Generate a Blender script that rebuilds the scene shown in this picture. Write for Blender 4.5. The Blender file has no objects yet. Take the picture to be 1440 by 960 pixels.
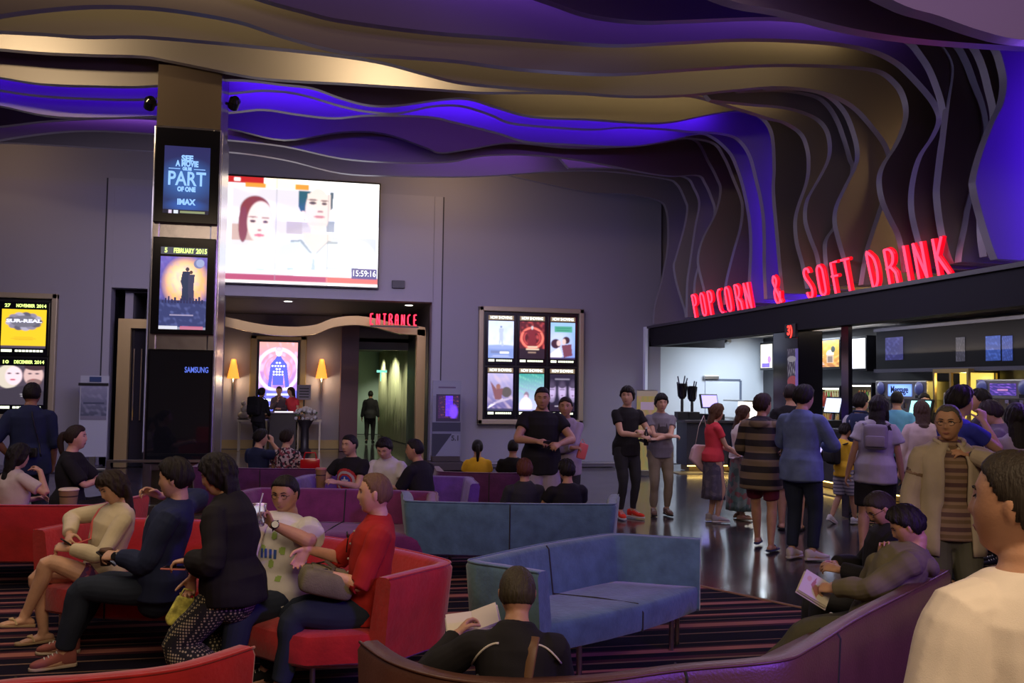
import bpy, bmesh, math, random
import numpy as np
from mathutils import Vector, Matrix, Quaternion, Euler, noise

# ------------------------------------------------------------------ clear
for blk in (bpy.data.objects, bpy.data.meshes, bpy.data.materials, bpy.data.lights, bpy.data.cameras, bpy.data.curves):
    for b in list(blk):
        blk.remove(b)
scene = bpy.context.scene
COL = scene.collection
R = math.radians
random.seed(7)
rng = np.random.RandomState(11)

# ------------------------------------------------------------------ camera
CAMH, FPX, YAW, PITCH, ROLL = 1.68, 1275.0, R(12.0), R(2.8), 0.0145
CX, CY = 720.0, 480.0
_f = Vector((math.sin(YAW) * math.cos(PITCH), math.cos(YAW) * math.cos(PITCH), math.sin(PITCH)))
_r0 = Vector((math.cos(YAW), -math.sin(YAW), 0))
_u0 = _r0.cross(_f)
_r = _r0 * math.cos(ROLL) + _u0 * math.sin(ROLL)
_u = _u0 * math.cos(ROLL) - _r0 * math.sin(ROLL)
CAMP = Vector((0, 0, CAMH))
cam_d = bpy.data.cameras.new('camera')
cam = bpy.data.objects.new('camera', cam_d)
COL.objects.link(cam)
cam_d.sensor_width = 36.0
cam_d.lens = 36.0 * FPX / 1440.0
cam_d.clip_end = 200
m = Matrix((( _r.x, _u.x, -_f.x, 0), (_r.y, _u.y, -_f.y, 0), (_r.z, _u.z, -_f.z, CAMH), (0, 0, 0, 1)))
cam.matrix_world = m
scene.camera = cam

# measurements taken off the photograph, turned into places in the room
def ray(px, py):
    return _f + _r * ((px - CX) / FPX) + _u * ((CY - py) / FPX)
def on_y(px, py, Y):
    d = ray(px, py); return CAMP + d * (Y / d.y)
def on_x(px, py, X):
    d = ray(px, py); return CAMP + d * (X / d.x)
def on_z(px, py, Z=0.0):
    d = ray(px, py); return CAMP + d * ((Z - CAMH) / d.z)
def at(px, py, dist):
    """point seen at (px,py) at a horizontal forward distance dist"""
    d = ray(px, py); h = d.x * math.sin(YAW) + d.y * math.cos(YAW)
    return CAMP + d * (dist / h)
def spot(px, dist, z=0.0):
    """floor place under column px at forward distance dist"""
    py = 540 + (CAMH - z) * FPX / dist
    p = at(px, py, dist); return Vector((p.x, p.y, z))

# ------------------------------------------------------------------ world, exposure
w = bpy.data.worlds.new('world'); scene.world = w; w.use_nodes = True
w.node_tree.nodes['Background'].inputs[0].default_value = (0.32, 0.28, 0.38, 1)
w.node_tree.nodes['Background'].inputs[1].default_value = 0.085
vs = scene.view_settings
vs.view_transform = 'Standard'; vs.look = 'None'; vs.gamma = 1; vs.use_curve_mapping = False
vs.exposure = 0.22
scene.display_settings.display_device = 'sRGB'

def area(name, loc, rot, size, power, col, sy=None, spread=None):
    l = bpy.data.lights.new(name, 'AREA'); l.energy = power; l.color = col
    l.shape = 'RECTANGLE' if sy else 'SQUARE'; l.size = size
    if sy: l.size_y = sy
    if spread: l.spread = spread
    o = bpy.data.objects.new(name, l); COL.objects.link(o); o.location = loc; o.rotation_euler = rot
    return o
def spotl(name, loc, target, power, col, ang=60, blend=.6, rad=.05):
    l = bpy.data.lights.new(name, 'SPOT'); l.energy = power; l.color = col
    l.spot_size = R(ang); l.spot_blend = blend; l.shadow_soft_size = rad
    o = bpy.data.objects.new(name, l); COL.objects.link(o); o.location = loc
    o.rotation_euler = (Vector(target) - Vector(loc)).to_track_quat('-Z', 'Y').to_euler()
    return o
def pointl(name, loc, power, col, rad=.1):
    l = bpy.data.lights.new(name, 'POINT'); l.energy = power; l.color = col; l.shadow_soft_size = rad
    o = bpy.data.objects.new(name, l); COL.objects.link(o); o.location = loc
    return o
# hall lighting: warm panels over the seating behind the photographer, dim cool light over the hall
WARM = (1, .74, .48); COOL = (.62, .55, 1.0); BLUE = (.07, .008, 1.0)
area('warm_ceiling_panel_light', (1.0, -1.2, 4.6), (R(28), 0, R(-8)), 3.0, 150, WARM, 2.0)
area('seating_ceiling_light', (-1.5, 5.0, 4.7), (0, 0, 0), 3.5, 72, (1, .74, .50), 3.0)
area('seating_ceiling_light', (-5.5, 9.0, 4.7), (0, 0, 0), 3.0, 50, (.85, .75, .9), 3.0)
area('hall_cool_light', (0.0, 13.8, 4.3), (R(38), 0, 0), 9.0, 200, (.66, .62, 1.0), 1.2)
area('counter_queue_light', (5.3, 10.5, 3.6), (0, 0, 0), 1.5, 60, (.74, .66, 1.0), 6.0)

area('violet_side_light', (6.4, 6.6, 2.7), (0, R(68), R(10)), 2.2, 30, (.28, .10, 1.0), .5)
spotl('violet_spot', (4.6, .6, 2.6), (2.1, 4.3, .45), 480, (.24, .07, 1.0), 48, .7, .2)
# ------------------------------------------------------------------ helpers
def tag(o, label=None, cat=None, group=None, kind=None):
    if label: o['label'] = label
    if cat: o['category'] = cat
    if group: o['group'] = group
    if kind: o['kind'] = kind
    return o
def struct(o):
    o['kind'] = 'structure'; return o
def thing(name, label, cat, loc=(0, 0, 0), rz=0.0, group=None):
    o = bpy.data.objects.new(name, None); COL.objects.link(o)
    o.empty_display_size = .1
    o.location = loc; o.rotation_euler = (0, 0, rz)
    return tag(o, label, cat, group)
class MB:
    """collects shapes into one mesh"""
    def __init__(s): s.v = []; s.f = []
    def add(s, vs, fs):
        n = len(s.v); s.v.extend([tuple(v) for v in vs]); s.f.extend([tuple(i + n for i in f) for f in fs]); return s
    def box(s, c, d, rot=None, bev=0.0):
        bm = bmesh.new(); bmesh.ops.create_cube(bm, size=1)
        for v in bm.verts: v.co = Vector((v.co.x * d[0], v.co.y * d[1], v.co.z * d[2]))
        if bev > 0: bmesh.ops.bevel(bm, geom=list(bm.edges), offset=min(bev, min(d) * .45), segments=2, affect='EDGES', profile=.6)
        M_ = rot if rot is not None else Matrix.Identity(3)
        bm.verts.ensure_lookup_table(); bm.verts.index_update()
        s.add([Vector(c) + M_ @ v.co for v in bm.verts], [[v.index for v in f.verts] for f in bm.faces]); bm.free(); return s
    def bx(s, x0, x1, y0, y1, z0, z1, bev=0.0):
        return s.box(((x0 + x1) / 2, (y0 + y1) / 2, (z0 + z1) / 2), (abs(x1 - x0), abs(y1 - y0), abs(z1 - z0)), None, bev)
    def tube(s, pts, r, n=8, cap=True, flat=None):
        pts = [Vector(p) for p in pts]
        rs = r if hasattr(r, '__len__') else [r] * len(pts)
        up = Vector((0, 0, 1)); rings = []
        prev = None
        for i, p in enumerate(pts):
            a = pts[max(i - 1, 0)]; b = pts[min(i + 1, len(pts) - 1)]
            t = (b - a).normalized() if (b - a).length > 1e-9 else Vector((0, 0, 1))
            if prev is None:
                ref = up if abs(t.z) < .9 else Vector((1, 0, 0))
                u = t.cross(ref).normalized()
            else:
                u = (prev - t * prev.dot(t)).normalized()
            prev = u; w_ = t.cross(u)
            k = flat if flat else 1
            rings.append([p + (u * math.cos(q) + w_ * math.sin(q) * k) * rs[i] for q in [2 * math.pi * j / n for j in range(n)]])
        vs = [v for rg in rings for v in rg]; fs = []
        for i in range(len(pts) - 1):
            for j in range(n):
                fs.append((i * n + j, i * n + (j + 1) % n, (i + 1) * n + (j + 1) % n, (i + 1) * n + j))
        if cap:
            fs.append(tuple(range(n))[::-1]); fs.append(tuple((len(pts) - 1) * n + j for j in range(n)))
        return s.add(vs, fs)
    def lathe(s, prof, c=(0, 0, 0), n=24, axis=None):
        """prof: (r,z) list"""
        c = Vector(c); vs = []; fs = []
        for r_, z in prof:
            for j in range(n):
                q = 2 * math.pi * j / n; v = Vector((r_ * math.cos(q), r_ * math.sin(q), z))
                if axis is not None: v = axis @ v
                vs.append(c + v)
        for i in range(len(prof) - 1):
            for j in range(n):
                fs.append((i * n + j, i * n + (j + 1) % n, (i + 1) * n + (j + 1) % n, (i + 1) * n + j))
        fs.append(tuple(range(n))[::-1]); fs.append(tuple((len(prof) - 1) * n + j for j in range(n)))
        return s.add(vs, fs)
    def ball(s, c, r, n=12, rot=None):
        rr = r if hasattr(r, '__len__') else (r, r, r)
        vs = []; fs = []; c = Vector(c); m_ = n // 2 + 1
        for i in range(m_ + 1):
            ph = math.pi * i / m_
            for j in range(n):
                q = 2 * math.pi * j / n
                v = Vector((rr[0] * math.sin(ph) * math.cos(q), rr[1] * math.sin(ph) * math.sin(q), rr[2] * math.cos(ph)))
                if rot is not None: v = rot @ v
                vs.append(c + v)
        for i in range(m_):
            for j in range(n):
                fs.append((i * n + j, (i + 1) * n + j, (i + 1) * n + (j + 1) % n, i * n + (j + 1) % n))
        return s.add(vs, fs)
    def prism(s, poly, d):
        """poly: 3D points in a plane, d: extrusion vector"""
        p = [Vector(q) for q in poly]; d = Vector(d); n = len(p)
        fs = [tuple(range(n))[::-1], tuple(range(n, 2 * n))] + [(i, (i + 1) % n, n + (i + 1) % n, n + i) for i in range(n)]
        return s.add(p + [q + d for q in p], fs)
    def build(s, name, mat, parent=None, smooth=False, loc=None):
        me = bpy.data.meshes.new(name); me.from_pydata([tuple(v) for v in s.v], [], s.f)
        bm = bmesh.new(); bm.from_mesh(me)
        bmesh.ops.remove_doubles(bm, verts=bm.verts, dist=1e-6)
        bmesh.ops.recalc_face_normals(bm, faces=bm.faces); bm.to_mesh(me); bm.free()
        if mat: me.materials.append(mat)
        if smooth:
            for p in me.polygons: p.use_smooth = True
            if smooth != 'all':
                me.set_sharp_from_angle(angle=R(40))
        o = bpy.data.objects.new(name, me); COL.objects.link(o)
        if parent: o.parent = parent
        if loc is not None: o.location = loc
        return o
def copy_tree(o, parent=None):
    c = o.copy(); COL.objects.link(c)
    if parent: c.parent = parent
    for ch in list(o.children): copy_tree(ch, c)
    return c

def spline(pts, n=6, closed=False):
    """Catmull-Rom through points (tuples of any size)"""
    P = [np.array(p, float) for p in pts]; out = []
    N = len(P)
    for i in range(N if closed else N - 1):
        if closed: a, b, c, d = P[(i - 1) % N], P[i], P[(i + 1) % N], P[(i + 2) % N]
        else: a, b, c, d = P[max(i - 1, 0)], P[i], P[i + 1], P[min(i + 2, N - 1)]
        for k in range(n):
            t = k / n
            out.append(.5 * ((2 * b) + (c - a) * t + (2 * a - 5 * b + 4 * c - d) * t * t + (3 * b - 3 * c + d - a) * t ** 3))
    if not closed: out.append(P[-1])
    return out

# ------------------------------------------------------------------ materials
MATS = {}
def mat(name, col, rough=.6, metal=0.0, emit=None, es=0.0, bump=0.0, bscale=60, var=0.0, vscale=8, spec=None, trans=0.0, coat=0.0, sheen=0.0):
    if name in MATS: return MATS[name]
    m_ = bpy.data.materials.new(name); m_.use_nodes = True; nt = m_.node_tree; b = nt.nodes['Principled BSDF']
    b.inputs['Base Color'].default_value = (*col, 1); b.inputs['Roughness'].default_value = rough; b.inputs['Metallic'].default_value = metal
    if spec is not None: b.inputs['Specular IOR Level'].default_value = spec
    if trans: b.inputs['Transmission Weight'].default_value = trans
    if coat: b.inputs['Coat Weight'].default_value = coat
    if sheen: b.inputs['Sheen Weight'].default_value = sheen
    if emit: b.inputs['Emission Color'].default_value = (*emit, 1); b.inputs['Emission Strength'].default_value = es
    tc = nt.nodes.new('ShaderNodeTexCoord')
    if var:
        n = nt.nodes.new('ShaderNodeTexNoise'); n.inputs['Scale'].default_value = vscale; n.inputs['Detail'].default_value = 4
        nt.links.new(tc.outputs['Object'], n.inputs['Vector'])
        mx = nt.nodes.new('ShaderNodeMix'); mx.data_type = 'RGBA'
        mx.inputs['A'].default_value = (*[c * (1 - var) for c in col], 1); mx.inputs['B'].default_value = (*[min(1, c * (1 + var)) for c in col], 1)
        rp = nt.nodes.new('ShaderNodeMapRange'); rp.inputs['From Min'].default_value = .3; rp.inputs['From Max'].default_value = .7
        nt.links.new(n.outputs['Fac'], rp.inputs['Value']); nt.links.new(rp.outputs['Result'], mx.inputs['Factor'])
        nt.links.new(mx.outputs['Result'], b.inputs['Base Color'])
    if bump:
        n2 = nt.nodes.new('ShaderNodeTexNoise'); n2.inputs['Scale'].default_value = bscale; n2.inputs['Detail'].default_value = 3
        nt.links.new(tc.outputs['Object'], n2.inputs['Vector'])
        bp = nt.nodes.new('ShaderNodeBump'); bp.inputs['Strength'].default_value = bump; bp.inputs['Distance'].default_value = .01
        nt.links.new(n2.outputs['Fac'], bp.inputs['Height']); nt.links.new(bp.outputs['Normal'], b.inputs['Normal'])
    MATS[name] = m_; return m_
def emi(name, col, s):
    if name in MATS: return MATS[name]
    m_ = bpy.data.materials.new(name); m_.use_nodes = True; nt = m_.node_tree; b = nt.nodes['Principled BSDF']
    b.inputs['Base Color'].default_value = (0.01, 0.01, 0.01, 1); b.inputs['Roughness'].default_value = .4
    b.inputs['Emission Color'].default_value = (*col, 1); b.inputs['Emission Strength'].default_value = s
    MATS[name] = m_; return m_
def attr_emi(name, s):
    """lit print / screen whose picture is carried by the mesh's colour attribute"""
    if name in MATS: return MATS[name]
    m_ = bpy.data.materials.new(name); m_.use_nodes = True; nt = m_.node_tree; b = nt.nodes['Principled BSDF']
    a = nt.nodes.new('ShaderNodeAttribute'); a.attribute_name = 'art'
    b.inputs['Base Color'].default_value = (0.02, 0.02, 0.02, 1); b.inputs['Roughness'].default_value = .25
    nt.links.new(a.outputs['Color'], b.inputs['Emission Color']); b.inputs['Emission Strength'].default_value = s
    MATS[name] = m_; return m_
def attr_mat(name, rough=.6):
    if name in MATS: return MATS[name]
    m_ = bpy.data.materials.new(name); m_.use_nodes = True; nt = m_.node_tree; b = nt.nodes['Principled BSDF']
    a = nt.nodes.new('ShaderNodeAttribute'); a.attribute_name = 'art'; b.inputs['Roughness'].default_value = rough
    nt.links.new(a.outputs['Color'], b.inputs['Base Color'])
    MATS[name] = m_; return m_
def wave_mat(name, ca, cb, scale, axis='Z', thresh=.5, rough=.8, coord='Object', extra=None, bump=0):
    """two-colour hard stripes along an object axis"""
    if name in MATS: return MATS[name]
    m_ = bpy.data.materials.new(name); m_.use_nodes = True; nt = m_.node_tree; b = nt.nodes['Principled BSDF']; b.inputs['Roughness'].default_value = rough
    tc = nt.nodes.new('ShaderNodeTexCoord'); sp = nt.nodes.new('ShaderNodeSeparateXYZ'); nt.links.new(tc.outputs[coord], sp.inputs[0])
    mu = nt.nodes.new('ShaderNodeMath'); mu.operation = 'MULTIPLY'; mu.inputs[1].default_value = scale; nt.links.new(sp.outputs[axis], mu.inputs[0])
    fr = nt.nodes.new('ShaderNodeMath'); fr.operation = 'FRACT'; nt.links.new(mu.outputs[0], fr.inputs[0])
    rp = nt.nodes.new('ShaderNodeValToRGB'); rp.color_ramp.interpolation = 'CONSTANT'
    st = extra if extra else [(0, ca), (thresh, cb)]
    e = rp.color_ramp.elements
    e[0].position = st[0][0]; e[0].color = (*st[0][1], 1); e[1].position = st[1][0]; e[1].color = (*st[1][1], 1)
    for p_, c_ in st[2:]:
        q = e.new(p_); q.color = (*c_, 1)
    nt.links.new(fr.outputs[0], rp.inputs[0]); nt.links.new(rp.outputs[0], b.inputs['Base Color'])
    MATS[name] = m_; return m_
M_BLACK = mat('black_paint', (.008, .008, .01), .35)
M_GLOSSBLACK = mat('gloss_black', (.006, .006, .009), .12)
M_STEEL = mat('brushed_steel', (.45, .44, .42), .3, 1.0)
M_CHROME = mat('chrome', (.8, .8, .82), .06, 1.0)
M_GOLD = mat('brass_trim', (.42, .30, .13), .35, .8)

# ------------------------------------------------------------------ pictures on screens and prints: drawn on a fine grid of faces
class Art:
    def __init__(s, w_, h_, n=90):
        s.w, s.h = w_, h_; s.nx = max(4, int(n * min(1, w_ / h_))) ; s.ny = max(4, int(n * min(1, h_ / w_)))
        ys, xs = np.mgrid[0:s.ny, 0:s.nx]; s.x = (xs + .5) / s.nx; s.y = 1 - (ys + .5) / s.ny   # y up, 0..1
        s.c = np.zeros((s.ny, s.nx, 3))
    def fill(s, c): s.c[:] = c; return s
    def grad(s, top, bot):
        t = s.y[..., None]; s.c = np.array(top) * t + np.array(bot) * (1 - t); return s
    def put(s, mask, c, a=1.0):
        m_ = np.clip(mask, 0, 1)[..., None] * a; s.c = s.c * (1 - m_) + np.array(c) * m_; return s
    def ell(s, cx, cy, rx, ry, c, a=1.0, rot=0, soft=.08):
        ca, sa = math.cos(rot), math.sin(rot); asp = s.w / s.h
        dx, dy = (s.x - cx) * asp, s.y - cy
        u = (dx * ca + dy * sa) / (rx * asp); v = (-dx * sa + dy * ca) / ry
        d = np.sqrt(u * u + v * v); return s.put((1 - d) / soft + .5, c, a)
    def ring(s, cx, cy, r_, wd, c, a=1.0):
        asp = s.w / s.h; d = np.sqrt(((s.x - cx) * asp) ** 2 + (s.y - cy) ** 2)
        return s.put(1.2 - np.abs(d - r_) / wd, c, a)
    def rect(s, x0, x1, y0, y1, c, a=1.0):
        return s.put(((s.x > x0) & (s.x < x1) & (s.y > y0) & (s.y < y1)).astype(float), c, a)
    def poly(s, pts, c, a=1.0):
        ins = np.zeros_like(s.x, bool); n = len(pts)
        for i in range(n):
            x1, y1 = pts[i]; x2, y2 = pts[(i + 1) % n]
            cnd = ((y1 > s.y) != (y2 > s.y)) & (s.x < (x2 - x1) * (s.y - y1) / (y2 - y1 + 1e-12) + x1); ins ^= cnd
        return s.put(ins.astype(float), c, a)
    def cloud(s, c, sc=4, a=.5, seed=0, thr=.0):
        rs = np.random.RandomState(seed); acc = np.zeros_like(s.x)
        for k in range(7):
            fx, fy, ph = rs.uniform(-sc, sc) * 2, rs.uniform(-sc, sc) * 2, rs.uniform(0, 6.28)
            acc += np.sin(6.28 * (fx * s.x + fy * s.y) + ph + 1.5 * np.sin(5 * s.y + ph))
        return s.put(np.clip(acc / 4 - thr, 0, 1), c, a)
    def textlines(s, x0, x1, y0, y1, n, c, seed=1, a=.8):
        rs = np.random.RandomState(seed); hh = (y1 - y0) / n
        for i in range(n):
            L = rs.uniform(.6, 1) * (x1 - x0) / 2; m_ = (x0 + x1) / 2
            s.rect(m_ - L, m_ + L, y0 + i * hh + .2 * hh, y0 + i * hh + .7 * hh, c, a)
        return s
    def blur(s, k=1):
        for _ in range(k):
            p = np.pad(s.c, ((1, 1), (1, 1), (0, 0)), mode='edge'); s.c = (p[1:-1, 1:-1] * 4 + p[:-2, 1:-1] * 2 + p[2:, 1:-1] * 2 + p[1:-1, :-2] * 2 + p[1:-1, 2:] * 2) / 12
        return s
    def build(s, name, material, parent, org, ux, uy):
        """org: lower-left corner, ux/uy: full edge vectors"""
        nx, ny = s.nx, s.ny; org, ux, uy = Vector(org), Vector(ux), Vector(uy)
        vs = []
        for j in range(ny + 1):
            for i in range(nx + 1):
                vs.append(tuple(org + ux * (i / nx) + uy * (1 - j / ny)))
        fs = [(j * (nx + 1) + i, (j + 1) * (nx + 1) + i, (j + 1) * (nx + 1) + i + 1, j * (nx + 1) + i + 1) for j in range(ny) for i in range(nx)]
        me = bpy.data.meshes.new(name); me.from_pydata(vs, [], fs)
        at_ = me.color_attributes.new('art', 'FLOAT_COLOR', 'CORNER')
        cc = np.repeat(s.c.reshape(-1, 3), 4, axis=0); cc = np.clip(cc, 0, 4)
        cc = np.concatenate([cc, np.ones((len(cc), 1))], 1)
        at_.data.foreach_set('color', cc.ravel())
        me.materials.append(material)
        o = bpy.data.objects.new(name, me); COL.objects.link(o)
        if parent: o.parent = parent
        return o
_txt = {}
def text(body, size, material, parent, loc, ux, uy, name='lettering', ext=0.002, align='CENTER', width=None, bold=0.0):
    """flat lettering in the plane of ux (reading direction) and uy (up)"""
    cu = bpy.data.curves.new('t', 'FONT'); cu.body = body; cu.size = size; cu.align_x = align; cu.align_y = 'CENTER'; cu.extrude = ext; cu.offset = bold
    cu.resolution_u = 3
    o = bpy.data.objects.new('t', cu); COL.objects.link(o)
    dg = bpy.context.evaluated_depsgraph_get()
    me = bpy.data.meshes.new_from_object(o.evaluated_get(dg))
    bpy.data.objects.remove(o); bpy.data.curves.remove(cu)
    ux, uy = Vector(ux).normalized(), Vector(uy).normalized(); n_ = ux.cross(uy)
    xs = [v.co.x for v in me.vertices]
    k = 1.0
    if width and xs: k = width / (max(xs) - min(xs))
    for v in me.vertices:
        c = v.co.copy(); v.co = Vector(loc) + ux * (c.x * k) + uy * c.y + n_ * c.z
    me.materials.clear(); me.materials.append(material); me.name = name
    o = bpy.data.objects.new(name, me); COL.objects.link(o)
    if parent: o.parent = parent
    return o
# ================================================================== THE ROOM
D = 18.7          # back wall plane (y)
W = 6.8           # line of the snack bar fascia (x)
WB = 10.0         # back bar wall (x)
m_wall = mat('grey_wall_plaster', (.235, .225, .265), .75, bump=.05, bscale=200)
m_wall_b = mat('grey_wall_panel_light', (.27, .26, .30), .7, bump=.05, bscale=200)
m_pale = mat('pale_blue_wall', (.62, .68, .74), .55)
m_ceil = mat('dark_ceiling', (.05, .04, .055), .9)

# floors
def carpet_mat():
    m_ = bpy.data.materials.new('striped_carpet'); m_.use_nodes = True; nt = m_.node_tree; b = nt.nodes['Principled BSDF']; b.inputs['Roughness'].default_value = .95
    b.inputs['Specular IOR Level'].default_value = .1
    tc = nt.nodes.new('ShaderNodeTexCoord'); sp = nt.nodes.new('ShaderNodeSeparateXYZ'); nt.links.new(tc.outputs['Object'], sp.inputs[0])
    mu = nt.nodes.new('ShaderNodeMath'); mu.operation = 'MULTIPLY'; mu.inputs[1].default_value = 1 / 1.15; nt.links.new(sp.outputs['Y'], mu.inputs[0])
    fr = nt.nodes.new('ShaderNodeMath'); fr.operation = 'FRACT'; nt.links.new(mu.outputs[0], fr.inputs[0])
    rp = nt.nodes.new('ShaderNodeValToRGB'); rp.color_ramp.interpolation = 'CONSTANT'
    K = (.010, .008, .018); P = (.07, .022, .035); Q = (.36, .14, .12); T = (.20, .12, .09)
    st = [(0, K), (.13, T), (.15, K), (.24, P), (.28, Q), (.355, P), (.385, K), (.43, T), (.445, K), (.50, P), (.53, Q), (.565, K), (.66, T), (.68, P), (.73, K), (.80, Q), (.86, P), (.885, K), (.95, T), (.965, K)]
    e = rp.color_ramp.elements; e[0].position = 0; e[0].color = (*K, 1); e[1].position = st[1][0]; e[1].color = (*st[1][1], 1)
    for p_, c_ in st[2:]:
        q = e.new(p_); q.color = (*c_, 1)
    nt.links.new(fr.outputs[0], rp.inputs[0]); nt.links.new(rp.outputs[0], b.inputs['Base Color'])
    n2 = nt.nodes.new('ShaderNodeTexNoise'); n2.inputs['Scale'].default_value = 220; nt.links.new(tc.outputs['Object'], n2.inputs['Vector'])
    bp = nt.nodes.new('ShaderNodeBump'); bp.inputs['Strength'].default_value = .5; bp.inputs['Distance'].default_value = .01
    nt.links.new(n2.outputs['Fac'], bp.inputs['Height']); nt.links.new(bp.outputs['Normal'], b.inputs['Normal'])
    return m_
def tile_mat():
    m_ = bpy.data.materials.new('polished_dark_tile'); m_.use_nodes = True; nt = m_.node_tree; b = nt.nodes['Principled BSDF']
    tc = nt.nodes.new('ShaderNodeTexCoord')
    br = nt.nodes.new('ShaderNodeTexBrick'); nt.links.new(tc.outputs['Object'], br.inputs['Vector'])
    br.inputs['Color1'].default_value = (.030, .024, .030, 1); br.inputs['Color2'].default_value = (.045, .034, .036, 1); br.inputs['Mortar'].default_value = (.012, .010, .012, 1)
    br.inputs['Scale'].default_value = 1.0; br.inputs['Brick Width'].default_value = 1.2; br.inputs['Row Height'].default_value = .3; br.inputs['Mortar Size'].default_value = .006
    nt.links.new(br.outputs['Color'], b.inputs['Base Color'])
    n = nt.nodes.new('ShaderNodeTexNoise'); n.inputs['Scale'].default_value = 1.7; n.inputs['Detail'].default_value = 6; nt.links.new(tc.outputs['Object'], n.inputs['Vector'])
    mr = nt.nodes.new('ShaderNodeMapRange'); mr.inputs['To Min'].default_value = .12; mr.inputs['To Max'].default_value = .26; nt.links.new(n.outputs['Fac'], mr.inputs['Value'])
    nt.links.new(mr.outputs['Result'], b.inputs['Roughness'])
    n3 = nt.nodes.new('ShaderNodeTexNoise'); n3.inputs['Scale'].default_value = 5; nt.links.new(tc.outputs['Object'], n3.inputs['Vector'])
    bp = nt.nodes.new('ShaderNodeBump'); bp.inputs['Strength'].default_value = .12; bp.inputs['Distance'].default_value = .01
    nt.links.new(n3.outputs['Fac'], bp.inputs['Height']); nt.links.new(bp.outputs['Normal'], b.inputs['Normal'])
    b.inputs['Coat Weight'].default_value = .3; b.inputs['Coat Roughness'].default_value = .08
    return m_
m_tile = tile_mat(); m_carpet = carpet_mat()
struct(MB().bx(-16, 14, -4, 33, -.12, -.012).build('floor', m_tile))
# carpet: the near hall, cut off on a slant towards the snack bar
cp = [(-16, -4), (9, -4), (6.2, 1.8), (3.69, 6.43), (3.21, 7.29), (2.35, 9.2), (1.6, 11.5), (1.0, 13.2), (-16, 13.2)]
struct(MB().prism([(x, y, -.012) for x, y in cp], (0, 0, .012)).build('floor_carpet', m_carpet))
trim = MB()
edge = [Vector((x, y, .0)) for x, y in cp[1:8]]
trim.tube([p + Vector((.01, 0, .002)) for p in edge], .012, 6)
struct(trim.build('trim_1', mat('carpet_edge', (.28, .14, .11), .6)))

# --- back wall, in panels round its openings
def px_back(px, py, Y=D): return on_y(px, py, Y)
xa = px_back(153, 520).x; xb = px_back(204, 520).x          # side doorway
xc = px_back(312, 520).x; xd = px_back(606, 520).x          # entrance opening
z_door = px_back(180, 405).z; z_ent = px_back(460, 420).z
bw = MB(); H = 7.0
bw.bx(-16, xa, D, D + .35, 0, H)
bw.bx(xa, xb, D, D + .35, z_door, H)
bw.bx(xb, xc, D, D + .35, 0, H)
bw.bx(xc, xd, D, D + .35, z_ent, H)
bw.bx(xd, W + .5, D, D + .35, 0, H)
struct(bw.build('wall_back', m_wall))
# vertical joints between the wall panels
g = MB()
for px in (146, 622):
    x = px_back(px, 400).x; g.bx(x - .012, x + .012, D - .006, D, 0.45 if px > 300 else .3, 5.6)
struct(g.build('trim_2', mat('dark_joint', (.03, .03, .04), .8)))
# lighter panel between the joint and the entrance
x1 = px_back(146, 400).x; x2 = px_back(622, 400).x
lp = MB(); lp.bx(x1 + .02, xa - .001, D - .02, D, .3, 5.6)
lp.bx(xb + .001, xc - .001, D - .02, D, .3, 5.6); lp.bx(xa, xb, D - .02, D, z_door + .001, 5.6); lp.bx(xc, xd, D - .02, D, z_ent + .001, 5.6); lp.bx(xd + .02, x2 - .02, D - .02, D, .0, 5.6)
struct(lp.build('wall_panel', m_wall_b))
# low plinth and its bright edge along the back wall
pl = MB(); pl.bx(-16, xa - .05, D - .9, D, 0, .06); pl.bx(xd + .05, 6.2, D - .25, D, 0, .09)
struct(pl.build('baseboard_back', mat('plinth', (.10, .09, .11), .3)))
be = MB(); be.bx(xd + .05, 6.2, D - .262, D - .25, .07, .095)
struct(be.build('trim_3', mat('plinth_edge', (.5, .48, .52), .3, .6)))
struct(MB().bx(-16.2, -16, -4, D, 0, H).build('wall_left', m_wall))
struct(MB().bx(-16, 14, -4.2, -4, 0, H).build('wall_rear', mat('rear_wall', (.35, .30, .27), .8)))
struct(MB().bx(-16, 14, -4, D + .35, H, H + .1).build('ceiling', m_ceil))
struct(MB().bx(W + 1.6, W + 1.8, 2.0, D, 3.0, H).build('wall_right', m_ceil))
struct(MB().bx(9.0, 9.2, -4, 4.0, 0, H).build('wall_right_near', m_wall))

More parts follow.
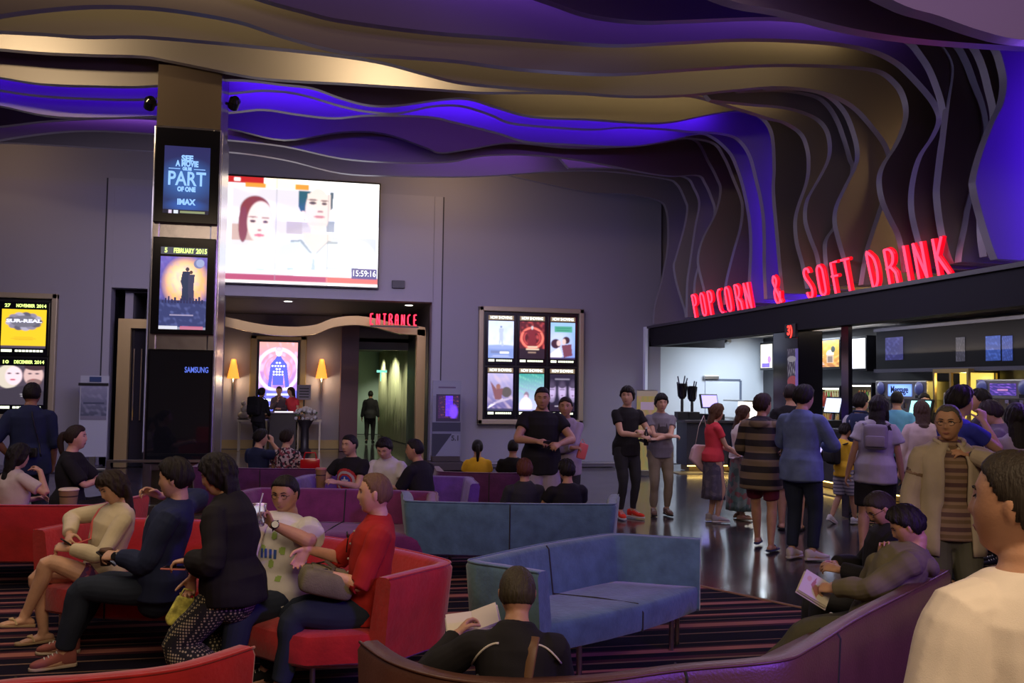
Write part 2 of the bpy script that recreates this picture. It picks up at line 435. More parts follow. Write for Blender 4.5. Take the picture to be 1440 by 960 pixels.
# ================================================================== WAVE RIBS  (far to near); inner edge read off the photo, carried on round to the fascia
m_rib = mat('taupe_wave_rib', (.20, .175, .165), .55, bump=.04, bscale=120)
m_edge = mat('lightened_rib_edge', (.27, .255, .29), .42, .3)  # edge faces coloured paler to imitate light catching the rib edges
ribs = [
 # far corner fins, down to the floor
 ('s', 889, [(840,276),(869,283),(885,310),(890,336),(892,370),(890,420),(889,466),(893,520),(905,580),(908,640)]),
 ('s', 894, [(850,276),(887,281),(901,313),(902,340),(898,380),(896,420),(899,470),(905,520),(913,570),(916,640)]),
 ('l', 903, [(-60,215),(0,226),(60,238),(130,246),(210,248),(320,243),(400,252),(534,264),(600,265),(660,269),(720,268),(770,261),(830,262),(880,268),(901,283),(917,301),(920,315),(908,345),(897,370),(894,397),(903,434),(908,452)]),
 ('s', 922, [(700,242),(760,256),(830,270),(880,272),(926,281),(938,294),(941,324),(939,356),(931,397),(922,430),(920,455)]),
 ('l', 954, [(-60,205),(0,200),(70,203),(150,208),(240,213),(320,213),(400,224),(480,243),(560,247),(640,248),(700,246),(770,241),(850,240),(932,250),(953,258),(965,281),(968,294),(963,322),(952,361),(949,375),(954,402),(964,434),(966,446)]),
 ('s', 968, [(800,236),(880,236),(940,243),(968,250),(977,263),(985,285),(979,320),(972,368),(968,398),(967,439),(967,446)]),
 ('l', 985, [(-60,210),(0,196),(70,186),(130,183),(210,187),(320,196),(400,205),(480,222),(560,228),(630,227),(667,220),(697,217),(747,217),(797,222),(847,230),(913,243),(947,247),(983,246),(993,257),(1002,277),(1007,299),(998,340),(982,380),(978,410),(984,444)]),
 ('l', 995, [(-60,182),(0,177),(60,170),(130,166),(210,166),(320,180),(400,196),(480,185),(540,187),(600,207),(620,214),(660,209),(720,200),(800,207),(870,206),(930,200),(977,195),(998,227),(1010,250),(1015,267),(1008,299),(991,333),(984,356),(984,375),(991,404),(996,430)]),
 ('s', 1022, [(880,200),(950,193),(1002,199),(1020,220),(1033,250),(1044,278),(1046,295),(1043,320),(1034,352),(1023,397),(1020,428)]),
 ('l', 1057, [(-60,138),(0,148),(60,161),(120,165),(210,163),(323,157),(370,153),(420,160),(470,165),(520,161),(600,163),(640,171),(700,186),(740,198),(800,202),(885,205),(940,197),(985,187),(1005,193),(1022,207),(1033,222),(1045,255),(1053,290),(1057,320),(1058,352),(1056,393),(1057,425)]),
 ('l', 1079, [(-60,115),(0,126),(60,134),(140,138),(210,138),(323,130),(370,126),(420,131),(480,148),(520,156),(560,158),(610,148),(650,148),(690,160),(720,172),(780,178),(835,181),(880,178),(940,181),(970,184),(1000,185),(1030,190),(1045,200),(1057,220),(1065,250),(1072,280),(1076,310),(1077,340),(1077,375),(1079,420)]),
 ('l', 1103, [(-60,98),(0,108),(60,117),(140,120),(210,120),(323,111),(400,118),(440,123),(480,137),(520,147),(560,147),(620,139),(660,138),(700,150),(750,163),(830,167),(930,172),(1000,160),(1040,155),(1070,162),(1087,185),(1091,230),(1090,270),(1095,330),(1100,385),(1103,412)]),
 ('l', 1137, [(-60,64),(0,68),(60,73),(130,76),(200,78),(240,85),(300,97),(360,108),(420,113),(480,116),(560,121),(620,125),(680,129),(760,129),(840,131),(920,131),(975,134),(1010,143),(1050,155),(1085,166),(1105,171),(1128,186),(1137,205),(1140,228),(1137,255),(1125,290),(1121,312),(1123,340),(1131,370),(1138,405)]),
 ('s', 1157, [(1000,140),(1060,146),(1105,150),(1140,160),(1160,174),(1169,195),(1168,222),(1153,253),(1138,280),(1135,307),(1142,333),(1152,360),(1158,400)]),
 ('s', 1168, [(1040,128),(1100,126),(1145,133),(1165,145),(1180,168),(1190,195),(1198,222),(1202,238),(1192,285),(1177,317),(1165,335),(1163,353),(1167,400)]),
 ('s', 1198, [(1080,124),(1130,124),(1165,132),(1190,155),(1204,188),(1209,215),(1205,235),(1190,265),(1179,290),(1177,312),(1182,335),(1190,363),(1199,396)]),
 ('l', 1213, [(-60,40),(0,43),(60,46),(120,50),(200,50),(300,58),(400,68),(480,77),(540,87),(600,103),(650,115),(720,122),(800,128),(880,134),(960,133),(1030,126),(1100,121),(1160,129),(1200,147),(1230,178),(1250,207),(1255,235),(1250,265),(1240,297),(1230,327),(1221,357),(1214,400)]),
 ('l', 1275, [(-60,32),(0,20),(60,12),(130,7),(210,9),(280,18),(340,30),(400,50),(480,71),(560,78),(640,84),(700,92),(760,98),(860,103),(960,97),(1060,91),(1130,90),(1200,93),(1240,99),(1262,115),(1273,132),(1278,155),(1274,178),(1262,205),(1246,230),(1240,252),(1244,280),(1256,308),(1266,328),(1272,352),(1276,382)]),
 ('l', 1310, [(-60,-70),(120,-55),(280,-30),(375,0),(430,15),(480,27),(600,43),(720,52),(800,58),(870,62),(960,58),(1040,54),(1110,55),(1180,60),(1230,70),(1262,85),(1282,102),(1310,133),(1322,152),(1325,168),(1315,192),(1297,220),(1287,258),(1286,296),(1296,340),(1308,376)]),
 ('l', 1335, [(-60,-120),(200,-95),(500,-60),(680,-28),(770,0),(830,20),(900,29),(960,28),(1090,24),(1180,33),(1240,44),(1280,56),(1299,77),(1312,98),(1324,129),(1330,152),(1333,175),(1328,203),(1322,252),(1321,276),(1326,317),(1333,350),(1337,370)]),
 ('s', 1340, [(1180,20),(1260,35),(1315,56),(1330,69),(1340,88),(1341,108),(1337,135),(1333,167),(1329,203),(1323,252),(1322,276),(1327,317),(1335,352),(1342,370)]),
 ('s', 1351, [(1240,20),(1300,34),(1345,58),(1362,83),(1374,115),(1385,146),(1390,178),(1386,215),(1376,250),(1366,287),(1360,322),(1354,350),(1352,368)]),
 ('s', 1385, [(1280,15),(1340,35),(1370,60),(1385,88),(1395,125),(1402,160),(1400,200),(1390,245),(1384,290),(1384,330),(1388,360)]),
 ('s', 1404, [(1320,10),(1370,30),(1401,62),(1412,90),(1416,117),(1411,146),(1398,173),(1384,209),(1374,244),(1373,264),(1384,308),(1396,346),(1403,364)]),
 ('c', 6.2,  [(-60,-420),(300,-360),(600,-260),(800,-130),(940,-40),(1025,0),(1100,15),(1200,40),(1300,55),(1440,65),(1560,68)]),
 ('c', 5.2,  [(-60,-700),(300,-620),(700,-420),(950,-250),(1120,-80),(1255,0),(1320,22),(1380,43),(1440,56),(1560,62)]),
]
RIBY = []
def build_rib(kind, pxb, poly, idx):
    if kind == 'c': Y = pxb
    else:
        Y = on_x(pxb, 430, W + .10).y
    pts = [on_y(px, py, Y) for px, py in poly]
    pts2 = [Vector((q[0], Y, q[1])) for q in spline([(p.x, p.z) for p in pts], 5)]
    t = .11
    XR = W + 1.55
    if kind == 'l':
        n_ = len(pts2); lowz = pts2[-1].z
        outer = [Vector((XR, Y, lowz)), Vector((XR, Y, 6.95)), Vector((-13, Y, 6.95)), Vector((-13, Y, pts2[0].z + .2))]
    elif kind == 's':
        lowz = pts2[-1].z
        outer = [Vector((XR, Y, lowz)), Vector((XR, Y, 6.95)), Vector((pts2[0].x - 1.5, Y, 6.95)), Vector((pts2[0].x - .9, Y, pts2[0].z + .9))]
    else:
        outer = [Vector((12, Y, pts2[-1].z + .1)), Vector((12, Y, 6.95)), Vector((-8, Y, 6.95)), Vector((-8, Y, pts2[0].z + .1))]
    if kind == 's' and idx < 2:
        lowz = .0; pts2.append(Vector((pts2[-1].x + .02, Y, 0)));
        outer = [Vector((pts2[-1].x + .35, Y, 0)), Vector((pts2[-1].x + .25, Y, 2.9)), Vector((XR, Y, 3.2)), Vector((XR, Y, 6.95)), Vector((pts2[0].x - 1.5, Y, 6.95)), Vector((pts2[0].x - .9, Y, pts2[0].z + .9))]
    poly3 = pts2 + outer
    bm = bmesh.new(); vs_ = [bm.verts.new(p) for p in poly3]; f = bm.faces.new(vs_)
    r_ = bmesh.ops.extrude_face_region(bm, geom=[f])
    for v in [g_ for g_ in r_['geom'] if isinstance(g_, bmesh.types.BMVert)]: v.co.y += t
    bmesh.ops.recalc_face_normals(bm, faces=bm.faces)
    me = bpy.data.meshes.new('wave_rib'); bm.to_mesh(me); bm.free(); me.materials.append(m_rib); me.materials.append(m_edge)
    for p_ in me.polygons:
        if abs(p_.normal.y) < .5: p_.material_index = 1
    o = bpy.data.objects.new('wave_rib', me); COL.objects.link(o)
    return o, Y
RIB_ROOT = thing('wave_rib_ceiling', 'layered taupe wavy ribs sweeping over the ceiling and down above the snack bar', 'ceiling sculpture', (0, 0, 0))
RIB_ROOT['kind'] = 'structure'
for i_, (k_, b_, p_) in enumerate(ribs):
    o_, y_ = build_rib(k_, b_, p_, i_); o_.parent = RIB_ROOT; RIBY.append(y_)
print('RIBY', [round(y, 2) for y in RIBY])
# ------------------------------------------------------------------ coloured strips hidden between the ribs, aimed at the rib behind
def gap_light(i_far, i_near, pxa, pxb, zpx, power, col, tilt=75, sy=.06):
    """strip behind rib i_near, lighting the face of rib i_far between columns pxa and pxb; zpx: photo row of its height"""
    Y = RIBY[i_near] + .15 + .05
    a = on_y(pxa, zpx, Y); b = on_y(pxb, zpx, Y); mid = (a + b) / 2
    return area('cove_strip_light', (mid.x, Y, mid.z), (R(tilt), 0, 0), abs(b.x - a.x), power, col, sy)
def gap_vert(i_far, i_near, z0, z1, power, col, dx=1.3, tilt=90):
    Y = RIBY[i_near] + .15 + .05
    o = area('cove_strip_light', (W + dx, Y, (z0 + z1) / 2), (R(tilt), 0, R(25)), .06, power, col, z1 - z0)
    return o
PURP = (.30, .10, .85); OLIVE = (1.0, .72, .30); AMBER = (1, .62, .25)
gap_light(10, 11, -300, 1010, 98, 130, BLUE)
gap_light(9, 10, -300, 960, 112, 120, BLUE)
gap_light(8, 9, 330, 430, 140, 18, BLUE)
gap_light(7, 9, 480, 900, 140, 14, PURP)
gap_light(4, 6, 560, 900, 178, 26, PURP)
gap_light(6, 7, -200, 320, 150, 12, PURP)
gap_light(2, 4, 600, 670, 232, 16, AMBER, 95)
gap_light(2, 4, -80, 0, 190, 8, AMBER, 95)
gap_light(11, 12, 700, 1040, 105, 6, OLIVE)
gap_light(12, 16, 500, 600, 62, 60, (1, .75, .42), 98)
gap_light(12, 16, -80, 40, 24, 50, (1, .75, .42), 98)
gap_light(12, 13, 1010, 1100, 105, 5, OLIVE)
gap_light(16, 17, -200, 1180, -10, 18, OLIVE)
gap_light(17, 18, -200, 1200, -40, 26, OLIVE)
gap_light(18, 19, 200, 1200, -60, 60, (.22, .08, .8))
gap_light(19, 20, 600, 1250, -60, 60, (.22, .08, .9))
gap_vert(10, 11, 3.0, 5.6, 80, BLUE)
gap_vert(9, 10, 3.0, 5.6, 36, BLUE, .9)
gap_vert(6, 7, 3.0, 5.2, 8, (.16, .05, 1.0))
gap_vert(5, 6, 3.0, 5.2, 5, BLUE)
gap_vert(3, 4, 3.0, 5.2, 2, BLUE)
gap_vert(12, 13, 3.0, 5.2, 7, AMBER)
gap_vert(13, 14, 3.0, 5.2, 7, AMBER, 1.1)
gap_vert(15, 16, 3.0, 5.2, 6, AMBER, 1.1)
gap_vert(16, 17, 3.0, 5.2, 5, AMBER, 1.1)
gap_vert(21, 22, 3.0, 5.0, 3, PURP)
# blue wash over the nearest fin, and the purple wash over the two ribs nearest the photographer
area('blue_wash_light', (8.3, RIBY[23] - .55, 4.0), (R(90), 0, R(18)), .1, 110, BLUE, 2.6)
area('violet_wash_light', (3.0, 3.4, 4.2), (R(130), 0, 0), 6, 60, (.50, .28, .85), .4)
# cool grazing light that catches the fin edges, from the hall side
spotl('fin_edge_spot', (-1.5, 13.0, 5.0), (7.2, 13.6, 4.2), 700, (.50, .60, 1.0), 50, .8)
spotl('fin_edge_spot', (1.0, 9.5, 4.6), (7.2, 9.6, 4.0), 170, (.55, .55, 1.0), 70, .8)
# ================================================================== BACK WALL: screens, posters, entrance
M_SCR = attr_emi('lit_screen', 1.0)
UX, UZ = Vector((1, 0, 0)), Vector((0, 0, 1))
# ---- video wall
def video_art():
    a = Art(3.3, 2.1, 260); a.fill((1.1, 1.1, 1.2))
    a.ell(.8, .3, .5, .3, (1.6, 1.6, 1.7), 1)
    a.rect(.055, .50, .34, .90, (.55, .45, .48), .55); a.rect(.055, .30, .40, .55, (.50, .22, .12), .6); a.cloud((1.3, 1.25, 1.3), 2, .8, 3)
    a.rect(.36, .60, .60, .70, (1.5, 1.5, 1.5), .9); a.rect(.40, .56, .48, .60, (.50, .42, .48), .8)
    a.rect(.67, .99, .28, .47, (.45, .52, .68), .85); a.ell(.86, .30, .10, .12, (1.3, 1.3, 1.4), .9, soft=.5)
    a.rect(.655, .71, .51, .62, (.25, .30, .42), .9)
    # woman
    a.ell(.20, .68, .098, .145, (.26, .05, .05)); a.ell(.125, .55, .03, .17, (.24, .05, .08))
    a.ell(.235, .575, .085, .20, (1.0, .79, .75)); a.poly([(.17, .40), (.30, .40), (.33, .25), (.12, .25)], (1.0, .80, .76))
    a.ell(.22, .16, .21, .20, (.92, .92, .98))
    a.ell(.185, .583, .018, .014, (.10, .05, .07)); a.ell(.265, .580, .016, .013, (.10, .05, .07))
    a.ell(.185, .622, .03, .007, (.35, .2, .2)); a.ell(.265, .618, .026, .006, (.35, .2, .2))
    a.ell(.228, .50, .014, .008, (.5, .2, .22)); a.ell(.228, .452, .032, .013, (.75, .18, .28))
    # man
    a.poly([(.475, .90), (.56, .90), (.54, .74), (.515, .60), (.50, .66), (.475, .74)], (.03, .12, .17)); a.poly([(.675, .90), (.70, .90), (.695, .74), (.68, .72)], (.10, .14, .18)); a.ell(.60, .72, .082, .21, (.98, .78, .72)); a.rect(.53, .68, .72, .875, (.98, .79, .73))
    a.ell(.505, .66, .018, .045, (1.1, .8, .75)); a.poly([(.51, .50), (.68, .50), (.74, .26), (.48, .26)], (.92, .75, .70))
    a.poly([(.33, .14), (.36, .36), (.50, .44), (.58, .30), (.70, .44), (.82, .38), (.88, .14)], (.74, .82, .88))
    a.poly([(.42, .42), (.50, .43), (.57, .30), (.55, .31), (.49, .41), (.43, .40)], (.35, .42, .5)); a.poly([(.67, .43), (.74, .42), (.73, .40), (.66, .40), (.59, .29), (.60, .32)], (.35, .42, .5))
    a.ell(.565, .785, .024, .014, (.12, .08, .1)); a.ell(.64, .782, .018, .012, (.12, .08, .1)); a.ell(.565, .815, .032, .008, (.3, .2, .2)); a.ell(.64, .81, .026, .008, (.3, .2, .2))
    a.ell(.615, .705, .020, .010, (.5, .25, .25)); a.ell(.61, .655, .036, .012, (.65, .25, .28)); a.ell(.60, .585, .06, .015, (.9, .7, .66), .6)
    a.ell(.24, .13, .03, .012, (.35, .7, .65), .6); a.rect(.41, .45, .07, .13, (.4, .75, .7), .5); a.rect(.41, .45, .135, .15, (.2, .4, .4), .6); a.rect(.66, .74, .165, .172, (.3, .4, .4), .7)
    a.poly([(.565, .14), (.59, .14), (.582, .25), (.575, .25)], (.3, .45, .5), .6)
    # bars
    a.rect(0, 1, .945, 1, (1.5, 1.4, 1.3)); a.rect(.02, .25, .94, 1, (.55, .02, .02)); a.rect(.13, .26, .905, .945, (.95, .35, .05)); a.rect(.26, .45, .90, 1, (1.6, 1.2, .8)); a.rect(.45, .54, .90, .96, (.95, .35, .05))
    a.rect(.06, .10, .955, .985, (1.4, 1.3, 1.3))
    a.rect(0, .66, .025, .085, (.42, .01, .07)); a.rect(.66, 1, .025, .085, (.80, .10, .05)); a.rect(0, 1, 0, .025, (1.5, 1.4, 1.3))
    a.rect(.825, .995, .075, .175, (.01, .01, .16))
    for k in (1, 2):
        a.rect(k / 3 - .0015, k / 3 + .0015, 0, 1, (.3, .3, .35), .8); a.rect(0, 1, k / 3 - .002, k / 3 + .002, (.3, .3, .35), .8)
    return a
yv = D - .16
c00, c10, c11, c01 = on_y(311, 397, yv), on_y(530, 403, yv), on_y(534, 262, yv), on_y(316, 244, yv)
VX0, VX1 = (c00.x + c01.x) / 2, (c10.x + c11.x) / 2; VZ0, VZ1 = (c00.z + c10.z) / 2, (c01.z + c11.z) / 2
vw = thing('video_wall', 'large bright video wall of nine panels showing a woman and a man, above the entrance', 'screen', ((VX0 + VX1) / 2, yv, VZ0))
o = MB().bx(VX0 - .03, VX1 + .03, yv + .01, D - .001, VZ0 - .03, VZ1 + .03, .01).build('housing', M_BLACK); o.parent = vw; o.matrix_parent_inverse = Matrix.Translation(-vw.location)
def childw(o, par):
    """keep world placement of a mesh built in room coordinates"""
    o.parent = par
    o.matrix_parent_inverse = (Matrix.Translation(par.location) @ par.rotation_euler.to_matrix().to_4x4()).inverted()
    return o
m_vid = attr_emi('video_screen', 1.05)
childw(video_art().blur(2).build('display', m_vid, None, (VX0, yv, VZ0), (VX1 - VX0, 0, 0), (0, 0, VZ1 - VZ0)), vw)
childw(text('15:59:16', .17, emi('clock_white', (1, 1, 1), 1.5), None, (VX0 + (VX1 - VX0) * .91, yv - .012, VZ0 + (VZ1 - VZ0) * .125), UX, UZ, 'clock_digits', width=(VX1 - VX0) * .148, bold=.001), vw)

# ---- generic poster pictures
def P_white_walker():
    a = Art(.6, .95, 80); a.grad((.75, .85, 1.2), (.95, 1.0, 1.3)); a.cloud((.55, .65, .95), 2, .5, 2); a.rect(0, 1, 0, .30, (.25, .35, .75)); a.ell(.5, .30, .7, .06, (.35, .45, .85), 1, soft=.5)
    a.ell(.5, .84, .035, .03, (.15, .2, .4)); a.poly([(.42, .80), (.60, .80), (.57, .55), (.60, .32), (.53, .32), (.50, .5), (.46, .38), (.42, .38), (.44, .58)], (.55, .62, .85)); a.rect(.1, .85, .12, .20, (.2, .25, .5)); a.rect(.45, .82, .13, .17, (1.2, 1.2, 1.3)); a.textlines(.1, .9, .02, .08, 2, (.8, .8, 1), 4, .5); return a
def P_red_ring():
    a = Art(.6, .95, 80); a.fill((.10, .01, .015)); a.cloud((.6, .08, .08), 3, .9, 5); a.ring(.5, .56, .27, .035, (1.3, .25, .18)); a.ring(.5, .56, .20, .02, (.7, .08, .08))
    a.poly([(.12, .72), (.42, .80), (.5, .88), (.58, .80), (.88, .72), (.62, .68), (.68, .35), (.32, .35), (.38, .68)], (.22, .02, .03)); a.ell(.5, .84, .05, .05, (.7, .6, .65)); a.rect(0, 1, 0, .27, (.02, .01, .02)); a.textlines(.18, .86, .22, .36, 2, (1.0, .75, .55), 2, .9); a.textlines(.3, .7, .14, .2, 1, (.6, .4, .3), 2, .6); return a
def P_couple():
    a = Art(.6, .95, 80); a.grad((.35, .6, .9), (.25, .35, .95)); a.ell(.3, .4, .5, .4, (.75, .8, 1.2), .7, soft=.8); a.rect(.15, .88, .74, .90, (.08, .42, .28)); a.textlines(.18, .85, .76, .88, 2, (.02, .2, .18), 3, .7)
    a.ell(.22, .42, .20, .13, (.05, .02, .04)); a.ell(.34, .44, .09, .08, (.85, .6, .6)); a.ell(.64, .52, .15, .10, (.05, .02, .04)); a.ell(.55, .48, .08, .08, (.85, .62, .6)); a.poly([(.0, .15), (.35, .33), (.5, .1), (.4, 0), (0, 0)], (1.0, .9, 1.1)); a.poly([(.45, .38), (.85, .42), (.9, .1), (.55, .05)], (.20, .06, .10)); a.rect(0, 1, 0, .05, (.05, .04, .12)); return a
def P_action():
    a = Art(.6, .95, 80); a.grad((.55, .5, .85), (.10, .08, .3)); a.cloud((.8, .6, .75), 3, .6, 8); a.ell(.75, .50, .2, .14, (.12, .10, .10)); a.ell(.42, .64, .09, .08, (.35, .15, .12)); a.poly([(.1, .8), (.35, .58), (.6, .6), (.55, .3), (.3, .3)], (.25, .10, .12)); a.poly([(0, .05), (.55, .28), (.62, .34), (.1, .16)], (1.2, 1.1, 1.3)); a.poly([(0, .12), (.5, .3), (.98, .36), (.98, .33)], (.6, .5, .7)); a.rect(0, 1, 0, .06, (.05, .05, .12)); return a
def P_green():
    a = Art(.6, .95, 80); a.grad((.05, .40, .35), (.7, .65, 1.1)); a.cloud((.3, .8, .6), 5, .6, 9, .1); a.ell(.30, .42, .10, .10, (.3, .2, .3)); a.ell(.28, .36, .08, .08, (.9, .65, .8)); a.ell(.28, .15, .25, .22, (1.1, .9, 1.2)); a.rect(0, 1, 0, .04, (.3, .3, .6)); return a
def P_faces():
    a = Art(.6, .95, 80); a.fill((.02, .015, .04))
    for cx in (.08, .5, .93):
        a.ell(cx, .55, .15, .26, (.65, .5, .85), .9, soft=.5); a.ell(cx, .74, .17, .12, (.03, .02, .05), .9); a.rect(cx - .1, cx + .1, .58, .60, (.05, .03, .08), .8); a.ell(cx, .42, .06, .015, (.2, .1, .25)); a.ell(cx, .31, .12, .07, (.25, .2, .35), .6)
    a.textlines(.1, .9, .84, .90, 1, (.5, .45, .6), 1, .5); a.rect(0, 1, 0, .17, (.02, .01, .03)); a.textlines(.1, .9, .12, .16, 1, (.8, .7, .9), 1, .6); return a
def P_violet():
    a = Art(.6, .95, 80); a.grad((.25, .2, .7), (.6, .6, 1.2)); a.cloud((.9, .9, 1.4), 2, .8, 12); a.ell(.4, .8, .25, .12, (.08, .06, .2)); a.ell(.5, .6, .4, .1, (.12, .1, .3), .8); a.rect(0, 1, 0, .05, (.5, .5, .4)); return a
def P_yellow():
    a = Art(.6, .95, 110); a.fill((1.0, .62, .02))
    rs = np.random.RandomState(4)
    for k in range(13):
        q = 6.28 * k / 13; a.ell(.5 + .29 * math.cos(q), .69 + .16 * math.sin(q), .13, .07, [(.12, .11, .16), (.45, .42, .55), (.28, .25, .35)][k % 3], 1, q, .15)
    a.ell(.5, .69, .30, .15, (.18, .17, .22)); a.textlines(.2, .8, .2, .3, 3, (.5, .3, .02), 5, .5); a.rect(0, 1, 0, .06, (.08, .06, .1)); return a
def P_pink():
    a = Art(.6, .95, 80); a.grad((.35, .45, .9), (1.0, .55, .85)); a.ell(.35, .62, .22, .1, (.10, .05, .08)); a.ell(.4, .52, .18, .14, (.95, .5, .6)); a.ell(.3, .2, .4, .3, (1.1, .7, .95)); a.ell(.2, .9, .06, .06, (.15, .12, .35)); a.rect(0, 1, 0, .04, (.5, .4, .5)); return a
def P_twofaces():
    a = Art(.6, .95, 100); a.fill((.08, .06, .09)); a.ell(.20, .72, .28, .30, (.75, .66, .55)); a.ell(.32, .74, .19, .24, (1.0, .75, .82)); a.ell(.76, .76, .22, .27, (.75, .5, .48)); a.ell(.80, .98, .25, .10, (.06, .03, .04)); a.ell(.78, .58, .17, .09, (.14, .07, .07), .8)
    for cx in (.22, .40, .68, .84): a.ell(cx, .80, .045, .018, (.08, .05, .08))
    a.ell(.30, .64, .06, .022, (.6, .12, .2)); a.ell(.75, .65, .05, .016, (.35, .12, .12)); a.poly([(0, .38), (.6, .5), (1, .35), (1, 0), (0, 0)], (.05, .04, .06)); a.textlines(.45, .85, .2, .3, 2, (.7, .65, .7), 3, .7); return a
def P_space():
    a = Art(.62, 1.0, 150); a.grad((.16, .12, .5), (.05, .06, .2)); a.ell(.55, .64, .46, .33, (1.1, .55, .22), 1, soft=.35); a.ell(.5, .70, .3, .2, (1.3, .9, .6), .8, soft=.7); a.cloud((.3, .18, .6), 3, .45, 6)
    a.rect(0, 1, 0, .40, (.04, .05, .16)); a.cloud((.25, .3, .75), 6, .25, 3, .1); a.ell(.82, .91, .11, .065, (.20, .22, .42)); a.ell(.85, .92, .09, .055, (.35, .4, .65)); a.ell(.58, .83, .04, .028, (.07, .05, .08)); a.ell(.66, .79, .035, .026, (.10, .05, .05))
    a.poly([(.48, .80), (.64, .80), (.62, .60), (.62, .40), (.46, .40), (.48, .58), (.44, .66)], (.03, .04, .09)); a.poly([(.60, .76), (.74, .76), (.72, .60), (.74, .40), (.61, .40)], (.05, .05, .11))
    for k in range(14): a.rect(.05 + .065 * k, .09 + .065 * k, .36, .40 + .05 * ((k * 7) % 5) / 4, (.03, .03, .10))
    a.textlines(.15, .8, .18, .22, 1, (.6, .5, .7), 2, .5); a.rect(0, 1, 0, .035, (.3, .3, .4)); a.rect(.0, .4, .0, .05, (.8, .8, .9), .8); a.rect(.45, .95, .0, .045, (.6, .15, .25), .8); return a
def P_silhouette():
    a = Art(1.0, 1.75, 180); a.grad((.85, .35, .32), (.12, .12, .85)); a.cloud((.9, .7, 1.2), 3, .5, 14); a.ring(.5, .60, .30, .03, (1.2, .9, 1.3)); a.ring(.5, .60, .20, .015, (.8, .3, .4)); a.ell(.5, .60, .34, .2, (.8, .4, .6), .4, soft=.4)
    a.poly([(.24, .36), (.30, .68), (.42, .76), (.46, .80), (.56, .80), (.60, .76), (.72, .68), (.80, .36), (.70, .34), (.64, .56), (.64, .38), (.36, .38), (.37, .56), (.32, .35)], (.10, .12, .75))
    a.ell(.51, .86, .085, .065, (1.2, 1.1, 1.3)); a.ell(.51, .90, .09, .04, (.5, .3, .4), .7); a.rect(0, 1, 0, .30, (.12, .15, .9), .85); a.textlines(.15, .85, .22, .27, 1, (1.3, 1.3, 1.4), 3); a.textlines(.1, .9, .13, .20, 1, (1.3, 1.3, 1.4), 4); a.textlines(.1, .5, .05, .09, 1, (1.3, 1.3, 1.4), 5)
    for k, (n_, y_) in enumerate(((2, .70), (5, .655), (2, .61), (4, .57), (4, .53))):
        for j in range(n_): a.ell(.5 + (j - (n_ - 1) / 2) * .075, y_, .028, .014, (1.2, 1.2, 1.3), .9)
    return a

m_hdr = emi('poster_header_strip', (.30, .21, .13), .8); m_hdr_txt = emi('header_lettering', (.9, .95, .85), 1.6); m_hdr_date = emi('date_lettering', (.75, 1.0, .25), 1.4); m_foot = emi('footer_lettering', (.95, 1, .75), 1.3); m_darkscr = mat('screen_bezel', (.006, .006, .009), .18)
def poster_screen(name, label, artf, x0, x1, z0, z1, Y, header=None, footer='02-268-8888', group=None, dated=None, title=None):
    """one backlit portrait screen: bezel, picture, header strip and footer line"""
    cx = (x0 + x1) / 2; wd = x1 - x0; h = z1 - z0
    t = thing(name, label, 'poster', (cx, Y, z0), 0, group)
    childw(MB().bx(x0 - .05, x1 + .05, Y + .004, Y + .042, z0 - .05, z1 + .14, .008).build('bezel', m_darkscr), t)
    childw(artf().blur(2).build('picture', M_SCR, None, (x0, Y, z0 + .09), (wd, 0, 0), (0, 0, h - .09)), t)
    if header:
        childw(MB().bx(x0, x1, Y - .001, Y + .006, z1 + .02, z1 + .115).build('header_strip', m_hdr), t)
        childw(text(header, .085, m_hdr_txt, None, (cx, Y - .006, z1 + .067), UX, UZ, 'header_lettering', width=wd * .86, bold=.003), t)
    if dated:
        for k, (s_, fx, fw) in enumerate(zip(dated, (.12, .52, .88), (.13 if len(dated[0]) > 1 else .06, .42, .22))):
            childw(text(s_, .085, m_hdr_date if k < 3 else m_hdr_txt, None, (x0 + wd * fx, Y - .004, z1 + .067), UX, UZ, 'header_lettering', width=wd * fw, bold=.003), t)
    if title:
        childw(text(title[0], .085, emi('title_lettering', (.8, .8, 1.0), 1.2), None, (cx, Y - .004, z0 + .09 + (h - .09) * title[1]), UX, UZ, 'title_lettering', width=wd * title[2], bold=.004), t)
    if footer:
        f = MB()
        f.bx(x0 + .01, x0 + wd * .25, Y - .002, Y + .004, z0 + .015, z0 + .065)
        for k in range(8): f.bx(x0 + wd * (.32 + .08 * k), x0 + wd * (.385 + .08 * k), Y - .002, Y + .004, z0 + .02, z0 + .06)
        childw(f.build('footer_strip', m_foot), t)
    return t
# now-showing cabinet, three by two
YP = D - .10
fr = [on_y(668, 597, YP), on_y(816, 596, YP), on_y(824, 434, YP), on_y(677, 431, YP)]
FX0, FX1 = (fr[0].x + fr[3].x) / 2, (fr[1].x + fr[2].x) / 2; FZ0, FZ1 = (fr[0].z + fr[1].z) / 2, (fr[2].z + fr[3].z) / 2
def poster_cabinet(name, label, x0, x1, z0, z1, Y):
    t = thing(name, label, 'display cabinet', ((x0 + x1) / 2, D, z0))
    childw(MB().bx(x0 + .04, x1 - .04, Y + .045, D - .021, z0 + .04, z1 - .04).build('back_panel', M_BLACK), t)
    f = MB()
    for (a_, b_, c_, d_) in ((x0, x1, z0, z0 + .10), (x0, x1, z1 - .10, z1), (x0, x0 + .10, z0, z1), (x1 - .10, x1, z0, z1)): f.bx(a_, b_, Y - .05, D - .021, c_, d_, .015)
    childw(f.build('frame', mat('pale_bronze_frame', (.36, .30, .20), .45, .35)), t); return t
poster_cabinet('poster_cabinet', 'bronze-framed cabinet of six backlit posters on the grey wall right of the entrance', FX0, FX1, FZ0, FZ1, YP)
cw = (FX1 - FX0 - .26) / 3; ch = (FZ1 - FZ0 - .26) / 2
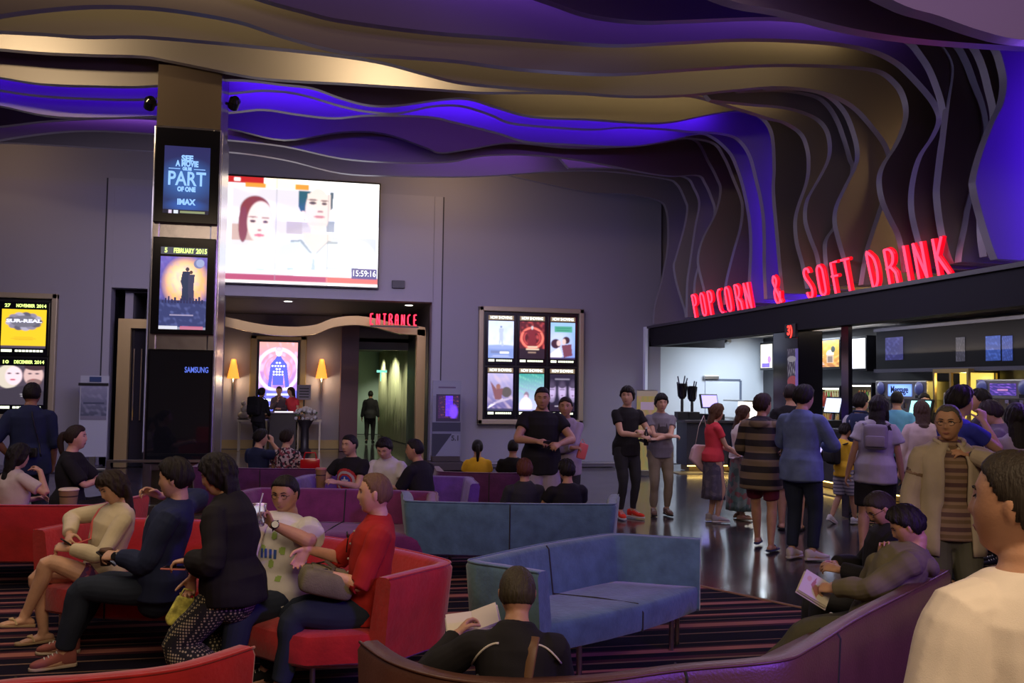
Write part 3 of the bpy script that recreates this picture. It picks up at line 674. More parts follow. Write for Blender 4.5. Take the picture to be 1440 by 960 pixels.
arts = [[('small_figure_poster', P_white_walker, 'pale poster with a lone walking figure, top left of the six-poster cabinet'), ('red_ring_poster', P_red_ring, 'red and black poster with a glowing ring, top middle of the cabinet'), ('couple_poster', P_couple, 'blue poster of a couple facing each other, top right of the cabinet')],
        [('action_poster', P_action, 'violet action poster at the lower left of the six-poster cabinet'), ('meadow_poster', P_green, 'green poster with a pale figure, behind the head of the man in black'), ('faces_poster', P_faces, 'dark poster of three pale faces above the woman in the grey hoodie')]]
for j in range(2):
    for i in range(3):
        nm, af, lb = arts[j][i]; xx = FX0 + .13 + cw * i; zz = FZ1 - .13 - ch * (j + 1)
        poster_screen('movie_poster', lb, af, xx + .075, xx + cw - .055, zz + .06, zz + ch - .17, YP, 'NOW SHOWING', group='now showing posters')
# coming-soon cabinet at the left edge
YL = D - .10
lf = [on_y(74, 590, YL), on_y(83, 412, YL)]
LX1 = (lf[0].x + lf[1].x) / 2; LZ0, LZ1 = on_y(40, 590, YL).z, on_y(40, 412, YL).z
LX0 = LX1 - 3.0
poster_cabinet('poster_cabinet', 'dark cabinet of dated backlit posters at the left edge of the wall', LX0, LX1, LZ0, LZ1, YL)
cw2 = (3.0 - .26) / 3; ch2 = (LZ1 - LZ0 - .26) / 2
la = [[('m', P_faces, 'dark poster at the far left of the coming-soon cabinet, top row', ('20', 'NOVEMBER', '2014')), ('m', P_violet, 'violet poster left of the bright yellow one', ('20', 'NOVEMBER', '2014')), ('m', P_yellow, 'bright yellow poster with a ring of grey hands', ('27', 'NOVEMBER', '2014'))],
      [('m', P_green, 'green poster at the far left of the coming-soon cabinet, lower row', ('5', 'DECEMBER', '2014')), ('m', P_pink, 'pink and blue poster below the violet one', ('4', 'DECEMBER', '2014')), ('m', P_twofaces, 'poster of a woman and a bearded man, behind the head of the man in navy', ('10', 'DECEMBER', '2014'))]]
for j in range(2):
    for i in range(3):
        nm, af, lb, dt = la[j][i]; xx = LX0 + .13 + cw2 * i; zz = LZ1 - .13 - ch2 * (j + 1)
        poster_screen('movie_poster', lb, af, xx + .08, xx + cw2 - .06, zz + .06, zz + ch2 - .18, YL, dated=dt, group='coming soon posters', title=('SUR-REAL', .70, .8) if af is P_yellow else None)
# ---- small box on the wall and standing boards
p = on_y(560, 400, D - .03)
tag(MB().bx(p.x - .13, p.x + .13, D - .10, D - .021, p.z - .08, p.z + .08, .01).build('wall_speaker', mat('dark_box', (.03, .03, .04), .5)), 'small dark box on the grey wall right of the video wall', 'speaker')
def standee():
    Y = D - .75; a, b = on_y(607, 640, Y), on_y(647, 640, Y); z1 = on_y(627, 535, Y).z; cx = (a.x + b.x) / 2; wd = b.x - a.x
    t = thing('display_standee', 'cardboard standee with a violet screen and white triangle, right of the entrance', 'standee', (cx, Y, 0))
    childw(MB().bx(cx - wd / 2 - .06, cx + wd / 2 + .06, Y - .15, Y + .35, 0, .16, .01).box((cx, Y + .1, .22), (wd * .95, .35, .1)).build('base', mat('dark_base', (.03, .02, .02), .5)), t)
    A = Art(.62, 1.5, 200); A.fill((.15, .15, .19)); A.rect(0, 1, .80, 1, (.19, .19, .23)); A.rect(.2, .8, .9, .92, (.08, .05, .10)); A.rect(.12, .98, .46, .82, (.03, .02, .05)); A.rect(0, 1, .33, .45, (.02, .02, .04)); A.poly([(0, 0), (0, .30), (.70, .30), (.12, 0)], (.015, .015, .03)); A.rect(0, 1, .30, .33, (.12, .12, .16))
    childw(MB().bx(cx - wd / 2, cx + wd / 2, Y + .005, Y + .06, .26, z1).build('board', mat('board_edge', (.2, .2, .24), .6)), t)
    childw(A.build('print', attr_mat('printed_board'), None, (cx - wd / 2, Y, .26), (wd, 0, 0), (0, 0, z1 - .26)), t)
    S = Art(.4, .5, 60); S.fill((.03, .01, .06)); S.rect(.35, .7, .1, 1, (.12, .03, 1.0)); S.ell(.75, .3, .2, .3, (.2, .06, 1.2), 1, soft=.5); S.cloud((.3, .08, .08), 5, .5, 3, .2)
    zz = .26 + (z1 - .26) * .50
    childw(S.build('screen', M_SCR, None, (cx - wd * .30, Y - .006, zz), (wd * .72, 0, 0), (0, 0, (z1 - .26) * .30)), t)
    childw(text('5.1', .14, mat('ink', (.02, .02, .03), .6), None, (cx + wd * .32, Y - .004, .26 + (z1 - .26) * .24), UX, UZ, 'lettering', bold=.004), t)
standee()
def brochure_stand():
    Y = D - .5; a, b = on_y(110, 620, Y), on_y(150, 620, Y); cx = (a.x + b.x) / 2; wd = b.x - a.x; z1 = on_y(130, 528, Y).z
    t = thing('poster_stand', 'grey metal poster stand with a dark landscape poster, left of the side doorway', 'stand', (cx, Y, 0))
    childw(MB().bx(cx - wd / 2, cx + wd / 2, Y, Y + .04, .25, z1).build('panel', mat('stand_grey', (.33, .34, .38), .45)), t)
    childw(MB().bx(cx - wd / 2 - .03, cx + wd / 2 + .03, Y - .2, Y + .3, 0, .05, .01).bx(cx - .05, cx + .05, Y + .0, Y + .06, .05, .25).build('foot', M_STEEL), t)
    za, zb = on_y(130, 590, Y).z, on_y(130, 542, Y).z
    A = Art(.6, .7, 70); A.grad((.20, .20, .27), (.04, .05, .08)); A.cloud((.28, .28, .35), 3, .5, 3); A.rect(.1, .9, .45, .52, (.05, .06, .10)); A.rect(0, 1, 0, .12, (.15, .14, .18))
    childw(A.build('print', attr_mat('printed_board'), None, (cx - wd * .46, Y - .008, za), (wd * .92, 0, 0), (0, 0, zb - za)), t)
    childw(MB().bx(cx - wd * .56, cx + wd * .5, Y - .02, Y - .001, zb, zb + .05).build('clip_rail', M_BLACK), t)
    childw(MB().bx(cx - wd * .18, cx + wd * .24, Y - .012, Y - .002, zb + .07, z1 - .02).build('sign_plate', mat('navy_plate', (.02, .04, .12), .4)), t)
brochure_stand()

# ---- side doorway with gilt frame, ring light and mirror reveals
def side_door():
    YB = D + 1.6
    struct(MB().bx(xa - .6, xb + .9, YB, YB + .1, 0, 4.5).build('wall_doorway', mat('doorway_dark', (.018, .014, .02), .25)))
    struct(MB().bx(xa - .12, xa, D + .0, YB, 0, z_door).bx(xb + .001, xb + .12, D, YB, 0, z_door).bx(xa, xb, D + .36, YB, z_door, z_door + .1).build('trim_4', mat('door_reveal', (.02, .016, .022), .12)))
    t = thing('door_1', None, None, (xa, D + .1, 0)); t['kind'] = 'structure'
    p0, p1 = on_y(160, 640, D + .1), on_y(178, 640, D + .1); pz = on_y(180, 448, D + .1)
    f = MB(); f.bx(p0.x, p1.x, D + .08, D + .22, 0, pz.z); f.bx(p1.x, xb - .01, D + .08, D + .22, pz.z - .18, pz.z)
    childw(f.build('door_frame', mat('gilt_frame', (.40, .29, .13), .4, .6)), t)
    hnd = MB(); hx = on_y(187, 560, D + .25).x
    for dx in (0, .14): hnd.tube([(hx + dx, D + .24, .9), (hx + dx, D + .24, 2.3)], .018, 8)
    childw(hnd.build('door_handle', M_CHROME), t)
    childw(MB().bx(p1.x, xb - .02, D + .27, D + .31, 0, pz.z - .2).build('door_leaf', mat('tinted_glass_door', (.02, .018, .025), .08)), t)
    c = on_y(152, 468, YB - .08)
    rg = MB(); q = [Vector((c.x + .30 * math.cos(a_), YB - .08, c.z + .30 * math.sin(a_))) for a_ in [2 * math.pi * i / 40 for i in range(41)]]
    rg.tube(q, .028, 8, cap=False)
    s = rg.build('neon_ring', emi('neon_white', (.75, .9, 1.0), 3.0)); tag(s, 'white neon ring glowing in the dark side doorway', 'neon sign')
    tag(text('LINE', .13, emi('neon_red', (1, .03, .02), 3.0), None, on_y(158, 488, YB - .05), UX, UZ, 'red_sign', bold=.006, ext=.015), 'small red lit word below the neon ring', 'sign')
side_door()

# ---- entrance lobby
M_LOB = mat('lobby_wall', (.30, .28, .33), .7); LB = D + 5.2
lx0, lx1 = xc - .55, xd + .3
def lobby():
    # split: wall with the poster on the left, passage on the right
    xs = on_y(478, 560, LB).x; zc = on_y(460, 433, D + .4).z + .1
    zc2 = z_ent + .02
    struct(MB().bx(lx0 - 1.2, xs, LB, LB + .15, 0, zc2).build('wall_lobby', M_LOB))
    struct(MB().bx(lx0 - 1.35, lx0 - 1.2, D + .35, LB + .15, 0, zc2).build('wall_lobby_left', M_LOB))
    struct(MB().bx(lx0 - 1.35, xd + 1.2, D + .30, LB + .15, zc2, zc2 + .12).build('ceiling_lobby', mat('lobby_ceiling', (.02, .018, .026), .7)))
    struct(MB().bx(xs - .01, xs + .42, LB - .9, LB + .15, 0, zc2).build('trim_5', mat('lobby_red_pier', (.13, .055, .06), .5)))
    struct(MB().bx(lx0 - 1.2, xs - .01, LB - .02, LB, 0, .22).build('baseboard_lobby', mat('gilt_baseboard', (.42, .32, .14), .45, .3)))
    x3 = on_y(596, 560, D + .5).x
    struct(MB().bx(x3 + .1, x3 + .3, D + .35, LB + .15, 0, zc2).build('wall_lobby_right', mat('lobby_dark', (.03, .026, .035), .4)))
    # passage behind
    hx0 = xs + .42; YE = LB + 7; hx1 = on_y(592, 560, LB + .3).x; hxe = on_y(533, 560, YE).x
    m_green = mat('passage_wall', (.30, .40, .36), .6)
    zt = on_y(540, 492, LB).z
    struct(MB().bx(hx0, hx1, LB, LB + .2, zt, zc2).build('wall_passage_header', mat('lobby_dark', (.03, .026, .035), .4)))
    struct(MB().bx(hx0 - .2, hx0, LB + .2, YE, 0, zt + .2).bx(hx0, hx1 + 2, YE, YE + .2, 0, zt + .2).build('wall_passage', m_green))
    struct(MB().bx(hx0, hx1 + 2, LB, YE, zt + .2, zt + .3).build('ceiling_passage', mat('passage_ceiling', (.10, .10, .09), .7)))
    # fluted curtain along the passage's right side
    pts = []; cu = MB(); n_ = 90
    for i in range(n_ + 1):
        t_ = i / n_; y_ = LB + .3 + (YE - LB - .4) * t_; x_ = hx1 + (hxe - hx1) * t_ - .12 * math.sin(math.pi * t_) + .06 * math.sin(i * 1.35)
        pts.append((x_, y_))
    vs = [(x_, y_, z_) for x_, y_ in pts for z_ in (0.02, zt + .18)]; fs = [(2 * i, 2 * i + 2, 2 * i + 3, 2 * i + 1) for i in range(n_)]
    cu.add(vs, fs); oc = cu.build('passage_curtain', mat('pale_green_curtain', (.42, .43, .27), .8), smooth='all')
    sm = oc.modifiers.new('s', 'SOLIDIFY'); sm.thickness = .03
    tag(oc, 'pale green fluted curtain along the right side of the passage', 'curtain')
    p = spot(514, 1, 0)
    for k, (yy, pw) in enumerate(((LB + 1.2, 14), (LB + 3.5, 16), (LB + 5.8, 14))):
        spotl('passage_spot', (hx0 + .5, yy - .6, zt + .1), (hx1 + (hxe - hx1) * (yy - LB) / 7, yy, .9), pw * 9, (1.0, .98, .70), 95)
    g = thing('exit_light', 'tiny green exit light on the passage curtain', 'light', (0, 0, 0)); q = on_y(537, 522, LB + 3.0)
    g.location = q; childw(MB().box(q, (.30, .05, .07)).box(q - Vector((.03, 0, .16)), (.03, .03, .26)).build('lamp_body', emi('green_exit', (.3, 1, .8), .8)), g)
    # downlights
    for px, py in ((405, 428), (575, 432)):
        q = on_y(px, py, D + 1.0); q.z = zc2
        t = thing('downlight', 'small downlight in the entrance ceiling above the desk' if px < 500 else 'small downlight in the entrance ceiling above the red ENTRANCE letters', 'light', q)
        childw(MB().lathe([(.11, -.012), (.11, 0), (.09, 0)], q, 20).build('trim_ring', M_STEEL), t)
        childw(MB().lathe([(.08, -.016), (.08, -.002)], q, 20).build('lamp', emi('downlight_glow', (1, .95, .85), 6)), t)
        spotl('downlight_beam', (q.x, q.y, q.z - .03), (q.x, q.y, 0), 60, (1, .86, .7), 80)
    q = on_y(521, 497, LB + .9); t = thing('downlight', 'small downlight inside the passage beyond the lobby', 'light', (q.x, LB + .9, zt + .2)); q = t.location.copy()
    childw(MB().lathe([(.10, -.03), (.10, 0)], q, 16).build('lamp', emi('downlight_glow', (1, .95, .85), 6)), t)
    # wavy gilt beam and its post in front
    up = [(308,452),(330,456),(352,461),(385,466),(420,467),(445,464),(470,455),(500,452),(530,456),(560,464),(585,466),(598,468)]
    YW = D + .55; pts = [on_y(x_, y_ - 8, YW) for x_, y_ in up]; pts = [Vector((q_[0], YW, q_[1])) for q_ in spline([(p_.x, p_.z) for p_ in pts], 4)]
    lo = [p_ - Vector((0, 0, .19)) for p_ in pts]
    wv = thing('entrance_arch', 'gilt wavy beam with one tall post framing the entrance lobby', 'arch', (pts[-1].x, YW, 0))
    childw(MB().prism(pts + lo[::-1], (0, .28, 0)).build('wavy_beam', mat('gilt_frame', (.40, .29, .13), .4, .6)), wv)
    pa, pb = on_y(585, 560, YW), on_y(597, 560, YW)
    childw(MB().bx(pa.x, pb.x, YW, YW + .28, 0, on_y(590, 463, YW).z).build('post', mat('gilt_frame', (.4, .3, .1))), wv)
    # lit poster between the sconces
    YS = LB - .12; a, b = on_y(363, 560, YS), on_y(417, 560, YS); z0, z1 = on_y(390, 578, YS).z, on_y(390, 481, YS).z
    t = thing('lobby_poster', 'tall lit poster of a blue figure in a gilt frame behind the desk', 'poster', ((a.x + b.x) / 2, YS, z0))
    f = MB(); e = .16
    for (p_, q_, r_, s_) in ((a.x - e - .06, b.x + e + .06, z0 - e, z0 - .06), (a.x - e - .06, b.x + e + .06, z1 + .06, z1 + e), (a.x - e - .06, a.x - .06, z0 - e, z1 + e), (b.x + .06, b.x + e + .06, z0 - e, z1 + e)): f.bx(p_, q_, YS - .05, LB, r_, s_, .02)
    childw(f.build('frame', mat('gilt_frame', (.4, .3, .1))), t)
    childw(MB().bx(a.x - .07, b.x + .07, YS + .01, LB, z0 - .07, z1 + .07).build('bezel', M_BLACK), t)
    childw(P_silhouette().build('picture', attr_emi('lobby_screen', 1.35), None, (a.x, YS, z0), (b.x - a.x, 0, 0), (0, 0, z1 - z0)), t)
    # sconces
    for px in (328, 452):
        q = on_y(px, 533, LB - .14)
        t = thing('wall_sconce', 'amber cone-shaded wall lamp ' + ('left' if px < 400 else 'right') + ' of the tall lobby poster', 'lamp', (q.x, LB, q.z - .45), 0, 'lobby sconces')
        zb, zt_ = on_y(px, 532, LB - .14).z, on_y(px, 505, LB - .14).z
        childw(MB().lathe([(.150, zb), (.138, zb + .06), (.055, zt_), (.05, zt_)], (q.x, LB - .17, 0), 24).build('lamp_shade', mat('amber_shade', (.8, .35, .08), .6, emit=(1, .32, .04), es=1.3), smooth=True), t)
        childw(MB().lathe([(.012, zb - .55), (.022, zb - .4), (.032, zb - .06), (.05, zb - .02), (.02, zb + .1)], (q.x, LB - .17, 0), 12).box((q.x, LB - .07, zb - .25), (.05, .14, .05)).build('stem', M_STEEL, smooth=True), t)
        pointl('sconce_glow', (q.x, LB - .30, zb - .06), 9, (1, .72, .42), .04)
        pointl('sconce_glow', (q.x, LB - .30, zt_ + .1), 3, (1, .62, .32), .04)
    # red neon ENTRANCE
lobby()

# ---- letters made of lit tubes
GL = {
 'P': [[(0,0),(0,1)],[(0,1),(.18,1),(.30,.93),(.34,.78),(.30,.62),(.18,.55),(0,.53)]],
 'O': [[(.17,0),(.04,.08),(0,.25),(0,.75),(.04,.92),(.17,1),(.30,.92),(.34,.75),(.34,.25),(.30,.08),(.17,0)]],
 'C': [[(.30,.98),(.16,.97),(.04,.86),(0,.7),(0,.3),(.04,.14),(.16,.03),(.30,.02)]],
 'R': [[(0,0),(0,1)],[(0,1),(.18,1),(.30,.92),(.34,.78),(.28,.60),(.14,.50),(-.04,.44)],[(.14,.50),(.34,.30),(.36,0)]],
 'N': [[(0,0),(0,1)],[(0,1),(.34,0)],[(.34,0),(.34,1)]],
 '&': [[(.40,.02),(.06,.72),(.06,.88),(.16,1),(.28,.88),(.24,.70),(.04,.46),(0,.22),(.08,.04),(.20,0),(.34,.16),(.40,.42)]],
 'S': [[(.32,.84),(.27,.97),(.16,1),(.05,.95),(0,.82),(.06,.66),(.26,.42),(.33,.24),(.28,.06),(.16,0),(.04,.05),(0,.2)]],
 'F': [[(.04,0),(.04,1),(.36,1)],[(-.04,.56),(.30,.56)]],
 'T': [[(-.02,1),(.40,1)],[(.19,1),(.19,0)]],
 'D': [[(.05,0),(.0,1),(.16,.97),(.32,.8),(.37,.5),(.32,.18),(.18,.0),(.05,0)]],
 'I': [[(.05,0),(.05,1)]],
 'K': [[(0,0),(0,1)],[(.34,1),(.02,.46)],[(.06,.52),(.40,0)]],
 'E': [[(.32,1),(.04,.98),(.0,.9),(0,.1),(.04,.02),(.32,0)],[(-.05,.52),(.26,.52)]],
 'A': [[(0,0),(.02,.8),(.10,.97),(.22,.97),(.30,.8),(.32,0)],[(0,.45),(.32,.45)]],
}
m_nred = emi('neon_letter_red', (1.0, .0, .012), .95); m_npink = emi('neon_letter_core', (1.0, .035, .085), 2.4)
def neon_letter(ch, org, ux, uz, n_, h, par, wid=.055, xs=1.0):
    """box-section red letter with a brighter tube along its face"""
    k = h; red = MB(); core = MB()
    for st in GL[ch]:
        st2 = st if len(st) < 4 else [tuple(q) for q in spline(st, 3)]
        P_ = [org + ux * (x_ * k * xs) + uz * (y_ * k) for x_, y_ in st2]
        red.tube([p_ - n_ * .03 for p_ in P_], wid, 8); core.tube([p_ + n_ * wid * .55 for p_ in P_], wid * .62, 6)
    a = red.build('letter', m_nred, smooth=True); childw(a, par); a['label'] = 'red neon letter'
    b = core.build('tube', m_npink, smooth=True); b.parent = a
e0, e1 = on_y(521, 457, D - .06), on_y(589, 461, D - .06); es = thing('entrance_sign', 'red neon sign reading ENTRANCE above the lobby opening', 'sign', e0)
hL = on_y(521, 441, D - .06).z - e0.z
for i, ch in enumerate('ENTRANCE'):
    neon_letter(ch, Vector((e0.x + (e1.x - e0.x - .10) * i / 7.0, D - .06, e0.z + .02)), UX, UZ, Vector((0, -1, 0)), hL * .92, es, .019, .72)
childw(MB().bx(e0.x, e1.x, D - .03, D - .02, e0.z - .03, e0.z).build('mounting_rail', M_BLACK), es)
# ================================================================== MIRRORED PILLAR with screens
def pillar():
    Yp = 12.2
    a, b = on_y(207, 480, Yp), on_y(303, 480, Yp); x0, x1 = a.x, b.x; dep_ = .95
    cx = (x0 + x1) / 2
    t = thing('mirrored_pillar', 'square mirror-clad pillar carrying three portrait screens', 'pillar', (cx, Yp + dep_ / 2, 0)); 
    m_brown = mat('brown_polished_stone', (.10, .075, .055), .22, .1)
    m_mir = mat('mirror_cladding', (.75, .72, .78), .22, 1.0, bump=.25, bscale=5)
    ztop = 6.9; zc = on_y(250, 178, Yp).z
    childw(MB().bx(x0 + .02, x1 - .02, Yp + .02, Yp + dep_ - .02, 0, ztop).build('core', m_brown), t)
    childw(MB().bx(x0 + .10, x1 - .10, Yp - .01, Yp + .02, .55, zc).build('front_cladding', m_mir), t)
    for (u, v) in ((x0, x0 + .11), (x1 - .11, x1)):
        childw(MB().bx(u, v, Yp - .02, Yp + .12, 0, zc, .02).build('corner_strip', m_mir), t)
    childw(MB().bx(x1 - .02, x1 + .004, Yp + .12, Yp + dep_, 0, zc).build('side_cladding', m_mir), t)
    childw(MB().bx(x0 - .03, x1 + .03, Yp - .05, Yp + dep_ + .03, 0, .12, .01).build('plinth', M_STEEL), t)
    # screens
    def scr(lbl, pl, pr, pt, pb, artf, on=True):
        Y = Yp - .10; u, v = on_y(pl, (pt + pb) / 2, Y), on_y(pr, (pt + pb) / 2, Y); z1, z0 = on_y((pl + pr) / 2, pt, Y).z, on_y((pl + pr) / 2, pb, Y).z
        s = thing('portrait_screen', lbl, 'screen', ((u.x + v.x) / 2, Y, z0))
        childw(MB().bx(u.x, v.x, Y, Yp - .021, z0, z1, .01).build('housing', m_darkscr), s)
        return s, u.x, v.x, z0, z1, Y
    # top: imax advert
    s, u, v, z0, z1, Y = scr('portrait screen reading SEE A MOVIE OR BE PART OF ONE, top of the pillar', 217, 308, 181, 314, None)
    wd, h = v - u, z1 - z0; iu, iv, iz0, iz1 = u + wd * .145, v - wd * .145, z0 + h * .10, z1 - h * .19
    A = Art(.6, 1.0, 120); A.grad((.02, .02, .10), (.02, .04, .14)); A.ell(.5, .5, .5, .25, (.04, .12, .38), .9, soft=.9); A.ell(.5, .12, .35, .08, (.03, .1, .4), .9, soft=.9); A.rect(0, 1, 0, .055, (.01, .01, .03)); A.rect(.12, .2, 0, .05, (.7, .6, .8)); A.rect(.23, .33, 0, .05, (.7, .75, .9)); A.rect(.38, .92, .005, .045, (.35, .4, .2), .7)
    childw(A.build('picture', M_SCR, None, (iu, Y - .003, iz0), (iv - iu, 0, 0), (0, 0, iz1 - iz0)), s)
    mt = emi('cold_blue_lettering', (.28, .52, 1.0), 1.1); W_ = iv - iu; H_ = iz1 - iz0; cxx = (iu + iv) / 2
    for tx, yy, sz, ww in (('SEE', .82, .10, .26), ('A MOVIE', .74, .10, .50), ('OR BE', .665, .05, .2), ('PART', .51, .25, .82), ('OF ONE', .36, .08, .40), ('IMAX', .17, .10, .40)):
        childw(text(tx, sz, mt, None, (cxx, Y - .008, iz0 + H_ * yy), UX, UZ, 'lettering', width=W_ * ww, bold=.005), s)
    childw(MB().bx(iu + W_ * .1, iu + W_ * .35, Y - .008, Y - .005, iz0 + H_ * .66, iz0 + H_ * .67).bx(iv - W_ * .35, iv - W_ * .1, Y - .008, Y - .005, iz0 + H_ * .66, iz0 + H_ * .67).build('rule', mt), s)
    # middle: dated space poster
    s, u, v, z0, z1, Y = scr('portrait screen with an orange space poster dated 5 FEBRUARY 2015, middle of the pillar', 213, 302, 334, 470, None)
    wd, h = v - u, z1 - z0; iu, iv, iz0, iz1 = u + wd * .13, v - wd * .13, z0 + h * .05, z1 - h * .20
    childw(P_space().build('picture', M_SCR, None, (iu, Y - .003, iz0), (iv - iu, 0, 0), (0, 0, iz1 - iz0)), s)
    W_ = iv - iu
    childw(MB().bx(iu, iv, Y - .004, Y, iz1 + .03, iz1 + .12).build('header_strip', emi('grey_header', (.10, .10, .13), .8)), s)
    for tx, fx, fw in (('5', .11, .06), ('FEBRUARY', .49, .44), ('2015', .87, .24)):
        childw(text(tx, .085, m_hdr_date, None, (iu + W_ * fx, Y - .008, iz1 + .075), UX, UZ, 'lettering', width=W_ * fw, bold=.003), s)
    childw(text('STAR RISING', .09, emi('title_lettering', (.8, .8, 1.0), 1.2), None, (cx, Y - .009, iz0 + (iz1 - iz0) * .27), UX, UZ, 'title_lettering', width=W_ * .72, bold=.002), s) if False else None
    # bottom: dark switched-off board
    s, u, v, z0, z1, Y = scr('tall dark glossy board at the foot of the pillar, reflecting the hall', 205, 298, 491, 652, None)
    childw(MB().bx(u + .03, v - .03, Y - .006, Y - .001, z0 + .03, z1 - .03).build('glass', mat('dark_glass', (.012, .014, .02), .05, coat=.5)), s)
    childw(text('SAMSUNG', .10, emi('reflected_lettering', (.12, .2, .9), .8), None, (v - (v - u) * .25, Y - .009, z1 - .26), UX, UZ, 'lettering', width=(v - u) * .36, bold=.002), s)  # blurred reflection in the board, put in as glowing letters
    # two little spot cameras
    for px, sx in ((210, -1), (329, 1)):
        q = on_y(px, 143, Yp + .2); t2 = thing('ceiling_spotlight', 'small black spotlight on the ' + ('left' if sx < 0 else 'right') + ' side of the pillar top', 'spotlight', q, 0, 'pillar spotlights')
        ex = x0 if sx < 0 else x1
        childw(MB().tube([(ex, Yp + .3, q.z), (q.x, Yp + .3, q.z)], .02, 8).build('bracket', M_BLACK), t2)
        childw(MB().lathe([(.03, -.09), (.07, -.08), (.075, .05), (.04, .09)], (q.x, Yp + .25, q.z), 16, Euler((R(60), 0, R(20))).to_matrix()).build('lamp_head', M_GLOSSBLACK, smooth=True), t2)
    # low glass balustrade round the foot
    bal = thing('glass_balustrade', 'low glass balustrade with a steel rail beside the pillar', 'balustrade', (x0 - .4, Yp - .6, 0))
    g0, g1 = on_y(150, 650, Yp - .6), on_y(312, 655, Yp - .6); zr = g0.z
    gm = mat('clear_glass', (.8, .85, .85), .02, trans=1.0)
    childw(MB().bx(g0.x, g1.x, Yp - .61, Yp - .595, .06, zr).build('glass_panel', gm), bal)
    childw(MB().bx(g0.x, g1.x, Yp - .625, Yp - .58, zr, zr + .03).bx(g0.x, g1.x, Yp - .625, Yp - .58, 0, .06).build('rail', M_STEEL), bal)
    for xx in (g0.x, g1.x - .04): childw(MB().bx(xx, xx + .04, Yp - .625, Yp - .58, .03, zr).build('post', M_STEEL), bal)
pillar()
# ================================================================== SNACK BAR
ZF0, ZF1 = 2.55, 2.95
m_fas = mat('dark_fascia', (.007, .006, .009), .7, spec=.2)
YS0, YS1 = 5.6, on_x(913, 460, W).y - 0.0
struct(MB().bx(W, W + .25, YS0, YS1, ZF0, ZF1, .0).bx(W, W + 1.6, YS1 - .25, YS1, ZF0, ZF1).bx(W, W + 1.6, YS0, YS1, ZF1 - .02, ZF1 + .0).build('fascia', m_fas))
struct(MB().bx(W - .04, W + .02, YS0, YS1 + .04, ZF1 - .02, ZF1 + .03).build('trim_6', mat('fascia_lip', (.03, .026, .035), .3)))
# pale end wall, its return, back bar wall, ceiling of the bar
YE_ = 19.2
struct(MB().bx(W + .15, WB + .5, YE_, YE_ + .2, 0, 3.0).build('wall_end', m_pale))
struct(MB().bx(W + .10, W + .16, YS1 + .5, YE_, 0, 3.0).build('wall_return', mat('pale_return', (.72, .78, .84), .5)))
struct(MB().bx(WB, WB + .2, 2, YE_, 0, 3.0).build('wall_bar', mat('bar_wall', (.05, .05, .06), .5)))
struct(MB().bx(W + .25, WB + .2, 2, YE_, 2.86, 2.96).build('ceiling_bar', mat('cream_ceiling', (.62, .56, .48), .5)))
# door outline with closer on the pale wall
d = thing('door_2', None, None, (8.5, YE_, 0)); d['kind'] = 'structure'
q0, q1 = on_y(992, 534, YE_ - .02), on_y(1041, 534, YE_ - .02)
childw(MB().bx(q0.x, q1.x, YE_ - .02, YE_, 0, q0.z).build('door_leaf', m_pale), d)
childw(MB().bx(q1.x - .02, q1.x + .03, YE_ - .035, YE_, 0, q0.z).bx(q0.x, q1.x, YE_ - .035, YE_, q0.z - .01, q0.z + .03).build('door_frame', mat('grey_frame', (.12, .15, .22), .5)), d)
childw(MB().bx(q0.x - .05, q0.x + .3, YE_ - .09, YE_ - .02, q0.z + .02, q0.z + .10, .01).build('door_closer', M_STEEL), d)
q = on_y(1013, 476, YE_ - .1)
t = thing('ceiling_camera_cluster', 'small dark cluster of fittings high on the pale end wall', 'fitting', q)
childw(MB().bx(q.x - .22, q.x + .22, YE_ - .1, YE_, q.z - .03, q.z + .05, .01).build('base_plate', M_BLACK), t)
for k in range(4): childw(MB().lathe([(.05, -.05), (.06, .0), (.05, .05)], (q.x - .18 + .12 * k, YE_ - .14, q.z - .06), 10, Euler((R(70), 0, 0)).to_matrix()).build('head', M_STEEL if k % 2 else M_BLACK, smooth=True), t)
# lights in the bar
area('bar_ceiling_light', (9.0, 17.6, 2.82), (0, 0, 0), 1.0, 78, (.78, .88, 1.0), 1.2)
area('bar_ceiling_light', (8.6, 12.5, 2.82), (0, 0, 0), .3, 32, (.85, .85, 1.0), 6)
area('bar_ceiling_light', (8.2, 8.2, 2.82), (0, 0, 0), .3, 20, (1, .85, .7), 3)
area('bar_ceiling_wash', (9.4, 10.0, 2.30), (R(180), 0, 0), .15, 42, (1, .80, .58), 7)
area('bar_ceiling_wash', (9.3, 15.5, 2.30), (R(180), 0, 0), .15, 16, (.8, .85, 1.0), 4)
# flat ceiling panels of light
for k, (x_, y_) in enumerate(((8.2, 17.3), (8.1, 14.6), (7.9, 12.2))):
    t = thing('ceiling_light', ['flat lit ceiling panel nearest the pale end wall', 'flat lit ceiling panel above the slush machines', 'flat lit ceiling panel above the queue at the bar'][k], 'light', (x_, y_, 2.86))
    childw(MB().bx(x_ - .34, x_ + .34, y_ - .34, y_ + .34, 2.84, 2.859).build('frame', M_STEEL), t)
    childw(MB().bx(x_ - .3, x_ + .3, y_ - .3, y_ + .3, 2.832, 2.842).build('diffuser', emi('panel_glow', (.85, .93, 1.0), 2.6)), t)
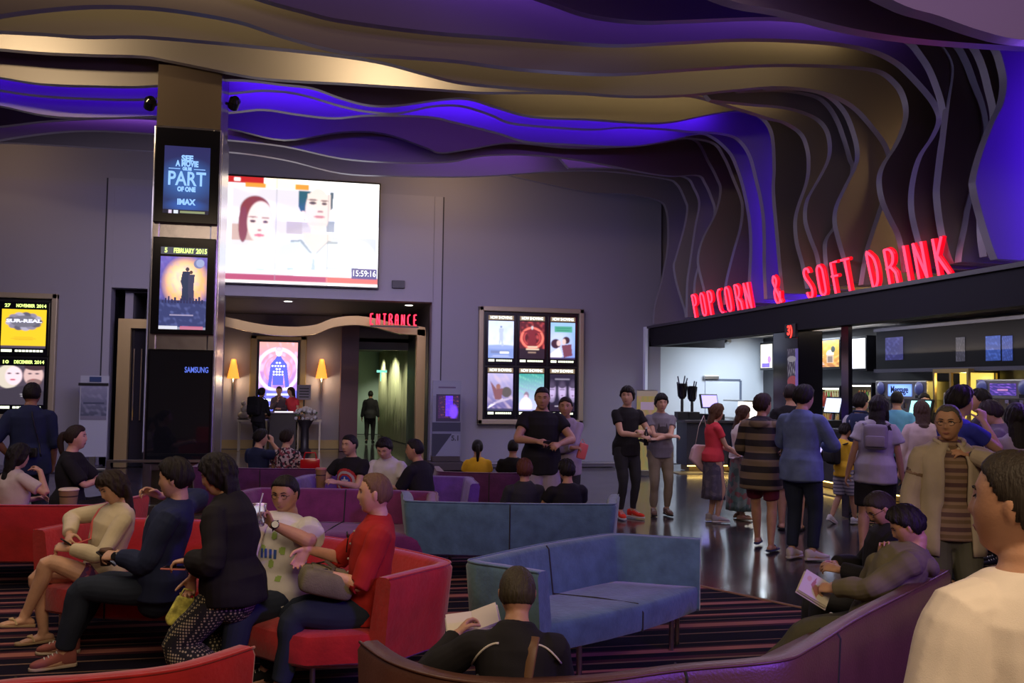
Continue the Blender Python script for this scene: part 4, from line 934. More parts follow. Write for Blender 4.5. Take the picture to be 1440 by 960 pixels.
# black pillar and slim mullion on the fascia line, tinted glass between
ya, yb = on_x(1087, 520, W + .02).y, on_x(1122, 520, W + .02).y; yc, yd = on_x(1183, 520, W + .1).y, on_x(1193, 520, W + .1).y
c = thing('black_column', 'glossy black square column under the snack bar fascia', 'column', (W + .2, (ya + yb) / 2, 0))
childw(MB().bx(W + .02, W + .42, yb, ya, 0, ZF0 - .001, .01).build('shaft', M_GLOSSBLACK), c)
A = Art(.3, 1.3, 120); A.fill((.05, .04, .08)); A.cloud((.5, .45, .55), 3, .8, 7); A.ell(.5, .35, .5, .12, (.55, .08, .10), .9); A.rect(.75, 1, 0, 1, (.25, .18, .8), .8); A.ell(.4, .8, .4, .06, (.6, .55, .6), .8)
pz1, pz0 = on_x(1115, 490, W).z, on_x(1115, 562, W).z
yy0, yy1 = on_x(1121, 520, W).y, on_x(1106, 520, W).y
childw(A.build('side_poster', attr_emi('dim_screen', .35), None, (W + .015, yy1, pz0), (0, yy0 - yy1, 0), (0, 0, pz1 - pz0)), c)
s = thing('number_display', 'small red number display on the black column', 'display', (W, (yy0 + yy1) / 2, pz1)); qz = on_x(1113, 465, W).z
childw(MB().bx(W - .03, W + .019, yy0, yy1, qz - .10, qz + .10, .005).build('housing', M_BLACK), s)
childw(text('3)', .19, emi('neon_red', (1, .03, .02), 3.0), None, (W - .034, (yy0 + yy1) / 2, qz), (0, -1, 0), UZ, 'digits', bold=.006), s)
mu = MB().bx(W + .1, W + .16, yd, yc, 0, ZF0 - .001).build('window_mullion', M_GLOSSBLACK); tag(mu, 'slim black post right of the black column under the fascia', 'post')
# counter
m_cf = mat('counter_front', (.022, .024, .04), .35, bump=.1, bscale=40); m_top = mat('counter_top', (.05, .045, .05), .2)
k = thing('snack_counter', 'long dark snack counter running under the fascia', 'counter', (8.9, 12.5, 0))
childw(MB().bx(8.6, 9.1, 5.0, 17.9, .12, .98).bx(7.35, 8.6, 17.35, 17.9, .12, .98).build('counter_body', m_cf), k)
childw(MB().bx(8.5, 9.15, 4.95, 17.95, .98, 1.04, .01).bx(7.27, 8.6, 17.27, 17.97, .981, 1.041, .01).build('worktop', m_top), k)
childw(MB().bx(8.68, 9.1, 5.0, 17.85, 0, .12).bx(7.43, 8.68, 17.43, 17.85, 0, .12).build('kick_plate', mat('kick', (.25, .18, .08), .35, .5)), k)
childw(MB().bx(8.60, 8.62, 5.0, 17.34, .10, .12).bx(7.37, 8.6, 17.36, 17.38, .10, .12).build('glow_strip', emi('kick_glow', (1, .66, .18), 5)), k)
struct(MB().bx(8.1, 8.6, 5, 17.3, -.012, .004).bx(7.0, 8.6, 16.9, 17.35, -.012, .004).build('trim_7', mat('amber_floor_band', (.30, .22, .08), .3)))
# white display case glowing at the far end of the counter
for px, py, w_, h_, em, lb in ((1030, 583, .55, .42, 1.3, 'low glass case glowing white on the counter behind the two long-haired women'),):
    q = on_x(px, py, 8.6); t = thing('display_case', lb, 'display case', (8.85, q.y, 1.04))
    childw(MB().bx(8.62, 9.05, q.y - .5, q.y + .5, 1.041, 1.08).bx(8.62, 9.05, q.y - .5, q.y + .5, 1.42, 1.45).bx(9.0, 9.05, q.y - .5, q.y + .5, 1.08, 1.42).build('case', M_STEEL), t)
    childw(MB().bx(8.95, 8.99, q.y - .45, q.y + .45, 1.09, 1.41).build('lit_back', emi('case_glow', (1, .92, .8), 2.2)), t)
q = on_x(1023, 608, 8.58)
t = thing('lit_menu_panel', 'bright menu panel on the counter front beside the woman in red', 'sign', (8.58, q.y, q.z - .3)); 
childw(MB().bx(8.56, 8.599, q.y - .35, q.y + .35, .55, .95, .01).build('frame', M_STEEL), t); childw(MB().bx(8.55, 8.559, q.y - .31, q.y + .31, .59, .91).build('lit_face', emi('case_glow', (1, .92, .8), 2.2)), t)
# things on the end counter: trophy-like dispensers, till
def dispenser(px, label, h):
    q = on_y(px, 598, 17.6); t = thing('straw_dispenser', label, 'dispenser', (q.x, 17.6, 1.041))
    childw(MB().bx(q.x - .13, q.x + .13, 17.5, 17.7, 1.041, 1.20, .01).build('base', M_BLACK), t)
    childw(MB().tube([(q.x, 17.6, 1.2), (q.x, 17.6, 1.2 + h * .6)], .03, 10).build('pole', M_BLACK), t)
    childw(MB().lathe([(.05, 0), (.09, .06), (.11, .30), (.08, .32)], (q.x, 17.6, 1.2 + h * .35), 14).build('holder', M_GLOSSBLACK, smooth=True), t)
    rs = random.Random(px); f = MB()
    for i in range(7):
        a_ = rs.uniform(0, 6.28); f.tube([(q.x + .04 * math.cos(a_), 17.6, 1.2 + h * .6), (q.x + .11 * math.cos(a_), 17.6 + .08 * math.sin(a_), 1.2 + h * .6 + rs.uniform(.12, .3))], .014, 5)
    childw(f.build('straws', mat('dark_straws', (.05, .05, .09), .5)), t)
dispenser(959, 'tall black straw dispenser at the left end of the counter', .75); dispenser(973, 'shorter black dispenser beside the tall straw dispenser', .6)
def till(x_, y_, rz, label, lit=(.35, .3, 1.0)):
    t = thing('cash_register', label, 'till', (x_, y_, 1.041), rz)
    MB().bx(-.2, .2, -.2, .2, 0, .12, .01).build('base', M_BLACK, t)
    MB().tube([(0, .05, .1), (0, .08, .25)], .03, 8).build('neck', M_BLACK, t)
    MB().box((0, .08, .38), (.42, .05, .30), Euler((R(-15), 0, 0)).to_matrix(), .01).build('monitor', M_BLACK, t)
    MB().box((0, .05, .38), (.37, .012, .25), Euler((R(-15), 0, 0)).to_matrix()).build('screen', emi('till_screen_%d' % int(lit[0] * 100), lit, 2.0), t)
q = on_y(1000, 590, 17.6); till(q.x, 17.6, R(10), 'cash register with a lit screen behind the woman in red')
q = on_x(1168, 590, 8.85); till(8.85, q.y, R(-80), 'cash register with a bright screen right of the denim jacket man', (.6, .7, 1.0))
q = on_x(1290, 590, 8.85); till(8.85, q.y, R(-80), 'cash register behind the woman with brown hair in the queue', (.3, .8, .8))
# back bar: cabinet run with machines
k = thing('back_bar_cabinet', 'dark cabinet run behind the snack counter', 'cabinet', (WB - .35, 11, 0))
childw(MB().bx(WB - .6, WB - .001, 4.5, 18.6, 0, .95).build('body', m_cf), k); childw(MB().bx(WB - .65, WB - .001, 4.5, 18.6, .95, 1.0, .008).build('worktop', M_STEEL), k)
XB = WB - .02
def onb(px, py, X=XB): return on_x(px, py, X)
# menu screens on the back bar wall
def menu(px0, px1, py0, py1, art, label, X=WB - .25, em=None):
    a_, b_ = on_x(px0, (py0 + py1) / 2, X), on_x(px1, (py0 + py1) / 2, X); pm = (px0 + px1) / 2; z1, z0 = on_x(pm, py0, X).z, on_x(pm, py1, X).z
    t = thing('menu_screen', label, 'screen', (X, (a_.y + b_.y) / 2, z0))
    childw(MB().bx(X, WB - .201 + .2, b_.y - .04, a_.y + .04, z0 - .05, z1 + .05, .005).build('housing', m_darkscr), t)
    childw(art.build('picture', em or attr_emi('menu_glow', 1.5), None, (X - .004, a_.y, z0), (0, b_.y - a_.y, 0), (0, 0, z1 - z0)), t)
A1 = Art(.5, .6, 60); A1.fill((1, .95, .8)); A1.rect(.1, .8, .02, .2, (.15, .1, .6)); A1.ell(.75, .35, .15, .15, (.4, .2, .7)); A1.rect(.15, .6, .6, .68, (.8, .4, .5), .7)
A2 = Art(.5, .6, 60); A2.fill((.9, 1, .95)); A2.ell(.4, .28, .4, .22, (.25, .3, .02)); A2.rect(.1, .65, .2, .45, (.55, .4, .05)); A2.ell(.8, .8, .12, .1, (.2, .35, .25)); A2.rect(.1, .5, .7, .74, (.5, .6, .55))
A3 = Art(.9, .8, 110); A3.grad((1.0, .55, .03), (.35, .12, .05)); A3.cloud((1.2, .8, .2), 2, .5, 4); A3.ell(.70, .5, .13, .14, (1.1, .9, .6)); A3.rect(.58, .82, .15, .45, (.55, .4, .3)); A3.rect(.62, .78, .18, .4, (.05, .03, .04), .7); A3.ell(.80, .66, .07, .12, (.03, .05, .05)); A3.textlines(.12, .5, .35, .55, 3, (.9, .6, .2), 3); A3.textlines(.1, .5, .08, .2, 2, (.6, .5, .7), 4)
A4 = Art(.5, .9, 60); A4.fill((1.1, 1.15, 1.3))
menu(1070, 1086, 484, 517, A1, 'lit menu screen between the pale wall and the black column')
menu(1121, 1137, 482, 518, A2, 'pale menu screen with a burger right of the black column')
menu(1140, 1180, 479, 516, A3, 'orange menu screen picturing a popcorn tub')
menu(1194, 1217, 476, 518, A4, 'blank bright white menu screen right of the slim post')
# dark angled screen band
band = thing('screen_band', 'long dark glossy band of switched-off screens above the back bar', 'screen band', (WB - .5, 10, 1.9))
b0, b1 = on_x(1232, 470, WB - .45), on_x(1480, 470, WB - .45)
zt, zb = on_x(1232, 466, WB - .45).z, on_x(1232, 520, WB - .45).z
childw(MB().bx(WB - .45, WB - .001, b1.y, b0.y, zb, zt, .01).build('housing', mat('band_black', (.003, .003, .006), .5, spec=.12)), band)
childw(MB().bx(WB - .50, WB - .44, b1.y, b0.y, zb - .05, zb + .01).bx(WB - .50, WB - .44, b1.y, b0.y, zt - .01, zt + .04).build('rail', mat('band_rail', (.10, .10, .14), .3, .5)), band)
def dimscr(px0, px1, py0, py1, c, lb, seed):
    A = Art(.5, .5, 50); A.grad(c, [v_ * .7 for v_ in c]); A.cloud([v_ * 1.8 + .02 for v_ in c], 3, .6, seed)
    X = WB - .455; a_, b_ = on_x(px0, 490, X), on_x(px1, 490, X); z1, z0 = on_x((px0 + px1) / 2, py0, X).z, on_x((px0 + px1) / 2, py1, X).z
    t = A.build('dim_screen', attr_emi('dim_menu', 1.0), None, (X, a_.y, z0), (0, b_.y - a_.y, 0), (0, 0, z1 - z0)); childw(t, band); t['label'] = lb
dimscr(1245, 1270, 474, 506, (.03, .03, .16), 'dim violet screen', 1); dimscr(1344, 1357, 474, 508, (.03, .03, .05), 'faint grey screen', 2); dimscr(1386, 1407, 472, 507, (.02, .06, .30), 'dim blue screen', 3); dimscr(1409, 1424, 472, 507, (.02, .05, .26), 'dim blue screen', 4)
# shelves of bottles and slush machines
def shelf_unit(px0, px1, py0, py1, label, lit):
    X = WB - .5; a_, b_ = on_x(px0, 560, X), on_x(px1, 560, X); pm = (px0 + px1) / 2; z1, z0 = on_x(pm, py0, X).z, on_x(pm, py1, X).z; z0 = max(z0, 1.001)
    t = thing('bottle_cooler', label, 'cooler', (X + .2, (a_.y + b_.y) / 2, z0)); n_ = 3
    m_ = MB().bx(X, WB - .01, b_.y, b_.y + .03, z0, z1).bx(X, WB - .01, a_.y - .03, a_.y, z0, z1).bx(X, WB - .01, b_.y, a_.y, z1, z1 + .04).bx(WB - .05, WB - .01, b_.y, a_.y, z0, z1).bx(X, WB - .01, b_.y, a_.y, z0 - .0, z0 + .02)
    childw(m_.build('carcass', M_BLACK), t); childw(MB().bx(WB - .06, WB - .051, b_.y + .03, a_.y - .03, z0 + .02, z1).build('lit_back', emi('cooler_glow_%s' % lit[0], lit[1], lit[2])), t)
    childw(MB().bx(X + .02, X + .06, b_.y + .02, a_.y - .02, z1 - .03, z1 - .005).build('light_bar', emi('cooler_bar', (1, .95, .85), 3)), t)
    zs = [z0 + .02, z0 + .02 + (z1 - z0) * .48]
    childw(MB().bx(X + .02, WB - .06, b_.y + .03, a_.y - .03, zs[1] - .02, zs[1]).build('shelf', M_STEEL), t)
    return X, a_.y, b_.y, zs, z1, px0
BCOL = [(.75, .45, .10), (.15, .45, .08), (.7, .6, .3), (.5, .08, .05), (.85, .75, .55), (.10, .12, .05)]
_bot = {}
def bottle(x_, y_, z_, ci, s, label, group):
    if ci not in _bot:
        t = thing('bottle', label, 'bottle', (x_, y_, z_), 0, group)
        MB().lathe([(.030, 0), (.033, .01), (.033, .13), (.014, .19), (.012, .235)], (0, 0, 0), 10).build('glass_body', mat('bottle_%d' % ci, BCOL[ci], .15, emit=BCOL[ci], es=.0), t, smooth=True)
        MB().lathe([(.015, .235), (.015, .26)], (0, 0, 0), 8).build('cap', M_GOLD, t); _bot[ci] = t
    else:
        t = copy_tree(_bot[ci]); t.location = (x_, y_, z_); t['label'] = label; t['group'] = group
    t.scale = (s, s, s); return t
for px0, px1, py0, py1, lb, lit, gp_, place in ((1131, 1181, 545, 620, 'lit bottle cooler behind the denim jacket man', ('a', (.75, .8, .45), .55), 'bottles in the left cooler', 'left'), (1193, 1226, 541, 612, 'brightly lit bottle cooler right of the slim post', ('b', (1, .85, .6), 1.1), 'bottles in the bright cooler', 'bright right')):
    X, ya_, yb_, zs, z1, _ = shelf_unit(px0, px1, py0, py1, lb, lit); rs = random.Random(px0)
    for si, z_ in enumerate(zs):
        n_ = int((ya_ - yb_ - .08) / .085)
        for i in range(n_):
            bottle(X + .12, yb_ + .06 + i * .085, z_, rs.randrange(6), min(1.15, (z1 - zs[1] - .02) / .27), 'bottle standing on the %s shelf of the %s bottle cooler' % (('lower', 'upper')[si], place), gp_ + (', upper shelf' if si else ', lower shelf'))
def machine(px0, px1, py0, py1, label, art, red=False):
    X = WB - .55; a_, b_ = on_x(px0, 545, X), on_x(px1, 545, X); pm = (px0 + px1) / 2; z1, z0 = on_x(pm, py0, X).z, on_x(pm, py1, X).z
    L = a_.y - b_.y; t = thing('drink_machine', label, 'machine', (X + .25, (a_.y + b_.y) / 2, 1.0))
    childw(MB().bx(X, X + .5, b_.y, a_.y, z0, z1, .02).bx(X + .2, X + .5, b_.y + .03, a_.y - .03, 1.0, z0).build('cabinet', M_STEEL), t)
    childw(art.build('lit_panel', attr_emi('menu_glow', 1.5), None, (X - .006, a_.y - L * .27, z0 + .06), (0, -L * .46, 0), (0, 0, z1 - z0 - .12)), t)
    for f_ in (.12, .87):
        childw(MB().lathe([(.10, -.01), (.11, .0), (.09, .02), (.0, .05)], (X - .01, a_.y - L * f_, (z0 + z1) / 2 + .03), 18, Euler((0, R(-90), 0)).to_matrix()).build('gauge', mat('gauge_blue', (.10, .12, .35), .3), smooth=True), t)
        childw(MB().bx(X - .02, X + .001, a_.y - L * f_ - .08, a_.y - L * f_ + .08, z0 + .03, z0 + .08).build('badge', M_BLACK), t)
    for f_ in (.25, .5, .75):
        childw(MB().tube([(X + .1, a_.y - L * f_, z0), (X + .1, a_.y - L * f_, z0 - .14)], .025, 8).box((X + .1, a_.y - L * f_, z0 - .02), (.08, .07, .06)).build('tap', M_CHROME), t)
    childw(MB().bx(X, X + .5, b_.y, a_.y, 1.0, 1.05, .01).build('drip_tray', M_STEEL), t)
    return X, a_.y, b_.y
Am = Art(.5, .25, 80); Am.fill((.12, .25, 1.0)); Am.ell(.5, .5, .5, .5, (.3, .5, 1.3), .7, soft=.8)
X, ay, by = machine(1231, 1303, 535, 562, 'steel drinks machine with a bright blue panel behind the queue', Am)
L = ay - by; zc = on_x(1265, 548, WB - .56).z
tt = text('Message', .16, mat('navy_ink', (.01, .02, .12), .5), None, (X - .012, ay - L * .5, zc), (0, -1, 0), UZ, 'lettering', width=L * .34, bold=.004); tt.parent = [o_ for o_ in bpy.data.objects if o_.name.startswith('drink_machine')][0]; tt.matrix_parent_inverse = Matrix.Translation(-tt.parent.location)
An = Art(.6, .2, 80); An.fill((.03, .02, .15)); An.cloud((.25, .1, .6), 3, .7, 3); An.rect(.3, .7, .4, .55, (.5, .2, .4), .6)
machine(1372, 1452, 533, 562, 'steel drinks machine with a dim violet panel at the right end of the bar', An)
# popcorn warmer
def warmer():
    X = WB - .6; a_, b_ = on_x(1312, 560, X), on_x(1362, 560, X); z1 = on_x(1330, 524, X).z
    t = thing('popcorn_warmer', 'tall brass-framed popcorn cabinet glowing yellow behind the man with his hand to his mouth', 'popcorn cabinet', (X + .25, (a_.y + b_.y) / 2, 1.0))
    f = MB(); ym = (a_.y + b_.y) / 2
    for y_ in (a_.y - .04, ym - .02, b_.y): 
        f.bx(X, X + .04, y_, y_ + .04, 1.0, z1); f.bx(X + .5, X + .54, y_, y_ + .04, 1.0, z1)
    f.bx(X, X + .54, b_.y, a_.y, z1, z1 + .06); f.bx(X, X + .54, b_.y, a_.y, 1.0, 1.05)
    childw(f.build('frame', M_GOLD), t)
    childw(MB().bx(X + .45, X + .47, b_.y + .04, a_.y - .04, 1.05, z1).build('lit_back', emi('popcorn_glow', (1, .72, .12), .9)), t)
    childw(MB().bx(X + .1, X + .35, ym + .1, a_.y - .1, z1 - .55, z1 - .3, .03).build('kettle', M_STEEL), t)
    pc = MB(); rs = random.Random(5)
    for i in range(160): pc.ball((X + rs.uniform(.06, .42), rs.uniform(b_.y + .06, a_.y - .06), 1.05 + rs.uniform(0, .26) * (1 - .3 * rs.random())), rs.uniform(.018, .032), 6)
    o = pc.build('popcorn', mat('popcorn', (.85, .70, .30), .8)); childw(o, t); o['kind'] = 'stuff'
    pointl('popcorn_cabinet_lamp', (X + .25, ym, z1 - .12), 5, (1, .75, .25), .04)
warmer()
# yellow poster stand by the corner
def ystand():
    a_ = at(903, 640, 17.6); b_ = at(916, 640, 17.6); t = thing('banner_stand', 'narrow yellow banner stand between the two standing young men', 'banner', ((a_.x + b_.x) / 2, a_.y, 0), R(-4))
    A = Art(.35, 1.55, 120); A.fill((.55, .48, .10)); A.cloud((.75, .3, .4), 2, .5, 3); A.cloud((.3, .5, .15), 3, .6, 5); A.rect(0, 1, .93, 1, (.5, .45, .25)); A.rect(.2, .8, .76, .86, (.6, .5, .5))
    A.build('print', attr_mat('printed_board'), t, (-.20, 0, .1), (.42, 0, 0), (0, 0, 1.52)); MB().bx(-.2, .22, .002, .02, .1, 1.64).build('panel', M_STEEL, t); MB().bx(-.22, .24, -.12, .14, 0, .10, .01).build('base', M_STEEL, t)
ystand()
# ---- POPCORN & SOFT DRINK
sg = thing('snack_sign', 'red neon sign reading POPCORN & SOFT DRINK along the snack bar fascia', 'sign', (W, 12, ZF1))
word = 'POPCORN & SOFT DRINK'
# left foot of each letter in the photo (column) and its foot row
cols = [977, 988, 999, 1012, 1023, 1037, 1050, None, 1090, None, 1135, 1153, 1173, 1189, None, 1225, 1250, 1276, 1291, 1319]
# letters' feet run from x=979 to x=1335
uzt = Vector((-.19, 0, .98)); nn = Vector((-.98, 0, -.19)); uy_ = Vector((0, -1, 0))
for ch, cpx in zip(word, cols):
    if ch == ' ': continue
    y_ = on_x(cpx, 440, W).y
    neon_letter(ch, Vector((W + .03, y_, ZF1 + .045)), uy_, uzt, nn, .42, sg, .025, 1.02)
childw(MB().bx(W + .0, W + .04, on_x(1345, 400, W).y, on_x(972, 440, W).y, ZF1 + .004, ZF1 + .03).build('mounting_rail', M_BLACK), sg)
# ================================================================== PEOPLE: one skinned surface each, clothes as their own meshes
def V(*a): return np.array(a, float)
def nrm(v):
    l = np.linalg.norm(v); return v / l if l > 1e-9 else v
def rotm(rx=0, ry=0, rz=0):
    """degrees; rx: forward lean (+ = towards +y), ry: lean to +x, rz: turn left"""
    return np.array((Matrix.Rotation(R(rz), 3, 'Z') @ Matrix.Rotation(R(ry), 3, 'Y') @ Matrix.Rotation(R(-rx), 3, 'X')))
class Soup:
    def __init__(s): s.v = []; s.f = []; s.n = 0
    def add(s, v, f):
        s.v.append(np.asarray(v, float)); s.f.extend([tuple(i + s.n for i in q) for q in f]); s.n += len(v)
    def loft(s, C, RX, RY, side, n=14, caps=True, power=1.0, up=None, ck=1.0):
        """C centres, RX half-width along side, RY half-depth across"""
        C = [np.asarray(c, float) for c in C]; N = len(C)
        side = [np.asarray(side, float)] * N if np.ndim(side) == 1 else side
        q = np.linspace(0, 2 * math.pi, n, endpoint=False); cq, sq = np.cos(q), np.sin(q)
        if power != 1.0: cq = np.sign(cq) * np.abs(cq) ** power; sq = np.sign(sq) * np.abs(sq) ** power
        rings = []
        for i in range(N):
            t = nrm(C[min(i + 1, N - 1)] - C[max(i - 1, 0)]); sd = nrm(side[i] - t * np.dot(side[i], t)); dp = np.cross(t, sd)
            rings.append((C[i], sd, dp, RX[i], RY[i], t))
        if caps:
            a = rings[0]; b = rings[-1]; pre = []; post = []
            for k in (.95, .75, .4):
                h = math.sqrt(1 - k * k)
                pre.append((a[0] - a[5] * min(a[3], a[4]) * h * ck, a[1], a[2], a[3] * k, a[4] * k, a[5]))
                post.append((b[0] + b[5] * min(b[3], b[4]) * h * ck, b[1], b[2], b[3] * k, b[4] * k, b[5]))
            rings = pre[::-1] + rings + post
        vs = [r[0] + r[1] * (r[3] * cq)[:, None] + r[2] * (r[4] * sq)[:, None] for r in rings]
        M_ = len(rings); fs = []
        for i in range(M_ - 1):
            for j in range(n): fs.append((i * n + j, i * n + (j + 1) % n, (i + 1) * n + (j + 1) % n, (i + 1) * n + j))
        fs.append(tuple(range(n))[::-1]); fs.append(tuple((M_ - 1) * n + j for j in range(n)))
        s.add(np.concatenate(vs), fs)
    def limb(s, pts, rad, n=12, flat=1.0, side=(1, 0.02, 0.01), ck=1.0):
        """round limb through joints with spline smoothing"""
        P = spline([tuple(p) + (r,) for p, r in zip(pts, rad)], 4)
        sides = []; prev = np.asarray(side, float)
        for i in range(len(P)):
            t = nrm(P[min(i + 1, len(P) - 1)][:3] - P[max(i - 1, 0)][:3]); u = prev - t * np.dot(prev, t)
            if np.linalg.norm(u) < .05: u = np.cross(t, V(0, 0, 1)) + V(1e-3, 0, 0)
            prev = nrm(u); sides.append(prev)
        s.loft([p[:3] for p in P], [p[3] for p in P], [p[3] * flat for p in P], sides, n, ck=ck)
def evaluated(me_src, voxel, smooth=4, sf=.5):
    ob = bpy.data.objects.new('tmp', me_src); COL.objects.link(ob)
    md = ob.modifiers.new('r', 'REMESH'); md.mode = 'VOXEL'; md.voxel_size = voxel
    if smooth:
        ms = ob.modifiers.new('s', 'SMOOTH'); ms.factor = sf; ms.iterations = smooth
    dg = bpy.context.evaluated_depsgraph_get(); me = bpy.data.meshes.new_from_object(ob.evaluated_get(dg))
    bpy.data.objects.remove(ob); bpy.data.meshes.remove(me_src); return me
def soup_mesh(s, name, voxel=None, smooth=4, fold=0.0, fscale=9, seed=0, scale=1.0):
    me = bpy.data.meshes.new(name); vv = np.concatenate(s.v) * scale; me.from_pydata([tuple(p) for p in vv], [], s.f); me.update()
    if voxel: me = evaluated(me, voxel, smooth)
    if fold:
        n = len(me.vertices); co = np.empty(n * 3); me.vertices.foreach_get('co', co); co = co.reshape(-1, 3)
        no = np.empty(n * 3); me.vertices.foreach_get('normal', no) if hasattr(me.vertices[0], 'normal') else None; no = no.reshape(-1, 3)
        rs = np.random.RandomState(seed); d = np.zeros(n)
        wx = .5 * np.sin(co[:, 1] * 11 + seed) + .4 * np.sin(co[:, 0] * 9 + 2 * seed)
        for k in range(5):
            kv = rs.normal(size=3) * V(.55, .55, 1.0); kv = nrm(kv) * fscale * (1 + .6 * k); ph = rs.uniform(0, 6.28)
            d += np.sin(co @ kv * 2.2 + ph + 2.2 * wx) / (1 + .5 * k)
        d = np.abs(d / 2.2) ** 1.3 * np.sign(d)
        co += no * (d * fold)[:, None]; me.vertices.foreach_set('co', co.ravel()); me.update()
    me.polygons.foreach_set('use_smooth', np.ones(len(me.polygons), bool)); return me
def add_obj(me, name, m_, parent, loc=None):
    me.name = name; me.materials.clear()
    if m_: me.materials.append(m_)
    o = bpy.data.objects.new(name, me); COL.objects.link(o); o.parent = parent
    if loc is not None: o.location = loc
    return o

def head_form(nu=52, nv=40, fem=0.0, fat=0.0):
    th = np.linspace(0, 2 * math.pi, nu, endpoint=False); ph = np.linspace(0, math.pi, nv + 1)
    T, PH = np.meshgrid(th, ph); sx = np.sin(PH) * np.sin(T); sy = np.sin(PH) * np.cos(T); sz = np.cos(PH)
    low = np.clip(-sz - .05, 0, 1)
    jaw = 1 - (.34 + .05 * fem - .10 * fat) * low ** 1.4
    x = np.sign(sx) * np.abs(sx) ** .88 * (.0765 + .004 * fat) * jaw * (1 + .05 * np.clip(sz, 0, 1))
    yf = np.where(sy > 0, .090 * np.abs(sy) ** .70, -.102 * np.abs(sy) ** .9 * (1 - .42 * low ** .8))
    z = .118 * np.sign(sz) * np.abs(sz) ** .94 - .002
    y = yf - .004
    f = np.clip(sy * 1.6, 0, 1)
    g = lambda a, c, s_: np.exp(-((a - c) / s_) ** 2)
    nose = np.interp(z, [-.046, -.034, -.024, .0, .025, .04], [0, .006, .021 - .003 * fem, .014, .005, 0]) * np.exp(-(x / (.0095 + .005 * np.clip(-(z) / .03, 0, 1))) ** 2)
    d = nose
    d += -.0085 * (g(x, .031, .016) + g(x, -.031, .016)) * g(z, .014, .014)      # eye sockets
    d += (.0045 - .003 * fem) * g(z, .034, .010) * g(x, 0, .05)                    # brow
    d += .003 * (g(x, .045, .016) + g(x, -.045, .016)) * g(z, -.012, .018)       # cheek
    d += .0055 * g(z, -.056, .008) * g(x, 0, .022) - .0035 * g(z, -.074, .007) * g(x, 0, .022) + .0075 * g(z, -.096, .014) * g(x, 0, .026)
    d += -.002 * g(z, -.056, .0022) * g(x, 0, .024)
    y = y + d * f
    y = y + np.where(sy > 0, .006 * low * f, 0)
    P = np.stack([x, y, z], -1); S = np.stack([sx, sy, sz], -1)
    return P, S
def grid_faces(nr, nu):
    return [(i * nu + j, (i + 1) * nu + j, (i + 1) * nu + (j + 1) % nu, i * nu + (j + 1) % nu) for i in range(nr - 1) for j in range(nu)]
_skin = {}
def skin_mat(col):
    k = 'skin_%02d%02d' % (int(col[0] * 100), int(col[1] * 100))
    if k not in _skin:
        m_ = mat(k, col, .52, var=.10, vscale=14, bump=.10, bscale=160); b = m_.node_tree.nodes['Principled BSDF']
        b.inputs['Subsurface Weight'].default_value = .0; _skin[k] = m_
    return _skin[k]
def hair_mat(col):
    k = 'hair_%03d%03d' % (int(col[0] * 1000), int(col[1] * 1000))
    if k in MATS: return MATS[k]
    m_ = mat(k, col, .55, spec=.25); nt = m_.node_tree; b = nt.nodes['Principled BSDF']
    tc = nt.nodes.new('ShaderNodeTexCoord'); mp = nt.nodes.new('ShaderNodeMapping'); mp.inputs['Scale'].default_value = (160, 160, 12); nt.links.new(tc.outputs['Object'], mp.inputs['Vector'])
    n = nt.nodes.new('ShaderNodeTexNoise'); n.inputs['Scale'].default_value = 1; n.inputs['Detail'].default_value = 3; nt.links.new(mp.outputs[0], n.inputs['Vector'])
    mx = nt.nodes.new('ShaderNodeMix'); mx.data_type = 'RGBA'; mx.inputs['A'].default_value = (*[c * .5 for c in col], 1); mx.inputs['B'].default_value = (*[min(1, c * 1.4) for c in col], 1)
    nt.links.new(n.outputs['Fac'], mx.inputs['Factor']); nt.links.new(mx.outputs['Result'], b.inputs['Base Color'])
    bp = nt.nodes.new('ShaderNodeBump'); bp.inputs['Strength'].default_value = .6; bp.inputs['Distance'].default_value = .01; nt.links.new(n.outputs['Fac'], bp.inputs['Height']); nt.links.new(bp.outputs['Normal'], b.inputs['Normal'])
    return m_
def cloth(name, col, rough=.85, bump=.12, bscale=420, var=.12):
    return mat('cloth_' + name, col, rough, bump=bump, bscale=bscale, var=var, vscale=6, spec=.25)
def ik(a, b, l1, l2, pole):
    a, b = np.asarray(a, float), np.asarray(b, float); d = b - a; L = np.linalg.norm(d); L2 = min(L, (l1 + l2) * .998); t = nrm(d)
    if L > L2: b = a + t * L2
    x = (l1 * l1 - l2 * l2 + L2 * L2) / (2 * L2); h = math.sqrt(max(l1 * l1 - x * x, 1e-6))
    p = np.asarray(pole, float); p = nrm(p - t * np.dot(p, t)); return a + t * x + p * h, b
M_EYEW = mat('eye_white', (.62, .58, .55), .25); M_IRIS = mat('iris_brown', (.015, .008, .005), .15)

